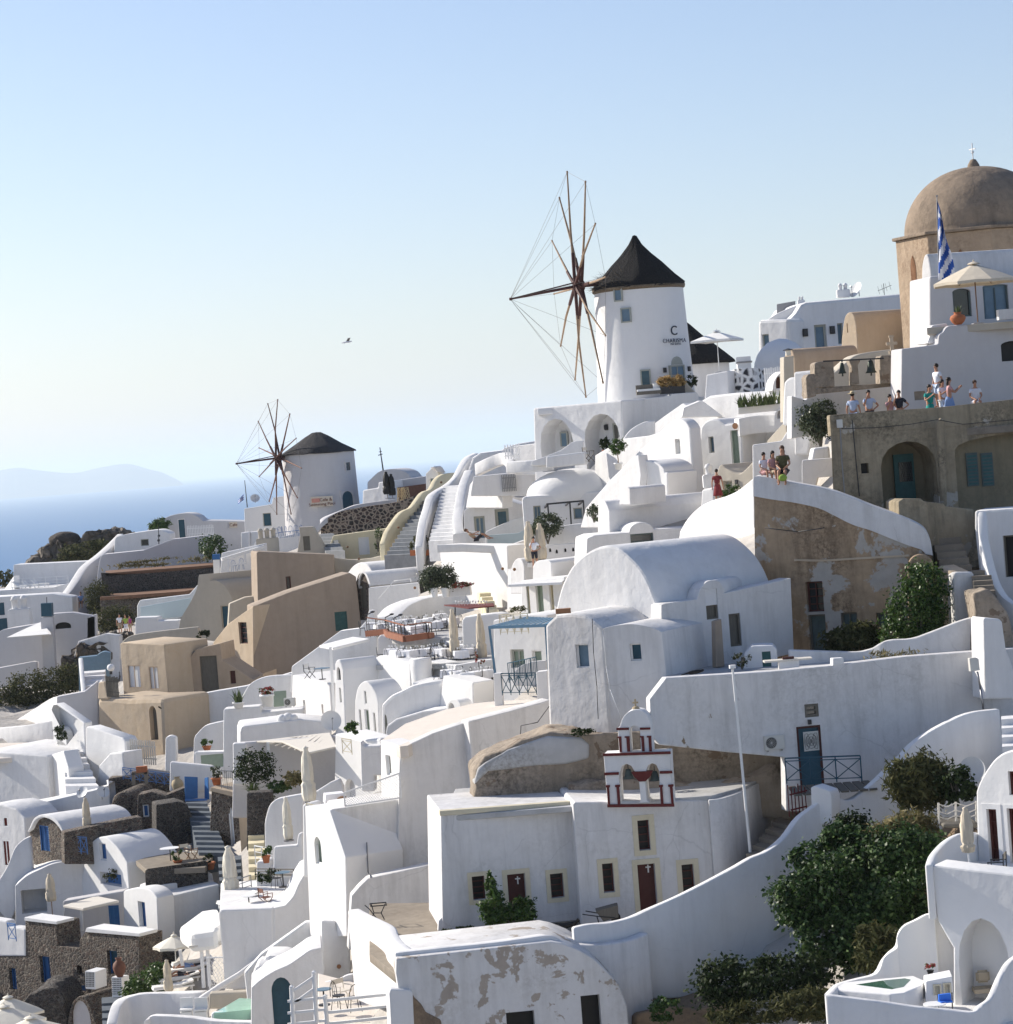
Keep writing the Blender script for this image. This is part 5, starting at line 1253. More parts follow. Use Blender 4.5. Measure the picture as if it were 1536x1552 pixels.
# leaning ramp wall
ru=H('ruined_house','stained ochre ruin wall with a whitewashed sloping top and barred windows','house',VP(1413,870,98.5,25),
[(1147,1010),(1143,726)]+sp((1143,727),(1150,722.5),(1204,733),(1253,742.5),(1290,755),(1318,766.5),(1370,785.5),(1399,801),(1409,819),(1413,842),(1419,900))+[(1424,1010)],('dir',9,2.0),'ruin',
[O('window',1221,882,1250,927,'glass_dark','maroon',dep=.3,style='mg'),O('door',1225,932,1256,1000,'teal_old','wood_grey',dep=.25,style='p'),O('window',1274.5,929,1301,951,'teal_old','wood_grey',dep=.2,style='m'),O('window',1328,929,1352,950,'teal_old','wood_grey',dep=.2)],bev=.07)
H('x',None,None,VP(1413,870,98.42,25),[(1142,753),(1142,727)]+sp((1142.5,727),(1150,721.5),(1204,732),(1253,741.5),(1290,754),(1318,765.5),(1370,784.5),(1399,800),(1410,819),(1414.5,842))+[(1404,840)]+sp((1397,833),(1375,826),(1352,817),(1320,804),(1292,795),(1262,780),(1240,770),(1205,762),(1170,757),(1142.5,752)),('dir',9,2.1),'white_old',par=ru,part='whitewashed_coping',bev=.05)
H('x',None,None,VP(1413,870,98.44,25),[(1204,851)]+sp((1204,847.5),(1250,848),(1300,845),(1378,840.5))+[(1379,843.5)]+sp((1379,843.5),(1300,848),(1250,851),(1204,850.5)),.3,'tan_light',par=ru,part='string_course',bev=0)
H('x',None,None,VP(1393,900,97.8,10),[(1378,1000),(1376,875)]+arc((1376,862),(1415,858),20)+[(1424,1000)],1.2,'ruin',par=ru,part='rounded_buttress')
H('tan_wall','sunlit tan rubble wall beside the white pillar','wall',VP(1430,890,97.5,58),[(1418,950),(1417,862),(1424,858),(1446,868),(1450,950)],.8,'tan_light')
H('white_pillar','leaning whitewashed pillar slab at the end of the ochre ruin','wall',VP(1460,900,96.8,-14),[(1452,1000),(1446,872),(1449,867),(1474,866.5),(1478,870),(1481,1000)],.7,'white_old')
bush('shrub','big green shrub growing against the ochre ruin wall','shrub',P(1388,920,96.6),(1.05,.9,1.6),9000,'leaf_green',.085,31,blobs=[(P(1386,935,96.6),(1.05,.8,1.15)),(P(1400,890,96.8),(.85,.6,.9)),(P(1360,958,96.4),(.6,.5,.6)),(P(1414,940,96.5),(.6,.5,.8)),(P(1398,970,96.2),(.8,.5,.5))])
bush('dry_bush','dark spiky bush at the foot of the barred window','bush',P(1295,968,97.6),(1.1,.5,.5),2600,'leaf_scrub',.09,32,long=3.0)
bush('dry_weeds','dry golden weeds growing behind the long white wall','weeds',P(1335,1000,93.6),(1.9,.3,.28),500,'leaf_dry',.05,33,stem=False,long=5)
WL('garden_wall','curving white inner wall behind the long white wall','wall',[(1196,985,95.5),(1260,987,95.5),(1300,988,95.5),(1318,984,95.5),(1334,975,95.3),(1350,970,95.2),(1380,968,95),(1410,958,94.8),(1450,943,94.6),(1478,935,94.6)],2.2,.35,'white_old')
# long white wall
lw=H('long_white_house','long stained white house wall with a petrol blue door and air conditioner','house',VP(1250,1080,92,-10),
[(988,1116),(985,1060),(1010,1027.5),(1110,1021.5),(1179,1017),(1263,1008.5),(1370,995.5),(1498,986),(1640,975),(1640,1230),(1192,1230),(1190,1148),(1100,1140),(1000,1129)],.6,'white_stain',
[O('window',1219.5,1068,1242,1086,'glass_dark','wood_grey',dep=.12,style='h',fw=.14),O('door',1207,1102,1251,1196,'petrol','pole_dark',dep=.12,fw=.08)],bev=.04)
Vd_=VP(1250,1080,92.0,-10);(rg_,(u0,z0,u1,z1))=rect(Vd_,1218,1110,1243,1137);m_=MB();m_.obox(Vd_.w(u0,z0,-.05),Vd_.u*(u1-u0),Vector((0,0,z1-z0)),Vd_.n*.02)
m_.end('door_glass','plastic',lw);m_=MB()
for k in range(6):m_.tube([Vd_.w(u0+(u1-u0)*(.5+.45*math.cos(t)*(k+1)/6),(z0+z1)/2+(z1-z0)*.46*math.sin(t*(1+k%2))*(k+1)/6,-.02)for t in[i*.52 for i in range(13)]],.008,4)
m_.end('scroll_grille','iron',lw)
deck('roof_terrace','pale roof terrace behind the long white wall','terrace',[(1010,92.2),(1110,92.2),(1200,92.4),(1370,93),(1490,93.7),(1490,97),(1190,97.5),(1080,100),(1000,97)],(1179,1021,92.6),mat='grey_top')
wall_lamp('small lamp above the petrol blue door',VP(1226,1094,91.95,-10),1226.5,1094,.22)
ac_unit('cream air conditioner fixed on the long white wall',P(1174,1138,91.7),10,.85)
railing('balcony_railing','petrol blue crossed railing in front of the petrol blue door',P(1193,1188,90.6),P(1307,1184,90.4),.88,'petrol','x',3)
dk=root('wooden_deck','weathered plank landing below the petrol blue railing','deck',P(1260,1195,90));m_=MB();zz=P(1250,1188,90.8).z
for k in range(9):a=P(1200+k*14,1188,90.9);m_.box((a.x,89.9,zz-.05),(.26,2.2,.06))
m_.end('planks','wood_grey',dk)
gt=root('plank_gate','leaning dark red plank gate beside the church roof wall','gate',P(1205,1240,89));m_=MB()
for k in range(6):a=P(1197+k*5.2,1238-k*2,89);m_.bar(a,P(1195+k*5.2-1,1190+(k%3)*3-k*.6,89),.09,.03)
m_.end('boards','bell_red',gt);MB().bar(P(1197,1205,88.95),P(1224,1198,88.95),.05).bar(P(1199,1228,88.95),P(1224,1222,88.95),.05).end('rails','bell_red',gt)
bx=H('pipe_box','grey junction box with a pipe on the long white wall','junction box',VP(1478,1008,91.2,-10),[(1472,1018),(1470,998),(1480,996.5),(1484,999),(1486,1016)],.2,'plastic',bev=.01)
pipe('drain_pipe','metal pipe running down from the grey junction box',[P(1482,1018,91.1),P(1487,1045,91.1),P(1491.5,1078,91.1)],.035,'metal')
wp_=root('well_box','small white cistern with a petrol door on the roof terrace','cistern',P(1150,1010,96));
H('x',None,None,VP(1150,1000,95.6,5),[(1128,1016),(1129,992),(1140,979),(1172,978),(1178,984),(1180,1016)],1.2,'white',[O('door',1155,988,1170,1012,'teal',None,dep=.08)],par=wp_,bev=.05)
tl=root('stone_table','white masonry table with a pale slab top on the roof terrace','table',P(1195,1016,93.6));MB().box(P(1196,1010,93.6),(.7,.5,.5)).end('base','white',tl);MB().box(P(1194,1000,93.6),(1.7,.6,.06)).end('slab','pale_wood',tl);MB().box(P(1195,997.5,93.5),(.4,.2,.1)).end('tray','pole_dark',tl)
H('white_planter','small white lettered block on top of the long white wall','block',VP(1271,1003,92.1,-10),[(1263,1009),(1263,998),(1279,997),(1280,1007)],.35,'white_clean',bev=.02)
bush('weeds','thin dry shrub by the white cistern','shrub',P(1124,1000,95),(.3,.3,.3),350,'leaf_scrub',.05,35)
cb=root('sleeping_cat','black cat lying on the roof edge beside the cube shaped house','cat',P(1050,1021,93.4));p=P(1050,1019,93.3)
vv=[p,p+Vector((.18,0,.01)),p+Vector((.34,0,.03)),p+Vector((-.2,-.05,-.02)),p+Vector((-.42,-.08,-.06)),p+Vector((.42,0,.06))]
me=skin([v-p for v in vv],[(0,1),(1,2),(0,3),(3,4),(2,5)],[.08,.085,.05,.035,.015,.055]);me.materials.append(M['dark']);o=bpy.data.objects.new('body',me);COL.objects.link(o);o.parent=cb;o.location=p-cb.location
# cube shaped house
ca=H('cube_house','cube shaped white house with two small blue shuttered windows','house',VP(915,980,95.6,36),[(837,1160),(832,1108),(826,948),(843,932),(866,930),(888,933),(902,941),(915,952),(918.5,1000),(923,1060),(931,1160)],5,'white_old',
[O('window',872,977,894,1012,'blue' if False else 'slate_blue','white_paint',dep=.22,fw=.04)],bev=.12)
H('x',None,None,VP(915,980,95.58,20),[(931,1160),(923,1060),(918.5,1000),(915,953)]+sp((915,952.5),(930,948.5),(956,946),(976,948.5),(990,952),(1003,957.5))+[(1011,1027),(1012,1160)],('x',1003,958,1083,30),'white_old',[O('window',954.5,976,973.5,1001,'petrol','white_paint',dep=.22,fw=.05)],par=ca,part='front_wing',bev=.14)
H('x',None,None,VP(888,950,98,42),[(880,990),(882,936)]+sp((886,933),(898,930),(908,937),(917,952))+[(918,990)],Vector((2.6,2.6,0)),'white',par=ca,part='vaulted_roof',bev=.05)
H('x',None,None,VP(1097,960,96.8,-25),[(1086,1012),(1084.5,942),(1094,938),(1099,1010)],.3,'taupe',par=ca,part='side_panel',bev=.02)
pipe('wall_cable','thin black cables running down the front of the cube shaped house',[P(898,938,95.6),P(900,990,95.3),P(905,1040,95.2),P(907,1090,95.1)],.014,'iron','cable')
pipe('wall_cable','long looping cable along the corner of the cube shaped house',[P(914,955,95.2),P(919,1010,95.1),P(925,1045,95),P(942,1090,94.8)],.012,'white_paint','cable')
# big vault house
gv=[(841,960),(842,926)]+sp((842,926),(847,903),(854,882),(868,857),(890,837),(917,827),(940,832),(966,855),(982,879),(994,908),(1001,930))+[(1002,960)]
bv_=H('barrel_vault_house','largest white barrel vaulted house with a tall rounded gable','house',VP(917,900,99.5,44),gv,('x',917,827,1092,60),'white',bev=.10)
H('x',None,None,VP(1003,930,97.0,-26),[(1003,1015),(1003,917),(1010,914.5),(1050,909),(1057,908)]+sp((1057,907),(1062,893),(1070,883),(1079,879.5),(1089,881),(1096,890),(1098,899))+[(1120,894),(1183,880),(1199,876),(1204,990),(1100,1015)],.8,'white_old',
[O('shutter_window',1068.5,894,1090,937.5,'wood_grey','wood_grey',dep=.15),O('shutter_window',1104.5,931,1125.5,978.5,'wood_grey','wood_grey',dep=.15)],par=bv_,part='side_wall',bev=.08)
H('x',None,None,VP(1003,930,97.05,-26),[(1057,920),(1057,908)]+sp((1057,907),(1062,893),(1070,883),(1079,879.5),(1089,881),(1096,890),(1098,899))+[(1098,915)],('dir',28,1.9),'white',par=bv_,part='dormer',bev=.05)
H('chimney_block','small pinkish chimney block at the foot of the rounded gable','chimney',VP(1006,925,97.4,20),[(1001,935),(1001,919),(1010,918),(1011,934)],.4,'greige',bev=.03)
fs=root('roof_tiles','low row of broken terracotta openings on the roof edge by the rounded gable','vent',P(856,930,96));MB().box(P(854,926,95.8),(.55,.3,.18)).end('vent_body','pot_brown',fs)
# rock behind the church
def rock(name,label,V,outline,ext,mat='oldstone',cat='rock',amp=.12,seed=1,mat2=None):
 b=prism([V.at(*p)for p in outline],ext_of(V,outline,ext),.1,2);bmesh.ops.triangulate(b,faces=b.faces);
 for _ in range(4):
  es=[e for e in b.edges if e.calc_length()>.6]
  if es:bmesh.ops.subdivide_edges(b,edges=es,cuts=1);bmesh.ops.triangulate(b,faces=b.faces)
 rg=random.Random(seed);from mathutils import noise as nz
 for v in b.verts:q=v.co;v.co=q+Vector(nz.noise_vector(q*.9))*amp*2+Vector(nz.noise_vector(q*3))*amp*.7
 o=link(name,b,mat,None,V.o,70);return tag(o,label,cat)
rock('rock_outcrop','brown rock outcrop filling the gap between church roof and cube house',VP(900,1160,94.6,-3),[(714,1260),(716,1168),(735,1150),(790,1122),(835,1109),(878,1111),(896,1113),(915,1112),(1000,1112),(1100,1122),(1200,1130),(1210,1260)],2.5,amp=.07)
rock('rock_ledge','lower step of brown rock behind the church belfry',VP(900,1190,93.8,0),[(860,1240),(862,1192),(900,1184),(960,1182),(1060,1190),(1150,1176),(1180,1160),(1200,1240)],2.0,'oldstone',seed=4)
rock('grey_mound','smooth grey cement mound on top of the brown rock',VP(830,1140,94.4,-3),[(716,1190),(722,1166),(770,1136),(830,1116),(880,1117),(893,1128),(893,1150),(860,1160),(800,1162),(740,1170)],2.0,'grey_top',amp=.03,seed=2)
bush('shrub','low dark shrubs in the crack below the cube shaped house','shrub',P(882,1108,94.3),(.42,.25,.12),500,'leaf_dark',.06,41,stem=False)
# ================================================================ church
Vc=VP(770,1320,91,-7)
tr='cream_trim'
def opn(kind,a,b_,c,d,mat='dark',**k):return O(kind,a,b_,c,d,mat,'maroon',dep=.32,surround=tr,fw=.05,**k)
chp=H('white_church','white church with cream framed windows and dark red doors','church',Vc,[(672,1470),(668,1231),(868.5,1217),(884,1470)],5,'white_stain',
[opn('window',715,1329,737,1363,sw=.15,style='g'),O('door',768.5,1326,803,1420,'maroon',None,dep=.32,surround=tr,sw=.17,style=''),opn('window',833.5,1325,856,1360,sw=.15,style='g')],bev=.05)
Vr=VP(980,1300,90.6,-5)
H('x',None,None,Vr,[(886,1470),(868.5,1219),(872,1216),(1076,1212.5),(1092,1470)],5,'white_stain',
[opn('window',966,1244,987,1288,sw=.18,style='g'),opn('window',912.5,1309.5,932.5,1352,sw=.17,style='g'),O('door',966,1311,1001,1420,'maroon',None,dep=.34,surround=tr,sw=.18),opn('window',1033,1311,1054.5,1355,sw=.18,style='g')],par=chp,part='nave_wall',bev=.06)
WL('x',None,None,[(1074,1212.8,90.55),(1090,1211.5,90.6),(1108,1207,91.1),(1130,1198,92.2),(1150,1188,93.6),(1168,1177,95),(1182,1160,96.2),(1192,1147,97)],5.2,.35,'white_stain',par=chp,part='curved_side_wall',bev=.05)
H('x',None,None,VP(770,1320,90.93,-7),[(667,1237),(666.5,1229.5),(870,1214.5),(870,1221)],.35,'cream_trim',par=chp,part='cornice',bev=.02)
H('x',None,None,VP(672,1320,90.8,-7),[(664,1412),(665,1396),(674,1386),(670,1235),(682,1234),(686,1412)],.25,'white',par=chp,part='corner_pilaster',bev=.03)
zr=P(868,1221,91).z
deck('x',None,None,[(672,90.8),(868,90.8),(1080,90.8),(1130,92.5),(1165,95),(1150,98),(690,98)],zr,th=.2,mat='grey_top',par=chp,part='flat_roof')
def cross_on(V,x,y,s,off=-.28):
 p=V.at(x,y)+V.n*off;MB().obox(p-V.u*s*.09-Vector((0,0,s*.55)),V.u*s*.18,Vector((0,0,s*1.1)),V.n*.03).obox(p-V.u*s*.36+Vector((0,0,s*.12)),V.u*s*.72,Vector((0,0,s*.18)),V.n*.029).end('door_cross','white_paint',chp)
cross_on(Vc,786.5,1336,.25);cross_on(Vr,984.5,1318.5,.25,-.30)
# belfry
Vb3=VP(968,1220,90.2,10);bf=root('church_belfry','white two tier belfry with dark red trim on the church roof','belfry',Vb3.at(970,1222))
def bfp(nm,pts,ext,mat='white',V=Vb3,bev=.025):link(nm,prism([V.at(*p)for p in pts],-V.n*ext,bev),mat,bf)
low=[(921.5,1221),(915,1143),(1015,1139.5),(1020,1220),(1001,1220.5),(999.5,1175)]+arc((999.5,1172),(979,1173),-14)[0:0]+[(999,1168),(995,1159.5),(989,1157),(983,1160),(980,1168),(978,1185),(981,1213),(985,1217),(968,1218),(971.5,1213),(969,1186),(962,1169),(957,1161),(950,1158),(943.5,1161),(940,1170),(938.5,1178),(941,1221)]
bfp('lower_tier',low,.95)
up_=[(939,1141),(936.5,1104)]+sp((940,1101),(944,1089),(952,1080),(963,1076),(975,1078),(983,1087),(987.5,1100))+[(989,1139.5),(972,1140),(970.5,1108),(967,1102),(961,1100),(956,1103),(954,1109),(956,1140.5)]
Vb4=VP(968,1220,90.4,10);bfp('upper_tier',up_,.75,V=Vb4)
Vt3=VP(968,1220,90.14,10)
for a in([(914,1146.5),(914,1142.5),(1016.5,1139),(1017,1143)],[(921,1224),(920.5,1219.5),(1022,1218.5),(1022.5,1223)],[(916,1175.5),(916,1171.5),(938,1170.5),(938,1174.5)],[(1000,1173),(1000,1169),(1019,1168.5),(1019.5,1172.5)],
  [(918.5,1193.5),(918.5,1190.5),(924.5,1190),(924.5,1193.3),(923.3,1194),(924.8,1219),(921.5,1219),(919.8,1194)],[(932.5,1193),(932.5,1190),(940,1189.6),(940,1192.8),(938.8,1193.5),(940.5,1219),(936.5,1219),(934.5,1193.5)],
  [(999,1193),(999,1190),(1005,1189.8),(1005,1192.8),(1004,1193.4),(1006,1219),(1002,1219),(1000.5,1193.4)],[(1013,1192.5),(1013,1189.5),(1021,1189),(1021,1192.3),(1019.6,1193),(1021.4,1219),(1018,1219),(1015.5,1193)]):
 bfp('red_trim',a,.08,'bell_red',Vt3,.005)
bfp('red_capital',[(957,1171),(961,1169.8),(985,1169),(989,1169),(986,1177),(979,1184.5),(969,1185),(962,1178)],.3,'bell_red',Vt3,.01)
Vt4=VP(968,1220,90.35,10)
for a in([(934.5,1107),(934.5,1103.5),(953.5,1103),(953.5,1106.5)],[(970,1106.5),(970,1103.2),(986,1102.8),(986,1106)],[(936,1119),(936,1116.5),(942,1116.5),(943,1140),(939.5,1140),(938,1119)],[(947,1118.5),(947,1116.2),(954.5,1116),(954.5,1118.5),(955.5,1139.5),(951,1139.5),(949.5,1118.5)],
  [(970,1118),(970,1115.8),(976,1115.8),(977.5,1139),(973.5,1139),(972,1118)],[(980.5,1118),(980.5,1115.6),(987.5,1115.4),(987.5,1118),(988.5,1139),(984.5,1139),(983,1118)]):
 bfp('red_trim',a,.08,'bell_red',Vt4,.005)
q=Vb4.at(962,1075)-Vb4.n*.35;MB().box(q+Vector((0,0,.14)),(.06,.06,.34)).box(q+Vector((0,0,.19)),(.2,.055,.06)).lathe([(.14,-.02),(.1,.05),(0,.08)],10,q).end('finial_cross','jar',bf)
for x,y in((951,1183),(991,1186)):
 p=Vb3.at(x,y)-Vb3.n*.45;bl=root('church_bell','green bronze bell in the left opening of the belfry, one arch of two' if x<960 else 'green bronze bell beside the white column in the far opening of the belfry','bell',p)
 MB().lathe([(0,.34),(.08,.33),(.11,.25),(.13,.12),(.19,0),(.17,0),(.1,.15),(0,.28)],16,p).end('bell_body','teal_old',bl,smooth=60);MB().cyl(p+Vector((0,0,.32)),p+Vector((0,0,.5)),.015).end('hanger','iron',bl)
fp=root('flagpole','tall thin white flagpole without a flag beside the church corner','flagpole',P(1138.5,1301,90.5));MB().cyl(P(1138.5,1301,90.4),P(1110.5,1010,90.4),.055,.04).end('pole','white_paint',fp);MB().cyl(P(1110.6,1013,90.4),P(1110.3,1008,90.4),.12,.12).end('cap','white_paint',fp)
ST('stone_steps','narrow concrete steps between the church corner and the sweeping white wall',(1132,1302,90.2),(1160,1306,89),(1180,1246,93.5),(1212,1244,91.5),5,'concrete')
# church yard
deck('church_yard','worn concrete yard in front of the church','yard',[(560,97),(560,88),(600,84),(850,84),(880,86),(1010,86.5),(1100,88),(1140,90),(1140,93),(560,98)],(770,1411,90.2),mat='concrete')
bush('leafy_shrub','leafy dark shrub growing in front of the nearer red church door','shrub',P(775,1380,89.4),(.9,.35,.6),3600,'leaf_green',.085,51,blobs=[(P(752,1380,89.4),(.5,.3,.6)),(P(745,1345,89.5),(.2,.2,.45)),(P(790,1385,89.4),(.5,.3,.5))],long=2.0)
bush('weeds','small weeds at the church corner','weeds',P(700,1408,90),(.6,.2,.08),160,'leaf_dark',.07,52,stem=False)
def wheelbarrow():
 rt=root('wheelbarrow','old wheelbarrow standing upright against the church wall','wheelbarrow',P(915,1398,88.8));a=lambda x,y,d=88.8:P(x,y,d)
 b=prism([a(903,1381),a(937,1372),a(938,1391),(a(915,1397))],Vector((0,.55,0)),.02);link('tray',b,'wood_grey',rt)
 MB().tube([a(883,1386),a(905,1389),a(932,1391)],.02).tube([a(888,1381,89.2),a(905,1384,89.3),a(932,1387,89.3)],.02).tube([a(905,1389),a(908,1399)],.02).end('handles','iron',rt)
 MB().cyl(a(934,1393)+Vector((0,.2,0)),a(934,1393)+Vector((0,.3,0)),.17,n=16).end('wheel','dark',rt)
wheelbarrow()
def animal(label,p,s=1.0,mat='dark',walk=True):
 rt=root('cat',label,'cat',(0,0,0),world=False)
 v=[(0,0,.24),(.14,0,.245),(-.14,0,.25),(.22,0,.30),(.27,0,.33),(.325,0,.315),(-.20,0,.28),(-.30,0,.30),(-.40,0,.24),(.15,.04,.13),(.17,.04,.02),(.14,-.04,.13),(.11,-.04,.02),(-.15,.045,.16),(-.20,.045,.10),(-.17,.045,.02),(-.15,-.045,.16),(-.16,-.045,.10),(-.10,-.045,.02),(.26,.035,.39),(.26,-.035,.39)]
 e=[(0,1),(0,2),(1,3),(3,4),(4,5),(2,6),(6,7),(7,8),(1,9),(9,10),(1,11),(11,12),(2,13),(13,14),(14,15),(2,16),(16,17),(17,18),(4,19),(4,20)]
 r=[.075,.07,.075,.04,.055,.025,.03,.02,.018,.028,.018,.028,.018,.045,.022,.018,.045,.022,.018,.012,.012]
 me=skin(v,e,r);me.materials.append(M[mat]);o=bpy.data.objects.new('body',me);COL.objects.link(o);o.parent=rt;put(rt,p,0,s);return rt
animal('dark grey cat walking at the foot of the church wall',P(862,1416,88.4),1.3)
ir=root('iron_table_base','ornate wrought iron table frame left in the church yard corner','table frame',P(572,1394,93));a=lambda x,y,dz=0:P(x,y,93+dz)
MB().tube([a(561,1370),a(585,1368),a(586,1372,.5),a(562,1374,.5),a(561,1370)],.022).tube([a(563,1371),a(567,1384),a(563,1393)],.02).tube([a(584,1370),a(578,1384),a(583,1394)],.02).tube([a(567,1384),a(578,1384)],.018).tube([a(553,1372),a(560,1378),a(574,1396)],.02).end('frame','iron',ir)
# sweeping front wall
WL('sweeping_wall','long white wall sweeping up in a curve in front of the church','wall',[(869,1407,85.2),(892,1402,85.3),(925,1399,85.5),(956,1391.5,85.7),(990,1376,86),(1034,1356.5,86.2),(1076,1335.5,86.5),(1112,1316,86.8),(1138,1301,87),(1165,1290,87.2),(1191,1269,87.6),(1214,1238,88),(1236,1221,88.2),(1258,1203,88.4)],
[2.4,2.6,2.9,3.6,4.4,5.2,5.8,6.5],.32,'white',bev=.06)
H('wall_end','white blocky pier where the sweeping wall meets the garden wall','wall',VP(1245,1210,88.2,35),[(1231,1250),(1229,1194),(1235,1191),(1258,1199),(1261,1206),(1262,1250)],.6,'white_clean',bev=.04)
WL('garden_wall','white garden wall rising from the blocky pier towards the upper steps','wall',[(1259,1203,88.5),(1272,1209,88.6),(1285,1213,88.7),(1298,1208,88.8),(1331,1181,89),(1362,1152,89.3),(1386,1126,89.5),(1417,1105.5,89.7),(1467,1082,90),(1516,1075,90.2)],[4,4.5,5,5],.35,'white',bev=.05)
WL('yard_wall','low rounded white wall foot at the start of the sweeping wall','wall',[(872,1433,84.7),(920,1431,84.9),(960,1424,85.1),(984,1414,85.4)],3.0,.5,'white_stain')
# peeling wall
pw=H('peeling_house','white vaulted wall with big peeling brown patches and two dark openings','house',VP(740,1490,83,-5),[(624,1640),(600,1475),(600.5,1453),(836,1427),(852,1430),(878,1440),(900,1453),(918,1470),(938,1492),(951,1525),(960,1640)],4,'white_peel',
[O('window',767,1535.5,815,1600,'dark',None,dep=.5),O('window',880,1510,916,1600,'dark',None,dep=.5)],bev=.05)
WL('yard_parapet','white rounded parapet along the outer edge of the church yard','wall',[(599,1445,83.1),(660,1438,83.2),(740,1430,83.3),(800,1422,83.4),(828,1418.5,83.5),(845,1421,83.7),(856,1431,83.8)],.75,.45,'white',bev=.1)
WL('stair_parapet','sunlit white parapet stepping down along the left side of the church yard','wall',[(527,1379,93),(545,1389,91.5),(562,1397,90),(580,1407,88),(585,1420,86.5),(597,1434,84.8),(608,1443,83.3)],[3.2,3.0,2.2,2.0],.45,'white_clean',bev=.08)
H('white_pier','white pier with a brown rubble flank at the lower steps','wall',VP(600,1520,82.5,-10),[(597,1640),(590,1506),(592,1499),(622,1501),(626,1504),(632,1640)],.9,'white',bev=.05)
rock('rubble_flank','brown rubble slope beside the peeling wall',VP(640,1540,82.7,-10),[(622,1640),(622,1500),(630,1512),(640,1522),(648,1536),(668,1545),(680,1640)],.5,'earth',amp=.05)
deck('tourist_terrace','paved terrace behind the olive brown parapet','terrace',[(1262,103.6),(1640,103.6),(1640,112),(1262,112)],(1300,661,105),th=.3,mat='concrete')
# ================================================================ between the two mills
H('wave_roof_house','low building with a grey wavy roof between the two windmills','building',VP(590,730,245,10),[(556,800),(557,731)]+sp((557,731),(566,722),(576,714),(590,711),(605,711.5),(617,716),(624,724))+[(645,722),(646,760),(640,800)],5,'mauve',bev=.1)
MB();m_=MB().cyl(P(581,713,240),P(576,678,240),.07,.04).cyl(P(573.5,690,240),P(580,688,240),.04).cyl(P(574.5,685,240),P(579,684,240),.03);tag(m_.end('radio_mast','iron',None,origin=P(581,713,240)),'thin radio mast standing on the wavy roofed building','mast')
H('white_wall','white wedge shaped wall beside the dark furled parasols','wall',VP(580,740,236,35),[(549,780),(550,743),(573,739),(574,731),(585,729),(590,765)],2.5,'white')
H('brown_canopy','pale roof with a brown fringe behind the dark furled parasols','canopy',VP(620,735,238,-5),[(592,738),(596,729),(645,722),(646,732),(620,738)],2,'mauve',bev=.03)
H('brown_fence','dark brown board fence under the pale fringed roof','fence',VP(620,745,237,-5),[(592,760),(594,740),(646,733),(646,760)],.2,'pole_brown',bev=0)
umbrella_closed('dark furled parasol on the lava terrace, nearer the squat windmill',P(588,756,231),2.4,2.0,.34,'dark',seed=2);umbrella_closed('dark furled parasol on the lava terrace, nearer the gabled kiosk',P(595.5,756,231),2.2,1.9,.30,'dark',seed=3)
WL('lava_wall','curving wall of dark lava stones in pale mortar beneath the squat windmill','wall',[(486,800,226),(497,786,226),(512,777,226),(530,772,226),(560,767,226),(600,761,226),(641,747,226)],[1.5,2.5,3.2,3.6,4.6],.8,'lava_spots',bev=.05)
WL('white_coping','white curved rim sweeping over the lava stone wall','wall',[(480,800,225.6),(490,789,225.6),(506,779,226.5),(535,767,227),(560,762,228),(600,757,229)],.45,.6,'mauve',bev=.1)
m_=MB()
for k in range(2):
 c_=P(609.5+6*k,760,227)
 for a in range(10):m_.tube([c_+Vector((.42*math.cos(t+a*.6)*(1-.3*z/1.2),.42*math.sin(t+a*.6)*(1-.3*z/1.2),z))for t,z in[(i*.5,i*.3)for i in range(5)]],.03,4)
tag(m_.end('wicker_baskets','straw',None,origin=P(612,760,227)),'woven straw basket lamps on top of the lava stone wall','lamp')
gk=H('gabled_kiosk','tiny white gabled kiosk at the head of the cream staircase','kiosk',VP(655,730,215,25),[(647,765),(645.5,718),(657.5,706.5),(661,709),(664,714),(667,765)],1.2,'white_clean',[O('window',651.5,725.5,661,745,'slate_blue',None)],bev=.03)
H('x',None,None,VP(668,712,214.5,-20),[(657,708),(669,707),(676,716),(664,716)],.8,'mauve',par=gk,part='roof',bev=.02)
# cream stair
WL('cream_stair_wall','cream curved parapet running down beside the grey staircase','wall',[(583,824,200),(590,804,202),(604,783,204),(613,774,205),(626,768,206),(642,747,209),(655,741,211),(664,725,213),(675,718,214),(694,716,215)],[1.6,1.6,1.2,1.6,1.6,1.2],.4,'cream',bev=.06)
ST('grey_staircase','long grey staircase with pale edged steps beside the cream parapet',(583,848,196),(642,843,194),(640,764,210),(658,753,208),15,'step_grey',1.2)
for k,(a,b_,c,e)in enumerate((((584,846,196.5),(641,842,194.5),(612,800,203),(648,795,201)),)):pass
ST('white_staircase','broad white staircase curving up beside the grey one',(650,826,186),(704,822,184),(672,741,200),(708,730,198),16,'white',1.2)
WL('white_stair_wall','sinuous white parapet between the grey and the white staircase','wall',[(642,828,187),(643,812,188),(647,788,190),(653,768,193),(658,751,196),(669,742,198),(682,734,200),(697,718,201),(706,703,202),(714,692,203),(726,686,204)],[1.8,1.3,1.3,1.5,1.8],.6,'white',bev=.1)
WL('white_stair_wall','white parapet on the uphill side of the white staircase','wall',[(704,808,183),(701,785,185),(703,768,187),(706,748,189),(710,730,191),(718,711,193)],[2.0,2.2,1.8],.7,'white',bev=.12)
H('white_block','white walls stepping up behind the head of the white staircase','building',VP(740,700,200,15),[(700,740),(716,694),(728,686),(760,682),(766,678),(785,672),(812,668),(812,740)],6,'white',bev=.15)
H('white_wall','long white terrace wall with a slatted gate above the blue door house','wall',VP(780,730,178,2),[(713,752),(718,722),(828,711.5),(860,706),(905,716),(905,752)],1.0,'white',bev=.06)
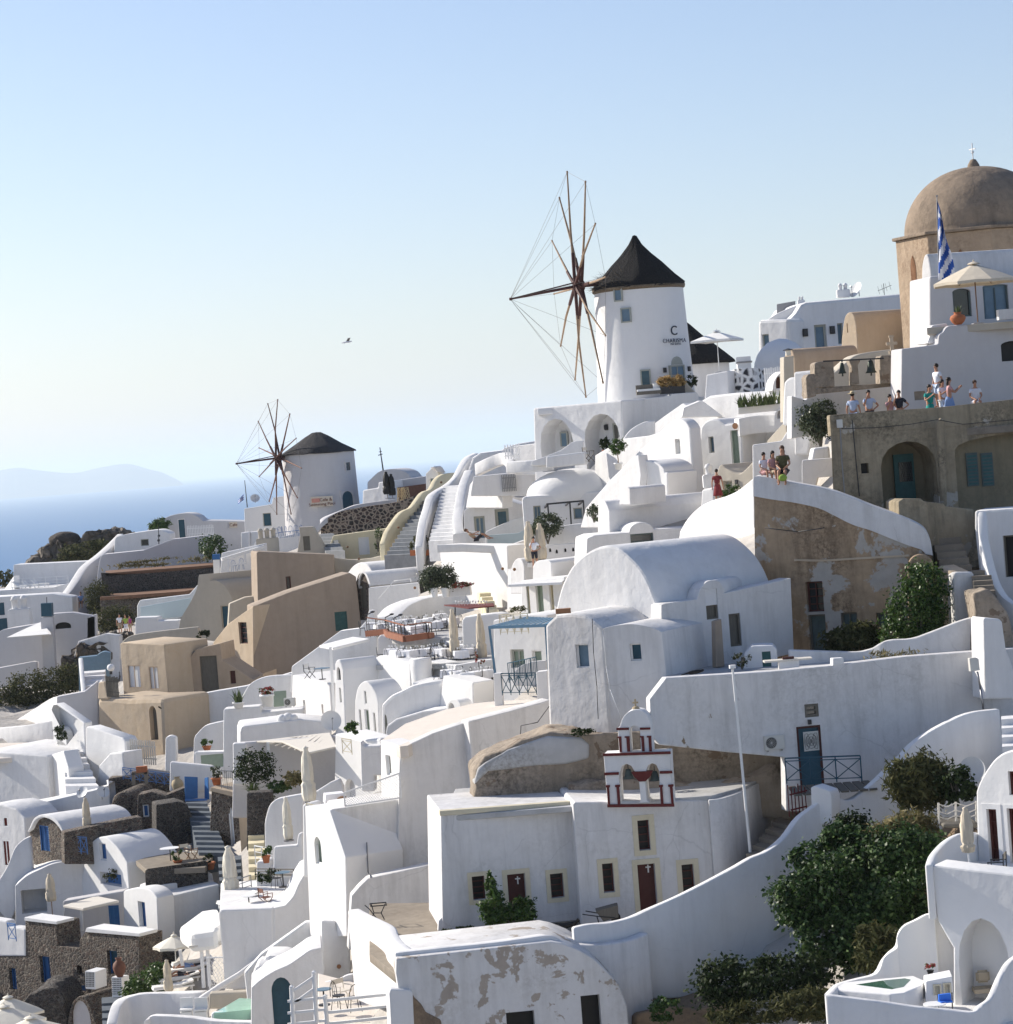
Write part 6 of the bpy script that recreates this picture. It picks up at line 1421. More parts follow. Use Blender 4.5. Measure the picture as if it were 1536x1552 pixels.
gv_=VP(780,730,177.9,2);(_,(u0,z0,u1,z1))=rect(gv_,760,720,782,744);gr=root('slatted_gate','white slatted gate in the terrace wall above the blue door house','gate',gv_.w(u0,z0));m_=MB()
for k in range(9):m_.obox(gv_.w(u0+(u1-u0)*k/8,z0,.03),gv_.u*.06,Vector((0,0,z1-z0)),gv_.n*.04)
m_.end('slats','metal',gr);MB().obox(gv_.w(u0,z0+.2,.02),gv_.u*(u1-u0),Vector((0,0,.07)),gv_.n*.012).obox(gv_.w(u0,z1-.25,.02),gv_.u*(u1-u0),Vector((0,0,.07)),gv_.n*.012).end('crossbars','metal',gr)
H('white_ramp','white wedge wall catching shade beside the slatted gate','wall',VP(740,735,180,60),[(706,770),(712,735),(721,722),(762,746),(762,770)],.8,'white',bev=.05)
# blue door house
bd=H('blue_door_house','white round topped house with two grey blue doors and a ring ornament','house',VP(740,785,183,4),[(704,830),(703.5,776)]+sp((703.5,775),(715,763),(730,756.5),(747,754.5),(768,757.5),(792,765))+[(797,790),(798,830)],5,'white',
[O('door',718,783,737,815,'slate_blue','sage_grey',dep=.3,fw=.2,style='m'),O('door',749.5,772,774,815,'petrol_glass','sage_grey',dep=.35,fw=.22)],bev=.08)
Vq=VP(740,785,182.9,4);q=Vq.at(741.6,764);m_=MB();m_.lathe([(.17,0),(.26,0),(.26,.05),(.17,.05),(.17,0)],20);bmesh.ops.rotate(m_.b,verts=m_.b.verts,cent=(0,0,0),matrix=Matrix.Rotation(math.pi/2,3,'X'));bmesh.ops.translate(m_.b,verts=m_.b.verts,vec=q);m_.end('ring_ornament','iron',bd)
wall_lamp('square lamp beside the round topped house with two doors',VP(797,772,181,4),797,771.5,.4)
H('white_ramp_wall','white parapet rising to the grey blue doors','wall',VP(770,800,180.5,10),[(736,826)]+sp((736,806),(755,797),(775,789),(794,783))+[(800,782),(802,812),(770,826)],.3,'white',bev=.06)
H('glass_parapet','long pale glass fronted parapet below the grey blue doors','wall',VP(770,815,178.5,5),[(739,828),(739,811),(785,808),(798,802),(804,800),(804,822)],.25,'glass_wall',bev=.02)
H('white_block','white low box wall where a woman is reclining','wall',VP(700,816,179.5,5),[(686,828),(686.5,810),(690,808.5),(727,805),(730,826)],.3,'white',bev=.04)
dm_=MB();dm_.ball(P(868,748,157.5),(2.75,2.2,1.5),4);dmo=dm_.end('white_dome_roof','white_clean',None,70,origin=P(868,748,157.5));tag(dmo,'smooth oval white dome roof in front of the arched porches','dome')
pg=H('pool_house','white house under the oval dome with a flat cornice and small windows','house',VP(850,770,155.5,6),[(797,830),(792,770),(791,755),(797,752),(860,748),(903,745),(950,740),(955,830)],6,'white',
[O('window',808,767,821,787,'slate_blue','sage_grey',dep=.25,style='m'),O('window',869,770,884,786,'slate_blue','sage_grey',dep=.25)],bev=.12)
pgo=root('steel_pergola','dark steel pergola frame in front of the oval dome house','pergola',P(860,792,153));a=lambda x,y,d=153.:P(x,y,d)
MB().bar(a(830,764),a(884,759),.1).bar(a(884,759),a(876,766,156),.1).bar(a(830,764),a(826,770,156),.1).bar(a(863,761),a(857,767,156),.08).end('top_frame','iron',pgo)
for x,y,yb in((830.5,764,790),(864,761,796),(884.5,759,797)):MB().bar(a(x,y),a(x+2.2,yb),.09).end('post','iron',pgo)
WL('white_parapet','curved white parapet behind the bushy olive by the steel pergola','wall',[(822,800,151.5),(850,797,151.2),(880,793,151),(905,790,150.8)],1.7,.3,'white',smoothn=2)
# big sunlit block
H('sunlit_block','large plain sunlit white block wall above the restaurant terraces','building',VP(768,850,170,60),[(660,960),(672,900),(666,826),(769,827),(775,1000),(660,1000)],('x',769,830,801),'white_clean',bev=.06)
WL('white_ledge','thin white ledge wall above the large sunlit block','wall',[(662,826,172),(700,825,172),(768,828,171),(800,818,173)],.5,.4,'white',smoothn=1,bev=.04)
H('sunlit_wall','sunlit white wall beside the canopy of the green door house','wall',VP(790,900,160,60),[(768,960),(770,862),(776,868),(794,872),(797,960)],1.2,'white_clean',bev=.05)
H('vaulted_annex','small white barrel vault with a rounded end below the furled parasols','building',VP(785,870,158,55),[(774,900),(773.5,870)]+arc((774,868),(795,870),23)+[(796,900)],Vector((2.4,1.6,0)),'white',bev=.05)
H('holed_wall','low white wall pierced by five small round holes','wall',VP(860,835,150,8),[(800,860),(801,848),(828,845),(828,826),(889,822),(890,860)],.35,'white_clean',[O('niche',x-2,y-3,x+2,y+2.6,'dark',dep=.2,arch=.5)for x,y in((834,834),(844,836),(857,834),(869,833),(879,833))],bev=.04)
H('white_roof_block','white rounded roof block below the wall with five holes','building',VP(830,865,143,50),[(807,900),(808,862)]+sp((808,858),(815,850),(830,849),(836,853))+[(837,900)],Vector((2.2,1.9,0)),'white_clean',bev=.07)
gd=H('green_door_house','sunlit white house with tall green and cream doors under a thin canopy','house',VP(815,900,140,45),[(790,960),(790,880),(856,874),(858,960)],3,'white_clean',
[O('door',811,885,826,937,'sage','sage',dep=.25,style=''),O('door',797,888,805,930,'cream','sage_grey',dep=.15),O('door',832,886,841,925,'cream','cream_trim',dep=.2)],bev=.05)
deck('x',None,None,[(770,138.6),(852,137),(858,140.5),(800,142)],(770,886,138.6),th=.14,mat='white',par=gd,part='canopy',bev=.02)
bush('terrace_bush','low brown and green planted box below the green door','bush',P(784,924,138),(.42,.3,.16),500,'leaf_scrub',.06,61,stem=False)
for k,(x,yb,t,l)in enumerate(((803.5,853,789,'furled beige parasol nearer the reclining woman, behind the waiter'),(820,850,792,'furled beige parasol nearer the wall with five holes'))):
 umbrella_closed(l,P(x+1.5,yb,148.5),(yb-t)*148.5/F,(yb-t)*148.5/F*.96,.30,'canvas',seed=k)
for k,(x,yb,t,l)in enumerate(((688,995,922,'furled beige parasol between the upper and middle restaurant terrace'),(729,1001,929,'furled beige parasol in front of the sloping white pillar wall'))):
 umbrella_closed(l,P(x+2.5,yb,150),(yb-t)*150/F,(yb-t)*150/F*.97,.27,'canvas',seed=k+4)
bush('olive_tree','round olive tree behind the furled parasols','tree',P(829,800,150.6),(.85,.8,.8),3500,'leaf_olive',.08,62,blobs=[(P(831,796,150.6),(.8,.7,.62)),(P(818,800,150.6),(.5,.5,.45))])
bush('round_shrub','small olive shrub at the end of the long barrel vault','shrub',P(900,778,139),(.32,.4,.42),900,'leaf_olive',.07,63)
# vaults left of the restaurant
H('long_vault','long white barrel roof below the grey staircase','building',VP(560,870,196,60),[(524,915),(525,876)]+sp((526,870),(535,858),(546,852.5),(557,856),(566,870))+[(568,915)],Vector((7.4,2.6,0)),'white',bev=.08)
vs_=H('vaulted_house','white barrel vaulted house with a rough stone gable and old wooden door','house',VP(550,880,188,55),[(540,940),(540,885)]+sp((540,882),(543,872),(548,868),(554,872),(559,885))+[(562,940)],Vector((5.2,2.2,0)),['lava'][0],[O('door',545,884,557,922,'wood_grey','wood_grey',dep=.15,arch=.2)],bev=.03)
H('x',None,None,VP(551,880,187.7,55),[(544,892)]+sp((542,884),(545,872),(550,866.5),(557,872),(562,888))+[(560,890)]+sp((559,886),(554,872.5),(549,869),(545,875),(543,888)),Vector((5.4,2.2,0)),'white',par=vs_,part='vaulted_roof',bev=.03)
H('white_wall','white wall with a sloping handrail in front of the stone gabled vault','wall',VP(600,900,180,5),[(560,960),(559,891),(634,883),(636,900)]+sp((636,903),(620,912),(600,925),(585,935))+[(580,960)],.6,'white',bev=.06)
pipe('handrail','thin white handrail on the wall by the stone gabled vault',[P(573,908,178),P(597,881,179),P(623,877,179),P(623,883,179)],.03,'white_paint','handrail')
WL('white_ramp','sunlit white ramp curving up towards the planted terrace','wall',[(606,934,171),(618,920,172),(632,912,173),(650,906,174),(676,902,175),(700,900,175),(742,897,175)],[1.5,2.2,2.6],1.8,'white',bev=.08)
ST('cream_steps','short flight of cream steps beside the restaurant',(742,930,166),(756,928,165),(724,899,171),(742,897,171),5,'cream',1.0)
pb_=H('planter_box','white planter box with red flowers on the planted terrace','planter',VP(695,895,168,8),[(678,905),(677,892),(712,887),(714,902)],.6,'white',bev=.03)
for k,(x,l)in enumerate(((659,'bushy potted tree nearer the stone gabled vault'),(676,'bushy potted tree nearer the white planter box'))):
 bush('potted_tree',l,'tree',P(x-4+k*4,876,168),(.72,.6,.72),2600,'leaf_olive',.085,64+k)
 pot_=root('white_pot','white flared pot of the potted tree, nearer '+('the stone gable' if k==0 else 'the planter box'),'pot',P(x,905,168));pm=pot_bm(.28,.6);bmesh.ops.translate(pm.b,verts=pm.b.verts,vec=P(x,905,168));pm.end('pot_body','white_paint',pot_,smooth=40)
bush('flower_bush','low flowering bush with red blossoms in the white planter box','bush',P(698,886,167.6),(.75,.3,.18),700,'leaf_red',.07,66,stem=False)
for k,(x,l)in enumerate(((630,'terracotta trough with an upright plant nearer the cream wall'),(646,'terracotta trough with an upright plant nearer the white stairs'))):
 rt=root('planted_trough',l,'planter',P(x,842,189));q=P(x,842,189);MB().box(q+Vector((0,0,.2)),(.75,.3,.4)).end('trough','terracotta',rt);leaves('foliage','leaf_scrub',rt,[(q+Vector((.0,0,.85)),(.35,.25,.55))],260,.09,k)
bush('bare_vine','straggly vine on the cream wall below the lava stones','vine',P(572,818,214),(.55,.2,.85),350,'leaf_green',.09,68)
cw_=H('cream_wall','plain cream wall with a hatch below the lava stone wall','wall',VP(560,825,215,0),[(486,870),(505,812),(592,800),(583,850),(560,870)],1.2,'cream',[O('hatch',543,815,561,840,'white_paint','white_paint',dep=.05)],bev=.05)
ST('grey_steps','small flight of grey steps with cream sides below the lava stone wall',(494,840,212),(523,838,210),(484,810,220),(504,808,219),6,'step_grey',1.5)
H('stair_wall','cream solid stair side with a dark panel below the squat windmill','wall',VP(470,825,214,10),[(448,850),(455,812),(453,799),(474,798),(494,833),(495,850)],.7,'greige',[O('panel',459,813,471,834,'wood_grey',None,dep=.06)],bev=.06)
WL('cream_parapet','long low greenish cream parapet with small lamps below the hatch wall','wall',[(506,845,206),(530,848,206),(560,846,205),(583,840,204)],2.2,.4,'greige',smoothn=2)
# ================================================================ restaurant terraces
H('restaurant_block','white block carrying the upper restaurant terrace with the wooden rail','terrace',VP(600,985,158,28),[(572,1060),(572,967),(577,962),(612,974),(640,971),(672,967),(690,965),(692,1060)],7,'white',bev=.06)
deck('upper_terrace','grey floor of the upper restaurant terrace','terrace',[(584,159.4),(613,155.6),(700,155),(745,158),(742,172),(600,172),(572,166)],(612,972,155),th=.3,mat='grey_top')
wr=root('wooden_railing','reddish wooden balustrade with planter boxes around the upper restaurant terrace','railing',P(612,972,154.6));R3=[(555,936,965,160),(584,940,962,159),(588,941,966,157.5),(613,948,973,154.6),(646,943,968,155),(654,944,968,156.5)]
def rp(i,top=True):x,yt,yb,d=R3[i];return P(x+(0 if top else 1.5),yt if top else yb,d)
for i,j in((0,1),(1,2),(2,3),(3,4),(4,5)):
 a,b_,c,e=rp(i),rp(j),rp(i,0),rp(j,0);MB().bar(a,b_,.08,.06).end('handrail','wood_red',wr);MB().bar(c+Vector((0,0,.18)),e+Vector((0,0,.18)),.3,.36).end('planter_box','wood_red',wr)
 L_=(b_-a).length;k=max(1,int(L_/.55));g=MB()
 for t in range(k+1):q=a.lerp(b_,t/k);r2=c.lerp(e,t/k);g.bar(Vector((q.x,q.y,r2.z+.3)),q,.05)
 g.end('balusters','wood_grey',wr);g=MB();g.bar(a.lerp(c,.35),b_.lerp(e,.35),.025).end('middle_rail','iron',wr)
def bar2(nm,pts,mat='white',**k):pass
H('middle_terrace','sunlit white block of the middle restaurant terrace with a rounded buttress','terrace',VP(600,1040,149,58),[(566,1110),(569,997),(574,994),(622,1004),(624,1110)],('x',622,1006,649,64),'white_clean',bev=.07)
H('white_wall','sunlit white parapet running from the buttress to the teal post','wall',VP(680,1010,147.5,48),[(640,1090),(648,1002),(690,1008.5),(692,1090)],1.2,'white_clean',bev=.05)
H('white_wall','low white parapet below the furled parasols facing the teal post','wall',VP(720,1010,146.5,-6),[(690,1050),(690,1008.5),(747,999),(748,1050)],.5,'white',bev=.05)
m_=MB();m_.lathe([(.62,-2.2),(.60,0),(.62,.7),(.60,1.15),(.58,1.2),(0,1.2)],20,P(640,1030,147.6));tag(m_.end('white_buttress','white_clean',None,60,origin=P(640,1060,147.6)),'rounded white buttress at the corner of the middle terrace','buttress')
deck('middle_terrace_floor','grey floor of the middle restaurant terrace','terrace',[(570,150.5),(622,148.5),(650,148),(692,147.5),(750,147),(750,156),(572,157)],(622,1008,148.5),th=.3,mat='grey_top')
H('lower_terrace','sunlit white block of the lowest dining terrace with a small arched niche','terrace',VP(690,1050,141,55),[(660,1130),(672,1024),(717,1035),(719,1130)],('x',717,1036,749,48),'white_clean',bev=.06)
nv=H('arched_niche_block','tiny white arched niche box on the sloping pinkish roof','niche',VP(688,1070,138,50),[(676,1085),(677,1072)]+arc((677.5,1071),(698,1069),10)+[(699,1082)],.8,'white_clean',[O('niche',679,1065,690,1080,'mauve',dep=.3,arch=.7)],bev=.03)
H('sloping_pillar_wall','white pillar and wall behind the two furled restaurant parasols','wall',VP(730,950,152,20),[(702,1010),(700,940),(705,935),(748,930),(760,932),(762,1010)],1.5,'white_clean',bev=.08)
# tables and chairs
GT='dining tables on the restaurant terraces';GC='bistro chairs on the restaurant terraces';GG='glasses on the restaurant tables'
tb0=ch0=gl0=None
def dine(x,y,d,lab,n=2,rz=0,w=.8):
 global tb0,ch0,gl0
 p=P(x,y,d)
 if tb0 is None:tb0=table_cloth(lab,p,rz,group=GT)
 else:dup(tb0,p,rz,(w/.8,1,1),lab,GT)
 rg=random.Random(int(x*7+y))
 for k in range(n):
  a=R(rz+(0,180,90,270)[k%4]);q=p+Vector((math.cos(a)*.62*(w/.8),math.sin(a)*.62,0));lb='black wire bistro chair at the white clothed tables of the restaurant'
  rr=math.degrees(a)-90+0+rg.uniform(-12,12)
  if ch0 is None:ch0=chair_bistro(lb,q,rr,GC)
  else:dup(ch0,q,rr,1,lb,GC)
 for k in range(4):
  q=p+Vector((rg.uniform(-.3,.3)*w/.8,rg.uniform(-.3,.3),.752));lb='upturned wine glass standing on a white clothed restaurant table'
  if gl0 is None:gl0=wine_glass(lb,q,GG)
  else:dup(gl0,q,0,1,lb,GG)
LT='white clothed dining table on the %s restaurant terrace'
for i,(x,y,d)in enumerate(((566,962,162),(580,964,160.5),(596,966,160),(612,968,157.5),(628,968,157),(642,966,158),(660,961,162),(672,958,164),(640,957,165),(654,954,167),(622,956,166),(605,958,165),(684,955,164),(668,948,170))):dine(x,y,d,LT%'upper',3 if i%2 else 2,20*i%50)
for i,(x,y,d)in enumerate(((594,1003,152),(606,1005,151),(620,1006,150),(634,1004,151),(648,1003,152),(660,1000,154),(672,1003,150.5),(700,1006,149.5),(712,1003,150),(706,996,153),(690,990,155))):dine(x,y,d,LT%'middle',3 if i%2 else 2,27*i%60)
for i,(x,y,d)in enumerate(((680,1036,143.5),(695,1038,143),(710,1040,142.5),(725,1038,143),(738,1036,143.5))):dine(x,y,d,LT%'lowest',2,31*i%60)
bt_=root('bar_table','long red edged high table full of glasses behind the furled parasols','table',P(705,945,160));z_=P(676,917,163).z
tp_=prism([P(673,916.5,163),P(711,921.5,159),P(750,918,160),P(748,914,164)],Vector((0,0,-.07)),.01);link('tabletop',tp_,'bell_red',bt_);MB().cyl(P(690,945,161),P(690,920,161),.04).end('leg','iron',bt_);MB().cyl(P(740,945,161),P(740,919,161),.04).end('leg','iron',bt_)
for k in range(12):dup(gl0,P(692+k*4.2,917.0-k*.08+(k%2),161.2+(k%3)*.4),0,1.3,'upturned wine glass standing on the long red edged high table','glasses on the high table')
fw_=root('flower_stand','tall thin stand with red and orange flowers beside the teal post','flowers',P(727.5,1032,143));MB().cyl(P(728,1032,143),P(725.5,1003,143),.02).end('stem','iron',fw_);leaves('blooms','leaf_red',fw_,[(P(722,995,143),(.1,.1,.25)),(P(731,1003,143),(.15,.1,.12))],160,.07,4)
for k,(x,y)in enumerate(((561,929.5),(590,933),(603,934))):
 o=MB().bar(P(x-6,y+3,159),P(x+4,y-2,159.4),.06,.05).ball(P(x+4,y-2,159.4),(.16,.1,.07),1).cyl(P(x-6,y+3,159),P(x-5.5,y+12,159),.02).end('spotlight','iron',None,origin=P(x,y,159));tag(o,['black spotlight on an arm nearest the stone gabled vault','black spotlight on an arm over the middle of the wooden balustrade','black spotlight on an arm farthest along the wooden balustrade'][k],'spotlight')
# teal pergola house
tp=H('balcony_house','sunlit white house with sage windows behind the petrol blue pergola','house',VP(790,990,134,38),[(750,1080),(748,940),(790,932),(830,932),(832,1080)],3,'white_clean',
[O('window',773,984.5,796,1012,'sage','sage_grey',dep=.25,style='m',fw=.12),O('window',806,986,822,1005,'sage','white_paint',dep=.25)],bev=.05)
railing('terrace_railing','cream crossed wooden railing above the sage windows',P(759,962,132.6),P(802,960,131.5),1.0,'cream_trim','x',4)
pg2=root('pergola','petrol blue slatted pergola over the balcony','pergola',P(790,1020,130));a=lambda x,y,d:P(x,y,d)
MB().bar(a(742,951,128),a(829,948,126),.14).bar(a(742,951,128),a(800,936,133),.12).bar(a(829,948,126),a(846,938,131),.12).end('frame','awning_blue',pg2)
for k in range(9):t=(k+.5)/9;MB().bar(a(742,950,128).lerp(a(829,947,126),t),a(800,935,133).lerp(a(846,937,131),t),.17,.03).end('slat','awning_blue',pg2)
MB().bar(a(742,951,128),a(751,1022,128),.12).end('post','awning_blue',pg2);MB().bar(a(827,949,126),a(833,1040,126),.10).end('post','awning_blue',pg2)
H('balcony_pier','white pier at the open end of the petrol blue balustrade','wall',VP(755,1040,124,10),[(750,1075),(748,1021),(761,1020),(763,1072)],.35,'white_clean',bev=.04)
H('balcony_pier','white pier between the petrol blue balustrade and the cube shaped house','wall',VP(820,1040,122,10),[(815,1070),(813,1018.5),(830,1016.5),(833,1064)],.6,'white_clean',bev=.04)
railing('balustrade','petrol blue balustrade with crosses and stars on the white balcony',P(762,1054,123),P(814,1053,122.4),1.02,'petrol','x',4)
railing('stair_railing','petrol blue sloping stair railing behind the balustrade',P(772,1035,127),P(815,1026,125),.95,'petrol','v',5)
H('curved_parapet','small white curved parapet behind the petrol blue balustrade','wall',VP(800,1010,128.5,10),[(778,1040)]+sp((778,1020),(790,1009),(808,1003),(828,1001))+[(829,1040)],.3,'white',bev=.04)
# big pinkish roof house
br=root('sloping_roof_house','large white house with a long pinkish sloping flat roof above the church','house',P(650,1390,112))
zr2=P(618,1130,110).z
H('x',None,None,VP(618,1130,110,-6),[(600,1420),(606,1131),(618,1129.5),(657,1111),(710,1093.5),(724,1240),(680,1420)],1.0,'white_old',par=br,part='front_wall',bev=.05)
H('x',None,None,VP(712,1094,109.6,-18),[(722,1240),(710,1093.5),(775,1077),(822,1064),(834,1060),(834,1120),(760,1240)],1.0,'white_old',par=br,part='side_wall',bev=.05)
H('x',None,None,VP(606,1150,110,64),[(578,1230),(577,1122),(607,1131),(609,1230)],1.0,'white_clean',[O('window',584,1144,594,1176,'sage_grey','white_paint',dep=.2)],par=br,part='end_wall',bev=.05)
def poly3(name,label,cat,pts,th,mat,par=None,bev=.03,part=None):
 b=prism([P(*p)for p in pts],Vector((0,0,-th)),bev)
 if par is not None:return link(part or name,b,mat,par)
 return tag(link(name,b,mat,None,P(*pts[0])),label,cat)
poly3('x',None,None,[(577,1122.5,113),(606,1131.5,109.6),(619,1130,109.6),(657,1111.5,112.5),(711,1094,115.5),(775,1077.5,118.5),(822,1064.5,121),(822,1060,125),(760,1062,127),(719,1066,128),(673,1076,126),(614,1097,119)],.5,'roof_top',par=br,part='roof')
H('protruding_wall','lower white retaining wall with a raised ledge left of the church','wall',VP(600,1350,107.5,-8),[(528,1440),(533,1358),(545,1344),(558,1331.5),(674,1305.5),(690,1440)],.8,'white_old',bev=.06)
mw=H('white_house','white lower wall with a lattice screen above and an exposed wall cable','house',VP(560,1260,110,-6),[(528,1420),(522,1300),(500,1229),(503,1226.5),(608,1211),(620,1420)],3,'white_old',bev=.05)
H('x',None,None,VP(498,1260,110.1,64),[(470,1420),(462,1222),(500,1228),(524,1300),(526,1420)],2.6,'white_clean',[O('window',475.5,1267,489,1312,'sage','white_paint',dep=.2,arch=.35)],par=mw,part='side_wall',bev=.05)
pipe('wall_pipe','pipe and black box climbing the white wall left of the church',[P(556,1277,109.2),P(557,1300,109),P(558,1322,108.8),P(562,1330,107.2)],.03,'metal')
# lattice screen
ls=root('lattice_screen','white diamond lattice screen rising along the wall top','screen',P(565,1215,109));q4=[P(521.5,1202,109.6),P(605.5,1172,109.6),P(608.5,1209,109.6),P(523.5,1222,109.6)]
def lattice(par,q4,nx,w=.035,mat='white_paint'):
 a,b_,c,d_=q4;m_=MB();m2=MB()
 m2.bar(a,b_,.06).bar(b_,c,.06).bar(c,d_,.06).bar(d_,a,.06);m2.end('frame',mat,par)
 def pt(u,v):return(a.lerp(b_,u)).lerp(d_.lerp(c,u),v)
 st=1/nx
 for i in range(-6,nx+1):
  for s_ in(1,-1):
   pts=[]
   for v in range(7):
    u=(i+(v/6*6 if s_>0 else 6-v))*st
    if 0<=u<=1:pts.append(pt(u,v/6))
   for p_,q_ in zip(pts,pts[1:]):m_.bar(p_,q_,w,.01)
 m_.end('lattice',mat,par)
lattice(ls,q4,22)
# ================================================================ far left: sea edge terraces
bo=MB();bo.ball(P(98,818,280),(1.72,1.4,.88),3,.025,4);tag(bo.end('big_boulder','boulder',None,70,origin=P(98,830,280)),'big dark rounded boulder standing against the sea','rock')
rock('rocky_mound','dark rocky mound with dry scrub below the boulder',VP(100,850,278,5),sp((26,866),(45,848),(60,838),(74,829),(100,824),(120,821),(140,812),(165,806),(176,816),(178,860))+[(100,900),(30,900)],9,'rock',amp=.5,seed=6)
bush('scrub','dry brown scrub covering the slope of the rocky mound','scrub',P(125,838,275),(2.6,1.5,1.0),2600,'leaf_scrub',.2,71,stem=False,blobs=[(P(128,836,275),(2.5,1.5,1.0)),(P(100,846,275),(1.2,1,.6)),(P(150,826,275),(1.4,1,.6))])
bush('scrub','dark shrub at the left picture edge by the sea','shrub',P(4,878,262),(1.1,1,.9),900,'leaf_scrub',.16,72,stem=False)
TW=lambda*a,**k:H('white_wall',*a,**k)
TW('low white building wall behind the sea terrace with loungers','wall',VP(80,880,262,2),[(20,920),(20.5,856),(128,851),(150,850),(150,920)],3,'white',bev=.08)
TW('white side wall at the seaward end of the lounger terrace','wall',VP(12,890,258,60),[(4,915),(5,895),(21,872),(22,915)],.6,'white_clean')
WL('terrace_wall','long white facade below the sea terrace with loungers','wall',[(-10,895.5,252),(30,893,252),(81,890,252),(110,882,251)],4.5,.5,'white',smoothn=1)
deck('sea_terrace','white floor of the sea terrace','terrace',[(-10,252.5),(110,252),(125,262),(0,262)],(30,895,252.5),mat='white')
railing('terrace_railing','white railing along the sea terrace',P(18,893,252.5),P(104,888,251.5),.95,'white_paint','h',5)
for k,(x,y)in enumerate(((32,890),(46,889),(60,887))):lounger(['white lounger on the sea terrace nearest the sea','white lounger in the middle of the sea terrace','white lounger on the sea terrace nearest the curved wall'][k],P(x,y+3,256),60,None,40)
WL('diagonal_parapet','long white parapet sweeping down diagonally from the mauve house to the sea terrace facade','wall',[(178,809,258),(162,825,256),(144,841,254),(122,858,252),(110,875,250),(95,897,248),(75,913,247)],[1.5,2.5,3],.7,'white',bev=.1)
WL('white_wall','big white wall in mauve shade curving down beside the ivy bush','wall',[(176,812,257),(164,828,255),(147,843,252),(126,860,250),(113,880,248),(98,900,246),(84,912,245)],6,.5,'mauve',bev=.03)  # shaded face of the white wall, shade put into its colour
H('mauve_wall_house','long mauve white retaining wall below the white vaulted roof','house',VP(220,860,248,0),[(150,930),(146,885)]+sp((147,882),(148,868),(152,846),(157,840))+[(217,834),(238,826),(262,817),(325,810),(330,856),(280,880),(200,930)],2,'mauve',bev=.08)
vh=H('vaulted_house','white vaulted roof with a small window above the mauve retaining wall','house',VP(215,820,254,0),[(172,850),(174,818)]+sp((176,814),(190,810),(215,806),(240,803),(250,805),(258,809))+[(259,850)],4,'white',[O('window',213,817.5,226,827,'glass_dark','sage_grey',dep=.2)],bev=.15)
mh=H('mauve_house','rounded mauve white house with a petrol blue door near the squat windmill','house',VP(300,810,262,0),[(222,850),(224,802)]+sp((226,801),(250,785),(268,779),(287,778),(299,782),(307,789))+[(368,790),(380,791),(380,850)],5,'mauve',[O('door',269,787,282.5,815,'petrol','white_paint',dep=.15)],bev=.1)
Vs=VP(353,796,261.8,0);sb=prism([Vs.at(347.5,791.5),Vs.at(359.5,790.5),Vs.at(360,799.5),Vs.at(348,800)],Vs.n*.05);link('sign_board',sb,'sign_paper',mh);text3d('sign_writing','Cafe',Vs,354,795.5,.42,'bell_red',mh,off=.07)
picket('short white picket fence in front of the petrol blue door',P(284,814,259),P(325,812,259),1.1,group=None)
bush('palm','feathery green palm beside the mauve rounded house','palm',P(243,797,260),(1.0,.8,.75),900,'leaf_green',.14,73,long=4.5)
an2=tag(MB().cyl(P(241,825,250),P(240,797,250),.05,.03).ball(P(241,812,250),.14,1).ball(P(240.5,819,250),.16,1).end('carved_post','iron',None,origin=P(241,825,250)),'thin dark carved post on the mauve wall corner','post')
TW('white cube house behind the spars of the squat windmill','house',VP(400,800,256,5),[(373,850),(370,771),(412,764),(414,754),(434,751),(440,850)],4,'white_clean',[O('window',398,778,412,797,'petrol','sage_grey',dep=.2)])
fl2=root('flagpole','thin flagpole with a small striped flag by the squat windmill','flagpole',P(375,769,250));MB().cyl(P(375,769,250),P(371,728,250),.05,.03).end('pole','iron',fl2)
for k in range(5):q=[P(369.5-8.5*t,749+9*t+1.7*k*(1-.3*t),250+.2*math.sin(t*7))for t in(0,.33,.66,1)];q2=[P(369.5-8.5*t,749+9*t+1.7*(k+1)*(1-.3*t),250+.2*math.sin(t*7))for t in(0,.33,.66,1)];m_=MB();[m_.quad(q[i],q[i+1],q2[i+1],q2[i])for i in range(3)];m_.end('flag_stripe','flag_white' if k%2 else 'flag_blue',fl2)
dish('small white satellite dish beside the spars of the squat windmill',P(387,762,250),10,.45,.3)
for k,(x,y,l)in enumerate(((369,825,'white cube chimney nearest the mauve house'),(384,824,'square white chimney beside the squat windmill'))):TW(l,'chimney',VP(x,y,245,20),[(x-4,y+6),(x-4,y-18),(x+8,y-19),(x+9,y+6)],1,'white_clean')
chimney_pots('cream chimney with three pots at the foot of the squat windmill',P(407,838,226),3,5,1.6,'greige',h=1.15)
TW('white terrace wall below the squat windmill with blue chairs','wall',VP(430,830,232,5),[(385,860),(386,822),(434,812),(452,808),(455,860)],2,'white',bev=.05)
GB='blue cafe chairs by the squat windmill'
cb1=None
for k in range(7):
 p=P(421+k*5.5,816-k*.6,230)
 if cb1 is None:cb1=chair_bistro('bright blue cafe chair in the row at the foot of the squat windmill',p,20,GB,'blue')
 else:dup(cb1,p,k*40,1.1,'bright blue cafe chair in the row at the foot of the squat windmill',GB)
bush('shrub','green shrub on the red soil terrace beside the mauve wall','shrub',P(322,832,244),(1.3,1,1.1),1500,'leaf_green',.15,74)
for k,(pts,dr,l)in enumerate((([(153,868,240),(190,869,240),(235,867,240),(290,862,240),(330,858,240)],2.6,'dark lava stone terrace wall below the mauve retaining wall'),([(152,910,234),(175,906,234),(212,906,234),(268,902,233)],3.4,'lower lava stone terrace wall behind the two walking people'))):WL('stone_wall',l,'wall',pts,dr,.6,'lava_dark' if k==0 else 'lava',bev=.05)
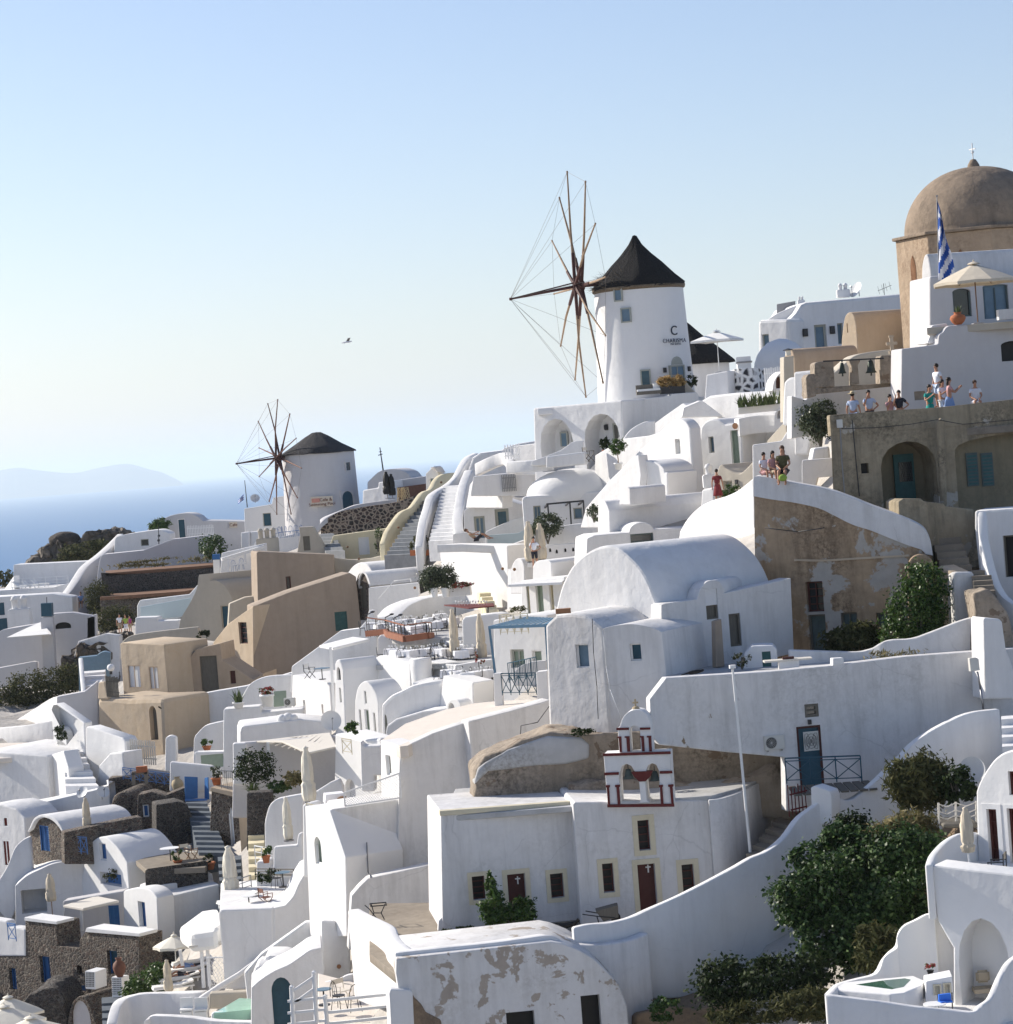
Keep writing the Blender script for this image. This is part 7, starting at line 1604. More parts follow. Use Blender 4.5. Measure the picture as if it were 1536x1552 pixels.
deck('red_soil','strip of red soil between the lava stone walls','soil',[(152,234),(280,233),(330,240),(150,240)],(200,900,236),mat='red_soil');deck('red_soil_bed','bed of red soil above the dark lava stone wall','soil',[(160,240),(330,240),(330,247),(160,247)],(300,857,242),mat='red_soil')
bush('ivy_bush','tall olive green bush against the curved shaded wall','bush',P(149,907,236),(1.2,1,1.5),2600,'leaf_scrub',.13,75);bush('ivy_bush','broad olive green bush behind the two walking people','bush',P(172,941,229),(1.7,1,1.3),3200,'leaf_scrub',.13,76)
bush('dry_weeds','dry weeds on the red soil strip','weeds',P(240,852,240.5),(4.5,.3,.3),500,'leaf_dry',.12,77,stem=False,long=4)
# pool terrace
ph=root('pool_terrace','white pool terrace with a pale blue glass wall','terrace',P(250,950,222))
H('x',None,None,VP(250,930,222,-3),[(208,965),(208,918),(212,910),(287,901),(300,886),(306,940),(300,965)],.8,'white',par=ph,part='back_wall');H('x',None,None,VP(250,930,219.5,-3),[(213,941),(213,920),(290,906),(288,933)],.3,'glass_wall',par=ph,part='glass_wall',bev=.02);H('x',None,None,VP(220,940,217,8),[(204,985),(205,936),(238,935),(240,941),(272,940),(274,990)],1.5,'white_clean',par=ph,part='front_wall')
# greige vaulted house
gh=H('greige_house','greige vaulted house with a chimney and a petrol blue door','house',VP(320,930,208,14),[(262,1010),(271,955),(274,937)]+sp((274,937),(288,914),(298,893),(301,874))+[(302,871),(315,870),(318,881)]+sp((318,881),(328,880),(341,889),(352,908),(358,935))+[(360,1010)],('x',330,884,398,70),'greige',[O('door',334.5,918,348.5,951,'petrol','greige',dep=.2)],bev=.1)
H('greige_wall','greige wall with small triangular holes below the stained tan wall','wall',VP(380,900,205,-10),[(345,960),(348,915),(372,905),(424,899),(424,960)],1,'greige')
H('white_terrace','small white terrace block in front of the cream chimney','terrace',VP(365,870,214,5),[(330,900),(334,870),(336,838),(395,825),(398,880)],3,'white');sh=root('blue_pillar_shrine','small blue and white pillar topped with a cross','shrine',P(332,882,211));a=lambda x,y:P(x,y,211)
MB().bar(a(330,882),a(328,848),.5).end('pillar','white_paint',sh);MB().bar(a(328.2,848),a(327.8,840),.6).bar(a(332,882)+Vector((.2,0,0)),a(326,862)+Vector((.2,0,0)),.12).end('blue_cap','blue',sh);MB().bar(a(327.8,840),a(327.5,830),.06).bar(a(325.5,834),a(330,833.5),.06).end('cross','white_paint',sh)
pg3=root('white_pergola','white beam pergola beside the blue topped pillar','pergola',P(360,860,212));MB().bar(P(336,848,212),P(400,829,214),.25).end('beam','white_paint',pg3);MB().bar(P(346,868,209),P(346,846,209),.18).bar(P(372,850,209),P(372,838,209),.16).end('beam','white_paint',pg3);MB().bar(P(346,858,209),P(374,853,209),.12).end('beam','white_paint',pg3)
dc=dup(cb1,P(356,866,210),30,1,'dark blue chair under the white beam pergola','chairs under the white beam pergola');dup(cb1,P(366,863,210),200,1,'dark blue chair under the white beam pergola','chairs under the white beam pergola')
# stained tan wall and big taupe house
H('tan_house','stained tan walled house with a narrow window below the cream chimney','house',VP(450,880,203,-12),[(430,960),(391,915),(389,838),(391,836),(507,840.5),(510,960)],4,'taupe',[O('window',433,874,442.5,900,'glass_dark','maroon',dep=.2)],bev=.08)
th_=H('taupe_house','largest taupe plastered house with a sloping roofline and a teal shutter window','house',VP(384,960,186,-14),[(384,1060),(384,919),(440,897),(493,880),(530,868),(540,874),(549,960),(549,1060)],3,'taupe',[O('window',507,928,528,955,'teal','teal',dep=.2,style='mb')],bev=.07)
H('x',None,None,VP(384,960,185.8,55),[(324,1060),(323,974),(345,946),(384,918),(385,1060)],1.5,'tan_light',[O('window',361,943,376,976,'glass_dark','maroon',dep=.25,style='g')],par=th_,part='sunlit_end_wall',bev=.06)  # sunlit face given a lighter plaster than the shaded front
tt=H('tan_stair_house','tan stepped house with a tall weathered plank door','house',VP(330,1010,178,12),[(260,1120),(260.5,1035)]+[(297,984),(334,975),(337,1000),(383,1030),(400,1020),(400,1120)],3,'tan',[O('door',302,995,333,1055,'wood_grey','wood_grey',dep=.2),O('window',348,1017,358,1036,'maroon',None,dep=.2)],bev=.05)
tcu=H('tan_cube_house','tan cube house with two white shuttered windows','house',VP(220,1020,178,40),[(192,1120),(182,976),(185,974),(249,977),(262,1120)],4,'tan_light',[O('window',193,1008,215,1043,'white_paint','tan',dep=.1,style='m'),O('window',225,1010,242,1045,'white_paint','tan',dep=.1,style='m')],bev=.06)
H('x',None,None,VP(249,1000,177.8,-28),[(258,1100),(248.5,977),(296,973),(300,1100)],2,'taupe',par=tcu,part='shaded_side_wall',bev=.05)  # shade on this side painted in with the darker plaster
H('greige_wall','greige rounded wall end behind the tan cube house','wall',VP(240,970,190,10),[(182,1000)]+sp((184,974),(195,965),(215,960),(272,953))+[(300,950),(310,1000)],.5,'greige');bush('dark_planter_bush','dark planter in the corner of the greige house','planter',P(309,965,187),(.5,.4,.4),300,'leaf_dark',.12,78,stem=False)
rt_=H('round_tan_house','round tan plastered building with a tall dark arched niche','house',VP(200,1100,171,42),[(150,1180),(147,1058),(163,1057),(192,1060),(248,1058),(254,1180)],4,'tan_light',[O('niche',225,1070,240.5,1122,'wood_grey',dep=.35,arch=.22)],bev=.3)
H('x',None,None,VP(200,1100,170.9,42),[(148,1060),(149,1034),(158,1033),(164,1060)],.5,'tan_light',par=rt_,part='wall_spur',bev=.08)
picket('grey wooden gate boards at the top of the round tan building',P(162,1056,170),P(181,1058,169),1.35,'wood_grey');picket('weathered picket fence below the tall dark arched niche',P(192,1157,163),P(238,1160,162),1.5,'pale_wood',group=None)
ga=root('wall_lamp','small curved wall lamp beside the tall dark arched niche','lamp',P(243,1073,170));MB().bar(P(240,1071,169),P(245,1074,169),.08).end('lamp_body','dark',ga)
# scrub, rubble, tower at the left edge
rock('rubble_slope','grey rubble slope between the scrub and the white tower',VP(130,1000,205,5),[(88,1030),(95,1000),(120,980),(150,968),(178,970),(182,1010),(180,1060),(90,1060)],5,'rock',amp=.4,seed=8)
bush('scrub','wide band of dark olive scrub at the left picture edge','scrub',P(55,1045,200),(3.3,1.8,1.4),7500,'leaf_scrub',.13,79,stem=False,blobs=[(P(10,1060,200),(2,1.5,1.1)),(P(45,1045,200),(2.2,1.6,1.2)),(P(85,1035,200),(1.8,1.4,1.2)),(P(108,1022,200),(1.0,1,1))])
tw_=root('tower_chimney','tall narrow whitewashed chimney tower with a petrol blue cap','tower',P(75,1015,212));MB().bar(P(77,1030,212),P(72,935,212),.95).end('shaft','mauve',tw_);MB().bar(P(72,934,212),P(71.2,914,212),.85).end('cap','petrol',tw_);MB().bar(P(71,914,212),P(70.8,905,212),.05).end('spike','iron',tw_)
TW('broad white roof with a peaked sail shade over it at the left edge','house',VP(40,980,216,10),[(-10,1060),(-10,962),(5,954),(30,950),(60,945),(72,955),(80,1060)],3,'mauve');poly3('shade_sail','pointed white shade sail stretched in front of the chimney tower','shade sail',[(10,966,208),(40,952,214),(68,940,216),(78,962,210),(74,961,208)],.04,'canvas_white')
TW('white facade with a petrol blue window below the sea terrace','house',VP(20,925,236,0),[(-10,980),(-10,905),(80,900),(110,905),(112,980)],3,'white',[O('window',-6,914,7.5,932,'petrol',None,dep=.15),O('door',-6,938,12.5,962,'petrol',None,dep=.15)])
chimney_pots('flared white double chimney below the sea terrace facade',P(32,950,230),2,0,2.3,'white',h=1.0)
TW('white wall with dark triangular openings beside the chimney tower','wall',VP(100,970,214,0),[(78,1010),(78,930),(110,928),(145,934),(148,1010)],1,'mauve',[O('window',83,944,108,952,'dark',None,dep=.3,arch=.6)])
TW('tall white slab wall beside the broad olive green bush','wall',VP(140,960,214,0),[(131,1000),(131,936),(145,931),(146,1000)],1,'mauve');TW('white wall behind the rubble slope','wall',VP(150,985,205,20),[(105,1020),(118,972),(160,960),(181,963),(183,1050),(170,1060)],.6,'white_old')
TW('white retaining wall left of the scrub','wall',VP(30,1030,211,0),[(-10,1080),(-10,1014),(50,1003),(56,1004),(56,1080)],1,'mauve')
gt2=TW('small grey green shed with a rounded top and door','shed',VP(150,1010,186,-5),[(120,1050),(119,997),(147,994)]+sp((147,993),(157,988),(167,990))+[(168,1050)],1.2,'slate_blue',bev=.04)
ST('white_steps','short white steps below the grey green shed',(126,1045,178),(158,1040,178),(124,1018,184),(160,1016,184),4,'white');WL('white_wall','leaning white slab edge beside the short steps','wall',[(119,997,182),(121,1020,180),(124,1047,177)],1.4,.3,'white_clean',smoothn=1)
lamp=root('globe_lamp','white globe lamp on the wall beside the tan cube house','lamp',P(168,1020,174));MB().ball(P(168,1012,174),.26,2).end('globe','white_paint',lamp);MB().cyl(P(168,1022,174),P(168,1017,174),.1).end('base','iron',lamp)
# diagonal pale walls running down left
WL('diagonal_wall','long white wall running diagonally down to the left picture edge','wall',[(165,1027,174),(150,1040,175),(126,1050,177),(90,1056,181),(60,1074,184),(30,1092,187),(-8,1108,190)],5,.5,'white')
TW('white wall below the grey wooden gate boards','wall',VP(140,1060,174,-5),[(84,1120),(86,1056),(128,1048),(148,1032),(150,1100)],.8,'mauve')
WL('low_wall','low white parapet at the back of the sunlit roof terrace','wall',[(-8,1104,178),(35,1100,176),(80,1092,174)],1.5,.4,'white',smoothn=1)
hw_=TW('slanting white wall with a round topped opening and dark bush','wall',VP(100,1100,168,50),[(81,1125),(77,1075),(80,1067),(86,1066),(128,1095),(130,1145),(100,1140)],.6,'white_clean',[O('niche',84.5,1102,101,1130,'mauve',dep=.5,arch=.5)])
bush('round_bush','dark round bush in the opening of the slanting white wall','bush',P(92,1112,167),(.5,.4,.45),700,'leaf_dark',.08,80,stem=False)
TW('long sunlit white wall below the round tan building','wall',VP(160,1120,164,45),[(130,1165),(130,1102),(134,1101),(186,1118),(190,1124),(192,1175),(150,1190)],1,'white_clean');TW('white stepped block beside the weathered picket fence','wall',VP(175,1150,161,45),[(146,1200),(150,1160),(166,1142),(186,1140),(190,1190)],1.5,'white')
bw=TW('huge plain white house wall at the left picture edge','house',VP(30,1180,166,34),[(-40,1270),(-30,1139),(0,1140.5),(72,1145.5),(76,1210),(70,1270)],6,'white')
H('x',None,None,VP(73,1180,166,62),[(70,1270),(72,1145.5),(96,1138),(104,1165),(108,1260)],1,'white_clean',par=bw,part='side_wall')
deck('roof_terrace','sunlit cream floored roof terrace on the huge plain white house','terrace',[(-20,166.5),(72,166),(122,166),(100,174),(-20,177)],(72,1145,166),mat='roof_top')
ST('white_steps','sunlit white steps climbing from the stone house to the roof terrace',(100,1200,160),(150,1196,159),(96,1138,168),(124,1136,168),6,'white')
WL('white_ledge','broad white curved ledge below the sunlit white steps','wall',[(-10,1232,158),(40,1222,158),(100,1208,157.5),(150,1196,157),(165,1190,157)],1.8,3.0,'white',bev=.15)
TW('white house with a red door and small red window at the left picture edge','house',VP(20,1260,155,40),[(-30,1360),(-30,1222),(0,1219),(25,1226),(38,1240),(40,1300),(20,1360)],('x',38,1240,90),'white',[O('window',4,1238,12.5,1254,'red_paint','white_paint',dep=.1),O('door',3,1273,17,1312,'red_paint','white_paint',dep=.1,style='m')])
WL('curved_parapet','white parapet sweeping down from the stone gable to the left picture edge','wall',[(48,1266,150),(36,1272,150),(24,1285,150),(14,1310,150),(2,1330,150),(-10,1345,150)],3.0,.5,'white')
# rubble houses
rub=lambda l,V,o,e,**k:H('stone_house',l,'house',V,o,e,k.pop('mat','lava'),k.pop('op',()),bev=k.pop('bev',.06),**k)
sv=rub('stone gabled barrel vaulted house with a tall blue shutter',VP(70,1270,150,48),[(43,1310),(43,1290)]+sp((43,1290),(45,1258),(54,1243),(66,1238.5),(82,1246),(92,1262),(97,1290))+[(98,1310)],('x',66,1239,172,60),op=[O('door',59.5,1251,76,1291,'blue','blue',dep=.1,style='mb',fw=.05)])
H('x',None,None,VP(70,1270,149.6,48),[(40,1262)]+sp((44,1256),(52,1240),(66,1234.5),(84,1242),(95,1258),(99,1272))+[(97,1272)]+sp((96,1268),(90,1256),(80,1245),(66,1239.5),(54,1244),(46,1258)),('x',66,1236,173,60),'white',par=sv,part='vaulted_roof',bev=.05)
rub('dark rubble wall along the side of the stone gabled vault',VP(140,1265,147,-20),[(98,1310),(97,1262),(190,1242),(215,1238),(220,1310)],1)
rub('rounded rubble mound house with a blue door',VP(195,1230,156,10),[(165,1280),(167,1225)]+sp((167,1222),(172,1207),(185,1200),(198,1202),(206,1212))+[(212,1280)],4,bev=.3,op=[O('door',203,1214,210,1247,'blue',None,dep=.1)])
rub('rubble wall with a small blue window beside the rounded mound',VP(225,1230,154,0),[(206,1290),(209,1205),(230,1200),(250,1206),(284,1192),(286,1290)],1.5,op=[O('window',216,1220,226.5,1238,'blue','white_paint',dep=.15)])
rub('high dark rubble block left of the blue grey stairs',VP(250,1240,150,-15),[(237,1320),(237,1220),(270,1215),(284,1219),(300,1260),(312,1300),(310,1320)],2,mat='lava_dark')
rub('rubble terrace wall under the terracotta box',VP(190,1190,160,0),[(163,1230),(164,1180),(186,1177),(262,1178),(264,1215)],2)
rub('right hand rubble wall with a tan coping and a white arched door',VP(345,1240,147,30),[(316,1310),(320,1198),(326,1195),(366,1206),(370,1320)],1.5,op=[O('door',346,1223,357.5,1292,'white_paint','white_paint',dep=.1,arch=.15)])
H('tan_coping','tan coping slab on top of the rubble wall with the white arched door','coping',VP(345,1196,146.8,30),[(318,1199),(320,1193),(375,1206),(374,1213)],2,'tan_light',bev=.03);m_=MB();m_.bar(P(376,1325,143),P(368,1212,143),.5);tag(m_.end('tan_pilaster','tan_light',None,origin=P(376,1325,143)),'long tan plastered corner pilaster beside the cream steps','pilaster')
ST('blue_grey_staircase','steep blue grey staircase leading up to the blue gate',(302,1300,144),(346,1294,143),(281,1217,154),(312,1213,153),11,'step_dark',1.5)
bgt=root('blue_gate','bright blue open double gate at the head of the steep staircase','gate',P(298,1212,154));H('x',None,None,VP(290,1195,154,-30),[(281,1212),(280,1177),(300,1178),(300,1210)],.06,'blue',par=bgt,part='leaf',bev=.01);H('x',None,None,VP(313,1195,153.5,60),[(310,1212),(310,1179),(315,1178),(316,1212)],.06,'blue',par=bgt,part='leaf',bev=.01);MB().bar(P(281,1213,153.8),P(314,1212,153.4),.12).end('sill','blue_rail',bgt)
amphora('large sand coloured jar on the rubble wall by the blue gate',P(270,1201,156),.95,.36)
railing('blue_fence','blue crossed fence behind the terracotta box',P(187,1182,160),P(262,1192,159),.75,'blue_rail','x',6);railing('blue_railing','blue crossed balcony railing beside the stone gable',P(104,1293,147),P(133,1295,146.5),.95,'blue_rail','x',3)
tbx=root('terracotta_box','terracotta flower box standing on a stone frame','planter',P(215,1180,159));MB().box(P(215,1166,159),(.65,.35,.36)).end('box','terracotta',tbx);m_=MB();m_.bar(P(203,1190,159),P(202,1172,159),.2).bar(P(222,1188,159),P(221,1170,159),.2).bar(P(200,1172,159),P(225,1170,159),.2);m_.end('stone_frame','concrete',tbx)
for k,(x,y,l)in enumerate(((129,1212,'white satellite dish on the ledge nearer the huge plain wall'),(155,1212,'white satellite dish on the ledge nearer the rubble mound'))):dish(l,P(x,y,156),-30+60*k,.38,.35)
umbrella_closed('furled beige parasol above the stone gabled vault',P(134,1272,148),2.35,1.7,.23,'canvas',seed=8)
# blue window white houses
wv=H('white_vaulted_house','white barrel vaulted house with a blue window and a flower balcony','house',VP(160,1310,146,52),[(118,1380),(126,1320),(130,1293)]+sp((130,1293),(137,1279),(148,1270),(159,1269),(170,1276),(182,1290),(193,1308))+[(196,1345),(196,1380)],('x',159,1269,236),'white_clean',[O('window',150,1277.5,162,1305,'blue','white_paint',dep=.2),O('window',151,1321,185,1345,'blue',None,dep=.5)],bev=.07)
MB();bush('balcony_plants','dry flowering plants in the balcony opening of the white vaulted house','plant',P(168,1328,145),(.42,.2,.35),350,'leaf_scrub',.07,81,stem=False)
rub('dark stone terrace with a white table on top',VP(260,1330,140,-8),[(222,1390),(220,1320),(224,1317),(311,1305),(314,1308),(316,1390)],('x',222,1318,206,60),mat='lava_dark')
deck('stone_terrace_floor','brown floor of the dark stone terrace','terrace',[(222,140.4),(311,139.6),(330,146),(250,147),(206,144)],(222,1319,140.2),mat='concrete')
table_round('round white table on the dark stone terrace',P(259,1306,143),.55,.75)
for k,(x,l)in enumerate(((279,'folding chair with a white back on the stone terrace, nearer the round table'),(291,'folding chair with a white back on the stone terrace, nearer the staircase'))):director_chair(l,P(x,1303+k,143),200-60*k)
potted('potted shrub under the round table on the dark stone terrace',P(270,1312,142),.25,.3,(.3,.3,.35),n=300,seed=82);potted('pot with a red brown shrub at the corner of the dark stone terrace',P(318,1318,141),.32,.4,(.3,.3,.25),'leaf_dark',250,seed=83)
hb=H('white_house','white house with a tall blue door and a curved roof below the stone terrace','house',VP(215,1390,138,55),[(188,1450),(187,1352)]+sp((190,1349),(206,1345.5),(220,1346),(231,1352),(238,1361))+[(241,1430),(241,1450)],1.0,'white_clean',[O('door',208.5,1365.5,222.5,1407,'blue','white_paint',dep=.25)],bev=.06)
H('x',None,None,VP(238,1380,137.8,-20),[(240,1450),(237.5,1361),(260,1358),(333,1340),(336,1400),(336,1450)],4,'white',par=hb,part='side_wall',bev=.08)
H('x',None,None,VP(225,1350,139.5,-20),[(224,1366)]+sp((224,1348),(240,1343),(290,1333),(318,1324))+[(322,1324),(326,1345)],2,'white',par=hb,part='curved_roof',bev=.15)
lf=H('white_porch_house','white curved roofed house with a wide shaded porch opening','house',VP(50,1370,148,-5),[(24,1430),(23,1343)]+sp((24,1342),(40,1328),(60,1318),(85,1308),(120,1305),(142,1316))+[(143,1430)],4,'white',[O('arch',31,1350,72,1382,'white',dep=1.5)],bev=.12)
pc=root('porch_canopy','flat white canopy on thin posts over a shaded porch with a blue door','canopy',P(140,1410,141));poly3('x',None,None,[(96,1372,140),(126,1377,138.5),(180,1364.5,140),(146,1358,144)],.14,'pale_wood',par=pc,part='slab')
MB().bar(P(125,1411,139),P(123,1377,139),.12).end('post','white_paint',pc);MB().bar(P(92,1408,140.5),P(97,1374,140.5),.1).end('post','white_paint',pc)
H('white_house','white wall with a wide blue door under the flat canopy','house',VP(150,1390,143.5,5),[(95,1440),(95,1366),(190,1350),(192,1440)],1,'mauve',[O('door',164,1373,183,1411,'blue','blue',dep=.1,style='p')])
umbrella_closed('furled beige parasol beside the flat canopy',P(80,1391,142),2.4,1.5,.27,'canvas',seed=9)
# rubble house at the bottom left
rb2=rub('long rubble stone house at the bottom left with deep blue windows',VP(110,1480,136,40),[(-30,1640),(-30,1424),(0,1428),(39,1436),(38,1394),(85,1400),(88,1434),(120,1438),(121,1424),(130,1411),(211,1419),(213,1640)],1.6,
op=[O('window',13,1467,26,1501,'blue','blue',dep=.3),O('window',59.5,1449,78,1491,'blue','blue',dep=.3,style='m'),O('niche',116,1463,125,1477.5,'dark',dep=.25,arch=.3),O('door',161.5,1440.5,180,1478,'petrol','blue',dep=.3),O('window',110,1492,130,1503,'blue','blue',dep=.25)],bev=.04)
H('x',None,None,VP(212,1440,135.8,-15),[(214,1640),(210,1419),(230,1440),(268,1444),(272,1640)],1.2,'lava_dark',par=rb2,part='shaded_wall',bev=.04)  # same rubble in shade, painted with the darker stone colours
for a_ in([(37,1396),(37,1390.5),(86,1397),(86,1401.5)],[(129,1413),(131,1406.5),(212,1415),(212,1420)]):H('x',None,None,VP(110,1480,135.9,40),a_,1.2,'white_clean',par=rb2,part='white_coping',bev=.02)
H('white_parapet','white block with a blue railing at the left picture edge','wall',VP(15,1410,139,40),[(-20,1450),(-20,1391),(10,1396),(12,1404),(28,1406),(38,1408),(39,1450)],.6,'white_clean');railing('blue_railing','small blue crossed railing between the white blocks at the left edge',P(13,1425,138),P(25,1427,137.5),.9,'blue_rail','x',1)
rock('dark_cave','dark rounded rubble vault at the bottom left',VP(70,1530,132,10),[(36,1600)]+sp((36,1520),(48,1502),(70,1496),(88,1506),(102,1530))+[(108,1600)],3,'lava_dark',amp=.1)
H('arched_vault','grey vault with a rubble stone rim at the bottom left','building',VP(125,1540,131,35),[(102,1640)]+sp((103,1545),(110,1520),(122,1510),(133,1518),(145,1550))+[(147,1640)],3,'lava',[O('niche',106,1515,141,1590,'mauve',dep=.12,arch=.42)],bev=.04)
bx_=root('white_unit','white box unit with a lattice front on the rubble house roof ledge','box',P(145,1500,131));Vx=VP(137,1485,131,30);H('x',None,None,Vx,[(130,1499),(129,1472),(144,1473.5),(145,1500)],.9,'white_paint',par=bx_,part='casing',bev=.01)
g=MB()
for i in range(6):
 for j in range(8):p=Vx.w(*Vx.uz(131+i*2.1,1476+j*2.8),.01);g.obox(p,Vx.u*.045,Vector((0,0,.06)),Vx.n*.01)
g.end('lattice','dark',bx_)
amphora('tall red brown clay pot on a latticed pedestal',P(182,1481,130),.95,.33,'pole_brown');pd=root('pedestal','white latticed pedestal under the red brown clay pot','pedestal',P(185,1512,130));Vx=VP(175,1500,130,30);H('x',None,None,Vx,[(170,1512),(169,1481),(184,1482),(186,1512)],.6,'white_paint',par=pd,part='block',bev=.02)
g=MB()
for i in range(6):
 for j in range(8):g.obox(Vx.w(*Vx.uz(171+i*2.2,1485+j*3.2),.01),Vx.u*.045,Vector((0,0,.05)),Vx.n*.01)
g.end('lattice','dark',pd)
potted('wide terracotta pot with a pale shrub on the rubble wall end',P(219,1442,134),.36,.55,(.25,.25,.3),'leaf_olive',200,seed=84)
ST('grey_steps','blue grey steps between the rubble vault and the white curved wall',(156,1570,124),(182,1568,124),(154,1514,130),(180,1512,130),5,'step_dark')
for k,(p,n_)in enumerate((((222,1490),.75),((240,1500),.7),((205,1500),.65),((238,1475),.6))):bush('clipped_bush',['dense green bush beside the latticed pedestal','dense green bush under the open cream parasol','low green bush in front of the latticed pedestal','green bush behind the furled parasol and the loungers'][k],'bush',P(p[0],p[1],127-k),(n_,.6,n_*.8),1500,'leaf_green',.08,85+k,stem=False)
umbrella_open('open cream parasol above the green bushes',P(269,1466+20,126),2.15,1.05,.45,8,'canvas_light',rz=10)
for k,(x,y,z_,r_)in enumerate(((12,1512,127,1.7),(6,1526,122,1.9),(46,1543,118,1.9))):umbrella_open(['cream parasol at the left picture edge, the farthest of three','large cream parasol at the left picture edge in the middle of three','cream parasol at the bottom edge, the nearest of three'][k],P(x,y,z_)-Vector((0,0,2.5)),2.5,r_,.75,6,'canvas_light',rz=15*k)
umbrella_closed('furled cream parasol on a thin red pole at the bottom left',P(259,1540,120),2.6,1.45,.20,'canvas',seed=11,pole='maroon')
umbrella_closed('largest furled white parasol on the corner terrace',P(352,1366,124),2.65,2.45,.36,'canvas_light',seed=12)
umbrella_closed('tall furled cream parasol in front of the reed pergola',P(470,1222,120),2.75,2.5,.30,'canvas_light',seed=13)
umbrella_closed('slender furled cream parasol in front of the white curved wall',P(438,1275,124),2.1,2.0,.22,'canvas_light',seed=14)
LG='white sun loungers under the parasols'
for k,(x,y)in enumerate(((263,1502),(272,1489),(286,1476),(292,1466))):lounger(['white lounger nearest the furled parasol with the red pole','white lounger holding the nearer sunbather','white lounger holding the farther sunbather','white lounger farthest from the curved wall'][k],P(x,y+2,123+k*.9),-75,LG,12)
# ================================================================ middle bottom: terraces and the corner white house
H('arched_wall','white curved wall with potted palm and roses below the taupe house','wall',VP(400,1060,172,0),[(250,1170),(249,1066),(262,1060),(330,1047),(372,1040),(440,1020),(548,990),(560,1010),(560,1100),(440,1150)],.8,'white',[O('niche',285,1061,305,1100,'white',dep=.06,arch=.3)],bev=.06)
H('curved_rim_wall','white wall with a curved rim around the rose planter','wall',VP(400,1060,168,5),[(340,1120)]+sp((365,1060),(378,1038),(395,1028),(415,1024),(443,1023))+[(444,1120)],.5,'white')
H('white_stair_wall','white triangular wall rising to the restaurant from the chairs','wall',VP(480,990,166,12),[(440,1050),(442,1010),(516,956),(545,952),(556,940),(559,925),(566,925),(572,960),(575,1050)],.8,'white')
H('sunlit_house','sunlit white wall with two slim dark windows behind the big dish','house',VP(470,1070,162,58),[(440,1120),(443,1023),(500,1036),(506,1120)],3,'white_clean',[O('window',459,1061,464.5,1087,'glass_dark',None,dep=.2),O('window',487,1067.5,491,1082,'wood',None,dep=.15)])
director_chair('thin folding chair on the terrace above the big dish',P(470,1028,160),60,'iron','white_paint');table_round('small glass table on the terrace above the big dish',P(489,1030,160),.5,.7,'slate_blue')
pb3=root('pergola','white slab pergola on a single tall post','pergola',P(502,1100,152));poly3('x',None,None,[(484,978,154),(505,982,152),(560,968,154),(535,965,160)],.15,'white_clean',par=pb3,part='slab');MB().bar(P(508,1100,152),P(501,981,152),.16).end('post','white_paint',pb3)
v2=H('vaulted_house','white barrel vault with a rounded window behind the tall post','house',VP(515,1040,150,52),[(508,1140),(507.5,1008)]+sp((507.5,1006),(511,1000),(516,1002),(521,1016))+[(526,1140)],('x',511,1001,566,62),'white_clean',[O('window',510,1011,517,1031,'glass_dark',None,dep=.15,arch=.4),O('window',513.5,1042,518.5,1065,'sage',None,dep=.15,arch=.1)])
av=H('arched_house','white arched vault house with tall sage green doors and a little window','house',VP(557,1080,146,50),[(538,1180),(538,1066)]+sp((538,1062),(542,1043),(549,1034),(556,1033),(565,1042),(571,1054),(574,1066))+[(577,1180)],('x',552,1033,592,62),'white_clean',
[O('door',552,1075,562,1120,'sage','white_paint',dep=.15),O('window',543.5,1075,549.5,1109,'sage_grey','white_paint',dep=.12),O('window',565,1080,571.5,1116,'sage_grey','white_paint',dep=.12),O('window',551.5,1047,556.5,1067.5,'sage_grey','white_paint',dep=.12)],bev=.07)
H('curved_wall_house','white curved wall with a small arch joining the arched vault house','wall',VP(600,1080,143,15),[(577,1180),(578,1072)]+sp((579,1068),(592,1055),(608,1047),(625,1039),(645,1034))+[(672,1030),(674,1110),(600,1140),(592,1180)],3,'white',[O('window',581,1083,589,1116,'sage_grey',None,dep=.3,arch=.35)],bev=.2)
TW('stepped white block in front of the rounded buttress','building',VP(640,1050,144,20),[(622,1100),(624,1034),(650,1036),(652,1052),(672,1052),(673,1100)],3,'white_clean');TW('white block with pinkish flat top beside the arched vault house','building',VP(590,1110,141,20),[(578,1150),(586,1100),(600,1090),(640,1078),(676,1074),(676,1150)],3,'white')
TW('low shaded white wall in front of the rose planter','wall',VP(400,1110,158,0),[(338,1180),(339,1075),(395,1070),(396,1080),(460,1074),(463,1110),(463,1180)],1.5,'white')
potted('potted palm on the white wall beside the rose planter',P(362,1073,158),.35,.35,(.1,.1,.1),'leaf_agave',40,.07,'white_paint',90,style='spiky',L=1.0);rs=potted('white planter box of bright red roses',P(406,1071,158),.42,.75,(.5,.35,.22),'leaf_red',420,.09,'white_paint',91);H('cupboard','sage green cupboard behind the rose planter','cupboard',VP(425,1060,160,0),[(415,1072),(414.5,1048),(434,1046.5),(434.5,1070)],.1,'sage');ac_unit('white air conditioner beside the sage green panel',P(440,1071,157),-10,.8)
dish('largest white satellite dish in front of the sunlit wall',P(502,1110,147),15,.55*1.05,.55,20)
rfo=H('rounded_roof_block','white flat roofed block with a rounded end behind the reed pergola','building',VP(420,1120,150,-8),[(364,1200),(364,1112)]+sp((364,1110),(367,1102),(375,1100))+[(456,1090),(498,1094),(503,1108),(503,1200)],4,'white');m_=MB();[m_.ball(P(x,y,150.5),(.32,.3,.3),2)for x,y in((428,1090),(436,1088),(444,1090))];tag(m_.end('skylight_bumps','white_clean',None,60,origin=P(436,1092,150.5)),'small cluster of white rounded vent caps on the flat roof','vent')
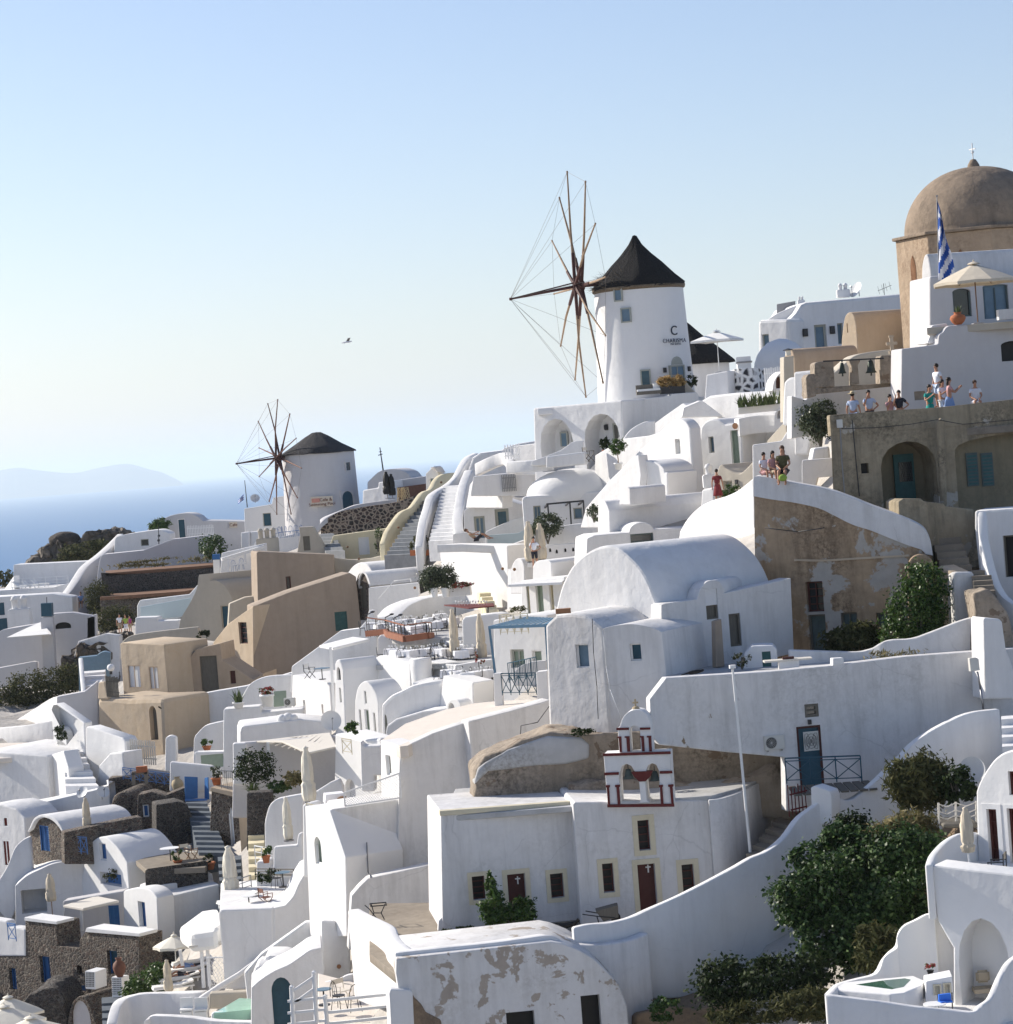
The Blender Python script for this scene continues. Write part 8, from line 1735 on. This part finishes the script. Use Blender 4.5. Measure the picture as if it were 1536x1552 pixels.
pr3=root('reed_pergola','reed covered pergola shading a dark terrace','pergola',P(440,1190,138));poly3('x',None,None,[(389,1123,141),(427,1123.5,139.5),(466,1141,134.5),(510,1131,135),(500,1110,142),(440,1117,144)],.1,'pale_wood',par=pr3,part='reed_cover');MB().bar(P(409,1160,138.5),P(406,1125,138.5),.14).end('post','white_paint',pr3)
for k in range(9):MB().bar(P(389,1124,141).lerp(P(466,1142,134.5),k/8),P(440,1118,144).lerp(P(500,1111,142),k/8),.05).end('beam','pale_wood',pr3)
TW('shaded greyish back wall of the reed pergola terrace','wall',VP(450,1170,141,0),[(352,1240),(354,1128),(360,1126),(520,1115),(524,1240)],.5,'mauve');TW('white pier at the corner of the reed pergola','wall',VP(365,1150,140,-5),[(354,1190),(353,1127),(374,1126),(377,1190)],.6,'white')  # back wall colour greyed for the shade under the reeds
for k,(x,y,r_,mt,l)in enumerate(((388,1162,(1.1,.7,.85),'leaf_dark','large dark purple green shrub at the corner of the reed pergola'),(420,1192,(.62,.5,.35),'leaf_green','round green cushion shrub in the garden bed'),(446,1180,(.5,.4,.4),'leaf_dry','dry yellow green shrub behind the tall furled parasol'),(404,1225,(.55,.4,.65),'leaf_scrub','autumn coloured hanging shrub over the cream steps'))):bush('garden_shrub',l,'shrub',P(x,y,137-k*.8),r_,2200 if k==0 else 1000,mt,.09,92+k,stem=False)
ag2=blades('agave','leaf_agave',None,(0,0,0),.15,60,.85,.07,7,1.2);tag(ag2,'spiky agave in the garden bed beside the dark shrub','plant');ag2.location=P(384,1203,136)
potted('terracotta pot with a shrub beside the iron railing',P(329,1190,148),.3,.42,(.3,.3,.35),'leaf_olive',350,seed=96);railing('iron_railing','short grey iron railing beside the terracotta pot',P(336,1195,147),P(354,1196,146.5),1.0,'metal','v',2)
TW('long low white wall beside the blue gate','wall',VP(290,1170,156,0),[(257,1200),(258,1155),(322,1161),(326,1168),(326,1200)],.6,'white');TW('white flared pillar beside the weathered picket fence','wall',VP(258,1130,159,0),[(250,1170),(251,1118),(258,1115),(267,1118),(268,1140),(266,1170)],.8,'white')
TW('white curved nook wall with a potted fern','wall',VP(310,1110,162,0),[(293,1160),(294,1122)]+sp((296,1115),(310,1101),(325,1096),(340,1093))+[(342,1160)],.6,'white');potted('potted fern in the white curved nook',P(314,1137,160),.28,.25,(.4,.3,.3),'leaf_green',200,.1,seed=97);TW('white ledge with a green bench front under the potted fern','wall',VP(320,1150,158,0),[(294,1175),(295,1140),(341,1139),(344,1175)],.8,'white',[O('panel',304,1145,340,1162,'sage',None,dep=.06)])
gd_=root('garden_bed','dark rubble garden bed wall behind the autumn shrub','wall',P(390,1260,134));H('x',None,None,VP(390,1240,134,0),[(374,1290),(374,1202),(412,1200),(414,1290)],1,'lava_dark',par=gd_)
ST('cream_steps','long flight of yellowish cream steps beside the tan pilaster',(378,1360,126),(404,1358,126),(376,1252,136),(400,1250,136),9,'cream',1.5);ST('blue_grey_steps','lower blue grey steps left of the tan pilaster',(334,1350,134),(366,1348,134),(330,1300,140),(366,1298,140),5,'step_dark')
# sunlit mid facade with balconies
mf=H('balcony_house','sunlit white house with a small cream balcony railing below the arched vault','house',VP(530,1160,134,52),[(506,1240),(508,1112),(545,1122),(577,1119),(582,1180),(575,1240)],2,'white_clean',[O('niche',522,1180,540,1212,'mauve',dep=.3,arch=.5)]);TW('white stepped block with a shaded side below the sage doors','building',VP(560,1150,131,5),[(548,1200),(546,1124),(552,1131),(578,1130),(580,1175),(568,1176),(568,1200)],1,'white')
railing('balcony_railing','small cream crossed railing on the sunlit balcony',P(520,1142,132),P(534,1144,131.5),.75,'cream_trim','x',1);bush('balcony_plants','bright green leafy plants on the sunlit balcony','plant',P(532,1106,133),(.35,.3,.35),220,'leaf_green',.14,98,stem=False)
TW('white sloping wall between the hanging parasol and the lattice screen','wall',VP(500,1200,122,10),[(472,1245),(470,1205),(500,1186),(514,1180),(520,1192),(524,1245)],.4,'white')
bl2=TW('white corner balcony pier with a cream crossed railing','building',VP(462,1240,114,30),[(459,1330),(458,1220),(462,1218),(468,1218),(470,1256),(492,1258),(493,1225),(500,1228),(505,1330)],1,'white_clean');railing('balcony_railing','cream balcony railing with crosses at the white corner pier',P(467,1252,113.6),P(492,1258,113),.98,'cream_trim','x',3)
dt=dup(tb0,P(508,1228,114),10,1,'small blue white table behind the lattice screen',None);dt['group']='small tables behind the screen';ch_=H('wicker_chair','brown wicker chair behind the lattice screen','chair',VP(516,1222,113,10),[(511,1226),(510,1209),(522,1208),(523,1222)],.5,'wood')
TW('white curved garden wall behind the slender parasol','wall',VP(430,1250,126,8),[(402,1330),(401,1250)]+sp((402,1242),(408,1222),(418,1212),(432,1208),(460,1203))+[(461,1330)],.4,'white');TW('white low bench wall with a round ornament under the slender parasol','wall',VP(435,1290,122,5),[(414,1330),(415,1284),(450,1281),(452,1264),(459,1262),(462,1330)],.5,'white')
cn_=root('corner_terrace','white tall corner house wall carrying the terrace with the largest parasol','house',P(414,1500,117))
H('x',None,None,VP(414,1400,117,-10),[(414,1480),(414,1376),(432,1372)]+sp((432,1372),(444,1358),(452,1340),(464,1320))+[(500,1300),(512,1294),(523,1297),(534,1385),(560,1480)],3,'white',par=cn_,part='wall');H('x',None,None,VP(414,1400,117,15),[(341,1500),(330.5,1384),(334,1379),(414,1376),(416,1500)],3,'white',par=cn_,part='end_wall')
deck('corner_terrace_floor','white floor of the corner terrace','terrace',[(333,117.6),(414,117.4),(440,117.4),(450,126),(335,126)],(414,1377.5,117.4),mat='white')
GR='white loungers on the corner terrace'
lounger('white lounger on the corner terrace beside the largest parasol',P(362,1374,121),-60,GR,20);table_round('small white table on the corner terrace',P(378,1374,119),.35,.5,'white_paint');director_chair('dark brown folding armchair on the corner terrace',P(404,1375,119),120,'pole_brown','pole_brown')
railing('terrace_railing','grey metal railing at the steps of the corner terrace',P(342,1366,124),P(382,1352,124),.8,'metal','h',3);railing('terrace_railing','white timber railing beside the cream steps',P(388,1312,125),P(409,1316,124),.95,'white_paint','h',2);railing('terrace_railing','brown topped railing above the small round table',P(388,1330,123),P(446,1331,121),.4,'wood_grey','h',3)
TW('white terrace block with a potted palm above the small round table','terrace',VP(420,1310,124,5),[(388,1380),(389,1306),(410,1304),(411,1312),(460,1300),(462,1380)],1,'white');potted('terracotta pot with a small palm on the terrace edge',P(404,1308,123),.2,.35,(.3,.3,.25),'leaf_green',150,seed=99);table_round('small round table with an iron chair above the corner terrace',P(430,1345,120),.35,.7,'slate_blue');dup(ch0,P(420,1346,120),40,1,'iron bistro chair next to the small round table above the corner terrace','chair at the small round table');bush('shrub','dark potted shrub beside the small round table','shrub',P(404,1330,121),(.5,.3,.35),500,'leaf_dark',.08,100,stem=False)
# kiosk roof
kr=root('octagonal_roof_kiosk','white kiosk with a faceted roof above the loungers','kiosk',P(310,1480,121));poly3('x',None,None,[(272,1403,121),(288,1416,119),(330,1411,118.5),(341,1395,119),(331,1376,124),(303,1381,125)],.9,'canvas_white',par=kr,part='roof',bev=.25)
poly3('x',None,None,[(286,1434,119),(341,1426,118.5),(335,1418,123),(290,1424,123)],.12,'pale_wood',par=kr,part='beam');
for x,y0,y1,d in((305,1434,1497,119.2),(314,1432,1495,119.2),(273,1440,1464,124)):MB().bar(P(x+4,y1,d),P(x,y0,d),.15).end('post','white_paint',kr)
fsn=root('lattice_fence','white curly lattice fence beside the lower steps','fence',P(340,1490,118));lattice(fsn,[P(314,1452,118),P(390,1449,117.5),P(322,1498,118)+(P(390,1449,117.5)-P(314,1452,118))*.3,P(318,1498,118)],9)
WL('white_ramp_wall','thin white sloping rail wall beside the curly lattice fence','wall',[(300,1512,117.6),(330,1492,117.3),(360,1474,117),(395,1448,116.7)],.3,.2,'white_clean',smoothn=1)
# stairs and vault at the bottom
TW('white sloping stair wall with a straight diagonal edge at the bottom','wall',VP(440,1430,113,-4),[(380,1560),(370,1475),(396,1446),(463,1398),(487,1395),(490,1560)],.5,'white');TW('white pier with a round lamp ornament at the bottom','pillar',VP(510,1440,110,-6),[(488,1560),(487,1395.5),(509,1396),(511,1411),(530,1411),(533,1500),(520,1560)],1,'white');q=VP(510,1440,109.95,-6).at(514,1465);tag(MB().cyl(q,q+Vector((0,-.06,0)),.09,n=14).end('round_lamp','pot_brown',None,origin=q),'small round bronze lamp set in the white pier','lamp')
av2=H('arched_door_house','white vaulted entrance with a dark arched doorway at the bottom','house',VP(430,1520,106,-5),[(380,1640),(381,1498)]+sp((382,1496),(396,1484),(415,1472),(437,1462),(455,1450),(470,1440),(489,1436))+[(492,1470),(486,1500),(486,1640)],3,'white',[O('door',410,1483,450,1600,'petrol',None,dep=.5,arch=.17)],bev=.15)
for k,(a_,l)in enumerate((([(382,1490),(384,1466),(392,1462),(432,1464),(430,1500)],'small white barrel roof left of the dark arched doorway'),([(396,1470),(400,1450),(408,1447),(440,1447),(445,1470)],'smaller white barrel roof behind the dark arched doorway'))):H('vaulted_building',l,'building',VP(400,1480,108.5+k,0),a_,2,'white',bev=.3)
ST('white_steps','white steps climbing between the round lamp pier and the sunlit parapet',(536,1485,101),(572,1480,100),(534,1440,106),(560,1436,106),4,'white')
deck('lower_terrace','sunlit paved terrace behind the white timber fence','terrace',[(482,103),(600,98),(604,90),(482,91)],(560,1500,99),mat='roof_top');TW('white bench block on the sunlit paved terrace','bench',VP(580,1490,93,10),[(553,1520),(554,1480),(572,1474),(594,1492),(595,1520)],1,'white_clean');TW('curved white low wall behind the iron chairs','wall',VP(510,1500,101,5),[(484,1520),(484,1492)]+sp((486,1490),(510,1486),(525,1479),(535,1477))+[(537,1520)],.3,'white')
tf=root('timber_fence','white timber fence with three rails at the bottom edge','fence',P(540,1560,88));a=lambda x,y,d=88:P(x,y,d)
for x0,y0,x1 in((442,1497,446),(476,1475,480),(493,1511,498)):MB().cyl(a(x1,y0+75),a(x0,y0),.085,.075,10).ball(a(x0,y0),.095,1).end('post','white_paint',tf)
for y in(1514,1532,1549):MB().bar(a(496,y+3),a(592,y-7),.09).bar(a(436,y+4),a(494,y-2),.08).end('rail','white_paint',tf)
MB().bar(a(443,1503),a(477,1480),.08).bar(a(444,1522),a(477,1498),.08).end('sloping_rail','white_paint',tf)
table_round('pale blue small table behind the white timber fence',P(492,1524,95),.3,.6,'slate_blue');dup(ch0,P(515,1530,94),60,1.1,'wire garden chair on the lower terrace, nearer the pale blue table','wire garden chairs');dup(ch0,P(538,1533,93),200,1.1,'wire garden chair on the lower terrace, nearer the bench block','wire garden chairs')
director_chair('leaning wooden deck chair on the lower terrace',P(520,1520,97),45,'pale_wood','pale_wood')
TW('white terrace parapet around the small green pool','wall',VP(350,1530,108,-4),[(320,1640),(320,1537),(325,1534),(385,1532),(387,1640)],.25,'white');SL('pool','small turquoise green plunge pool beside the dark arched doorway','pool',[(324,1536),(383,1530),(383,1514),(363,1513)],(350,1534,107.8),th=.4,mat='pool',bev=0);H('ledge','brown edged sill behind the small green pool','ledge',VP(350,1508,114,0),[(316,1530),(317,1506),(381,1503),(382,1530)],.6,'greige')
lc=root('plastic_chairs','pair of white moulded chairs by the turquoise pool','chair',P(295,1540,112));[MB().box(P(x,1530,112),(.55,.5,.08)).box(P(x,1521,112.2),(.55,.08,.5)).end('seat_shell','white_paint',lc)for x in(283,305)];[MB().box(P(x,1538,112),(.5,.45,.3)).end('base','white_paint',lc)for x in(283,305)]
WL('curved_white_wall','long white wall with a rounded end below the loungers','wall',[(178,1552,117),(183,1528,118),(192,1514,119),(210,1508,119),(250,1506,119),(305,1504,118)],3.5,.5,'white');WL('bottom_parapet','white parapet along the bottom edge at the furled red poled parasol','wall',[(228,1545,108),(232,1540,108),(290,1543,107.5),(325,1548,107),(390,1550,106)],2,.4,'white',smoothn=2)
# ================================================================ bottom right: balcony house with jacuzzi
rk=root('balcony_vault_house','large white vaulted house with dark red doors and a balcony at the right edge','house',P(1500,1560,76))
H('x',None,None,VP(1510,1240,80,44),[(1486,1360),(1482,1290),(1480,1202)]+sp((1480,1200),(1485,1186),(1495,1168),(1507,1152),(1522,1141),(1545,1134))+[(1640,1130),(1640,1360)],3,'white_clean',[O('door',1496,1226,1517,1310,'maroon','maroon',dep=.2,style='g',surround='white_clean',sw=.16),O('door',1527,1225,1552,1320,'maroon','maroon',dep=.2,surround='white_clean',sw=.12),O('window',1528,1169,1550,1206,'maroon','maroon',dep=.2)],par=rk,part='upper_wall',bev=.06)
H('x',None,None,VP(1440,1400,76,32),[(1446,1640),(1445,1437),(1432,1415),(1421,1395),(1416,1355),(1412.5,1316),(1415,1311),(1470,1318),(1640,1336),(1640,1640)],1.0,'white_clean',[O('arch',1449,1391,1541,1600,'white',dep=1.6,arch=.33)],par=rk,part='balcony_front',bev=.06)
WL('x',None,None,[(1414,1311,76.1),(1418,1298,77),(1428,1285,78.2),(1441,1273,79.2),(1459,1264,80),(1484,1262,80.6)],1.6,.22,'white_clean',par=rk,part='curved_parapet',bev=.05);deck('x',None,None,[(1414,76.4),(1600,76),(1600,80),(1484,80.6),(1440,79)],P(1440,1322,76).z-.5,par=rk,part='balcony_floor',mat='white')
umbrella_closed('furled beige and white striped parasol on the balcony at the right edge',P(1471,1330,77.5),2.1,1.35,.20,'canvas',seed=20,pole='white_paint',tie=.18);table_round('round white table on the balcony at the right edge',P(1487,1334,77.3),.32,.42,'white_paint');director_chair('folding chair with a cream seat on the balcony at the right edge',P(1514,1338,77.3),250,'iron','cushion')
rf_=root('rope_fence','rope and pole fence above the garden beside the balcony house','fence',P(1450,1245,84));a=lambda x,y:P(x,y,84)
for x in(1423,1449,1480):MB().cyl(a(x+1,1249-(x-1423)*.05),a(x,1217-(x-1423)*.05),.035).end('post','pale_wood',rf_)
for y in(1219,1230,1238):MB().tube([a(1423,y),a(1436,y+4),a(1449,y-2),a(1465,y+3),a(1480,y-3)],.018).end('rope','pale_wood',rf_)
H('deck_edge','thin plank landing beside the rope fence','deck',VP(1460,1250,83.5,0),[(1430,1256),(1430,1249),(1484,1247),(1484,1256)],1.5,'wood_grey')
WL('scalloped_wall','white scalloped garden wall behind the jacuzzi','wall',[(1419,1384,77.5),(1404,1385,77.6),(1386,1394,77.6),(1370,1402,77.6),(1361,1414,77.6),(1357,1433,77.6),(1346,1443,77.5),(1335,1456,77.5),(1324,1475,77.4),(1300,1482,77.2),(1280,1487,77),(1264,1493,76.2),(1250,1507,75)],[3,3,2,1.4],.2,'white_clean',bev=.05,smoothn=3)
TW('shaded white side wall between the scalloped wall and the arch','wall',VP(1430,1420,77.6,-15),[(1405,1520),(1405,1388),(1420,1384),(1449,1440),(1450,1520)],.3,'white')
jz=root('jacuzzi','white built in jacuzzi with dark green water','jacuzzi',P(1330,1530,75.5));z_=P(1300,1494,75.6).z
jo=prism([Q(x,y,z_)for x,y in[(1262,1500),(1280,1489),(1340,1483),(1385,1479),(1402,1486),(1398,1494),(1372,1505),(1350,1507)]],Vector((0,0,-.7)),.04);link('tub',jo,'white_clean',jz);wa=prism([Q(x,y,z_+.004)for x,y in[(1298,1492.5),(1340,1486),(1372,1483),(1381,1485),(1370,1496),(1352,1499.5)]],Vector((0,0,-.03)));link('water',wa,'pool_green',jz)
WL('front_parapet','broad white parapet of the jacuzzi terrace at the bottom right corner','wall',[(1250,1508,73.5),(1300,1514,73.2),(1345,1520,73),(1387,1526,72.8),(1440,1531,72.6),(1477,1534,72.4),(1492,1523,72.6),(1506,1511,72.8),(1521,1478,73.2),(1536,1454,73.5),(1560,1440,73.6)],2.2,.22,'white',bev=.06)
WL('side_parapet','white outer wall at the garden side of the jacuzzi terrace','wall',[(1250,1508,73.6),(1264,1494,76),(1268,1492,77)],2.2,.2,'white',smoothn=1,side=-1)
deck('jacuzzi_terrace','pale floor of the jacuzzi terrace','terrace',[(1250,73.6),(1540,72.8),(1540,77.6),(1270,77.6)],P(1387,1526,72.8).z-.75,mat='white');TW('small white cupboard with cream louvred doors beside the jacuzzi','cupboard',VP(1425,1500,74.6,5),[(1404,1520),(1404,1488),(1444,1480),(1446,1518)],.9,'white_clean',[O('door',1414.5,1492,1428,1508,'cream_trim','cream_trim',dep=.05),O('door',1429.5,1490,1443,1506,'cream_trim','cream_trim',dep=.05)],bev=.02)
table_round('round white table top behind the corner parapet',P(1419,1548,73.6),.32,.5,'white_paint');tl_=root('folding_chair','folding chair with a bright blue towel behind the corner parapet','chair',P(1432,1540,74));p=P(1432,1512,73.8);MB().box(p,(.36,.1,.2),.2).box(p+Vector((0,-.05,-.1)),(.34,.3,.05),.2).end('towel','towel',tl_);MB().bar(p+Vector((.2,0,-.4)),p+Vector((.22,0,.12)),.03).bar(p+Vector((-.18,0,-.4)),p+Vector((-.18,0,.1)),.03).end('frame','iron',tl_)
potted('small dark pot of flowers on the white ledge by the jacuzzi',P(1411,1478,76),.1,.14,(.16,.14,.12),'leaf_red',120,.05,'dark',101);bn=root('niche_bench','built in bench with a tan cushion inside the large arch','bench',P(1495,1500,76));MB().box(P(1493,1500,76.2),(.65,.5,.12)).end('seat_cushion','cushion',bn);b=bmesh.new();bmesh.ops.create_cube(b,size=1);bmesh.ops.scale(b,verts=b.verts,vec=(.4,.14,.36));bmesh.ops.bevel(b,geom=b.edges[:],offset=.06,segments=3,affect='EDGES');bmesh.ops.translate(b,verts=b.verts,vec=P(1490,1480,76.3));link('back_cushion',b,'cushion',bn,smooth=50)
# right edge stairs and houses
H('white_house','white house with a dark doorway at the right edge above the long wall','house',VP(1510,860,99,20),[(1490,960),(1486,880),(1478,800),(1478,774),(1536,770),(1640,768),(1640,960)],2,'white',[O('door',1520,812,1545,874,'dark','wood_grey',dep=.3)]);WL('white_stair_wall','narrow curving white stair wall at the right edge','wall',[(1482,775,98),(1484,810,97.5),(1492,845,97),(1503,880,96.5),(1520,905,96),(1545,920,95.5)],1.6,.35,'white_clean',smoothn=3)
H('white_pillar','big white pillar block with a sunlit flank at the end of the long wall','pillar',VP(1490,1000,91.4,-14),[(1494,1060),(1491,938),(1494,936),(1516,938),(1520,943),(1526,985),(1534,1005),(1550,1060)],1.1,'white',bev=.06);ST('stone_steps','old stone steps behind the big white pillar block',(1480,905,95),(1512,915,94.5),(1472,866,97.5),(1500,862,97.5),6,'concrete');rock('rubble_bank','brown rubble bank beside the old stone steps',VP(1510,930,94,0),[(1478,1010),(1476,900),(1500,890),(1525,930),(1545,980),(1560,1010)],1.5,'oldstone',amp=.08,seed=9)
ST('white_steps','white stair treads at the right picture edge',(1520,1140,86),(1560,1140,86),(1518,1085,89),(1560,1085,89),4,'white');dish('pale satellite dish leaning on the garden wall beside the steps',P(1478,1182,86.5),-25,.45,.25,12)
# garden
GB_=bush('fig_tree','large glossy green fig bush filling the garden below the sweeping wall','tree',P(1290,1360,83),(2.2,1.4,1.6),38000,'leaf_fig',.095,110,blobs=[(P(1215,1365,83.2),(.95,.8,.95)),(P(1262,1345,83),(.9,.8,1.1)),(P(1300,1390,82.6),(.85,.8,.95)),(P(1310,1300,84.5),(.9,.8,1.0)),(P(1362,1300,83.6),(1.0,.8,.95)),(P(1385,1350,82.6),(.85,.7,.9)),(P(1290,1440,82.2),(.75,.6,.6)),(P(1345,1370,82.4),(.8,.7,.9)),(P(1400,1290,83.4),(.8,.6,.7)),(P(1250,1420,82.6),(.9,.6,.8)),(P(1330,1420,82),(.8,.6,.8)),(P(1225,1300,84.5),(.6,.5,.5)),(P(1270,1270,85),(.6,.5,.5))],long=1.7,up=.5)
for k,(x,y,d,r_,n,mt,ls_,l)in enumerate(((1393,1185,86.5,(1.0,.8,.9),5200,'leaf_scrub',.07,'dark feathery tamarisk like shrub against the garden wall'),(1450,1190,85.5,(.6,.5,.6),1600,'leaf_dark',.09,'dark leafy shrub under the leaning dish'),(1372,1262,84.6,(1.15,.6,.6),3800,'leaf_dry',.06,'dry golden brush above the fig bush'),(1290,1260,85.8,(.75,.6,.65),1800,'leaf_dark',.09,'dark hanging foliage at the foot of the garden wall'),
(1110,1490,82.5,(1.1,.7,.8),3600,'leaf_dark',.09,'dark shrub at the foot of the sweeping wall'),(1195,1480,81.5,(1.4,.8,.75),4000,'leaf_dark',.09,'dark undergrowth below the fig bush'),(1225,1522,80,(.9,.6,.5),2600,'leaf_scrub',.06,'dry green weeds beside the jacuzzi terrace'),(1330,1440,80,(.7,.5,.8),1800,'leaf_scrub',.07,'grey green shrub beside the scalloped wall'),(1010,1530,82.5,(.5,.4,.35),700,'leaf_green',.08,'small weeds at the foot of the peeling vault'),(1145,1535,80.5,(1.4,.5,.3),1500,'leaf_scrub',.07,'low scrub at the bottom edge below the sweeping wall'))):
 bush('garden_shrub',l,'shrub',P(x,y,d),r_,n,mt,ls_,111+k,stem=k<3,long=4.0 if mt in('leaf_scrub','leaf_dry')else 1.7)
rock('garden_ground','stony brown ground of the steep garden',VP(1200,1560,84.5,0),[(960,1660),(962,1540),(1050,1525),(1150,1510),(1250,1480),(1350,1400),(1420,1300),(1480,1255),(1500,1400),(1440,1660)],2.5,'earth',amp=.12,seed=12)
# ================================================================ people
def seat(x,y,d):return P(x,y,d)
PP=person
PP('tourist in a sun hat and striped blue shirt facing away on the terrace',P(1297,662,105),160,'stand','fabric_pale_blue','fabric_blue',hat='straw');PP('man with dark hair pointing from the terrace in a pale blue shirt',P(1321,659,105),0,'hips','fabric_pale_blue','fabric_dark',bag='fabric_dark')
PP('short tourist in a pink top beside the woman in black stripes',P(1353,660,104.8),20,'hips','fabric_pink','fabric_dark',s=.92);PP('woman in a black striped top shading her eyes on the terrace',P(1367,656,104.7),-20,'hips','fabric_dark','fabric_tan',s=.95)
PP('woman in a bright green dress taking a picture over the parapet',P(1413,651,104.5),10,'phone','fabric_green','fabric_green',dress=True,long_hair=True);PP('tall man in a white T shirt standing above the other tourists',P(1424,618,106.2),-60,'stand','fabric_white','fabric_pale_blue')
PP('woman in a white top between the green dress and the blue skirt',P(1432,641,104.8),30,'phone','fabric_white','fabric_white',long_hair=True,s=.97);PP('woman in a patterned blue skirt holding out a phone',P(1442,640,104.4),90,'phone','fabric_pink','fabric_blue',skirt=True,long_hair=True);PP('person in white sitting low behind the far end of the parapet',P(1481,628,105.5),0,'sit','fabric_white','fabric_white',hair='hair_brown')
PP('boy in a white shirt sitting on the ruin wall, nearest the sunlit curve',P(1160,733,101.6),25,'sit','fabric_white','fabric_pink',s=.88);PP('young woman in a pale pink top sitting between the boy and the woman in camouflage',P(1174,733,101.4),20,'sit','fabric_pink','fabric_tan',long_hair=True,s=.92);PP('woman with long hair in a camouflage jacket sitting on the ruin wall',P(1190,736,101.2),-15,'sit','fabric_camo','fabric_dark','hair_brown',long_hair=True,s=1.12)
yb=MB().ball(P(1187,724,100.6),(.17,.1,.14),2).end('yellow_bag','fabric_lime',None,60,origin=P(1187,728,100.6));tag(yb,'yellow green bag beside the woman in the camouflage jacket','bag')
PP('woman in a red floral dress standing by the domed hut',P(1090,765,131.5),170,'stand','fabric_floral','fabric_floral',dress=True);PP('waiter in a white T shirt standing at the furled parasols',P(812,862,146),0,'hips','fabric_white','fabric_dark');PP('woman sunbathing against the white wall by the grey blue doors',P(722,820,178),80,'recline','fabric_tan','fabric_dark','hair_brown',s=1.2)
PP('walker in a white shirt and grey trousers on the path by the ivy bush',P(183,962,224),20,'stand','fabric_white','fabric_tan');PP('walker in a lime green top and pale trousers on the path',P(192,963,224),-10,'stand','fabric_lime','fabric_white','hair_brown');PP('walker in a purple top behind the lime green one',P(198,961,225),40,'stand','fabric_purple','fabric_tan',s=.9);PP('person in a blue patterned shirt beside the tall olive green bush',P(124,922,238),0,'sit','fabric_blue','fabric_dark','hair_brown',s=1.1)
PP('sunbather in a dark swimsuit lying nearer the furled red poled parasol',P(282,1490,124),-75,'lie','fabric_dark','fabric_dark').location.z+=.28;PP('sunbather with raised arm lying farther from the furled red poled parasol',P(292,1477,125),-75,'lie','fabric_dark','fabric_blue','hair_brown').location.z+=.28
# gull
gl=root('seagull','lone seagull gliding in the open sky','bird',P(527,518,130));p=P(527,518,130)
me=skin([Vector(v)for v in((0,0,0),(.13,.02,.0),(.22,.03,.02),(-.16,0,-.02),(-.30,0,-.04))],[(0,1),(1,2),(0,3),(3,4)],[.055,.045,.03,.035,.02]);me.materials.append(M['fabric_white']);o=bpy.data.objects.new('body',me);COL.objects.link(o);o.parent=gl
for s_ in(1,-1):b=bmesh.new();q=[Vector(v)for v in((.08,0,.02),(-.08,0,.02),(-.06+.1*s_,-.2*s_,.10+.07*s_),(.06+.1*s_,-.2*s_,.10+.07*s_),(.2*s_,-.45*s_,.06+.12*s_))];v=[b.verts.new(x)for x in q];b.faces.new((v[0],v[1],v[2],v[3]));b.faces.new((v[3],v[2],v[4]));bmesh.ops.solidify(b,geom=b.faces[:],thickness=.012);me=bpy.data.meshes.new('wing');b.to_mesh(me);b.free();me.materials.append(M['metal']);o=bpy.data.objects.new('wing',me);COL.objects.link(o);o.parent=gl
for x,y,d,l in((762,862,169.2,'round wall lamp on the large sunlit block nearer the pots'),(780,863,157.6,'round wall lamp on the small rounded vault end'),(629,891,179.4,'round dark wall lamp beside the thin white handrail'),(527,829,214,'round lamp on the cream wall beside the grey steps'),(544,847,205,'round lamp on the long greenish cream parapet'),(604,799.5,202,'round lamp low on the cream stair parapet'),(669,731,212.6,'round lamp high on the cream stair parapet'),(1118,650,145.5,'round lamp on the wall above the green door')):
 q=P(x,y,d);tag(MB().cyl(q,q+Vector((0,-.1,0)),.10,.07,12).end('wall_lamp','wood',None,origin=q),l,'lamp')
for pts,l in(([(836,1066,103),(815,1095,104),(790,1100,105),(788,1128,105)],'sagging black cable on the shaded side of the sloping roofed house'),([(1010,1035,91.8),(1018,1070,91.7),(1030,1100,91.6)],'cable crossing the corner of the long stained wall'),([(1160,800,100),(1210,806,99.8),(1250,800,99.4)],'black cable sagging across the ochre ruin wall')):
 pipe('cable',l,[P(*p)for p in pts],.018,'iron','cable')
hillside()
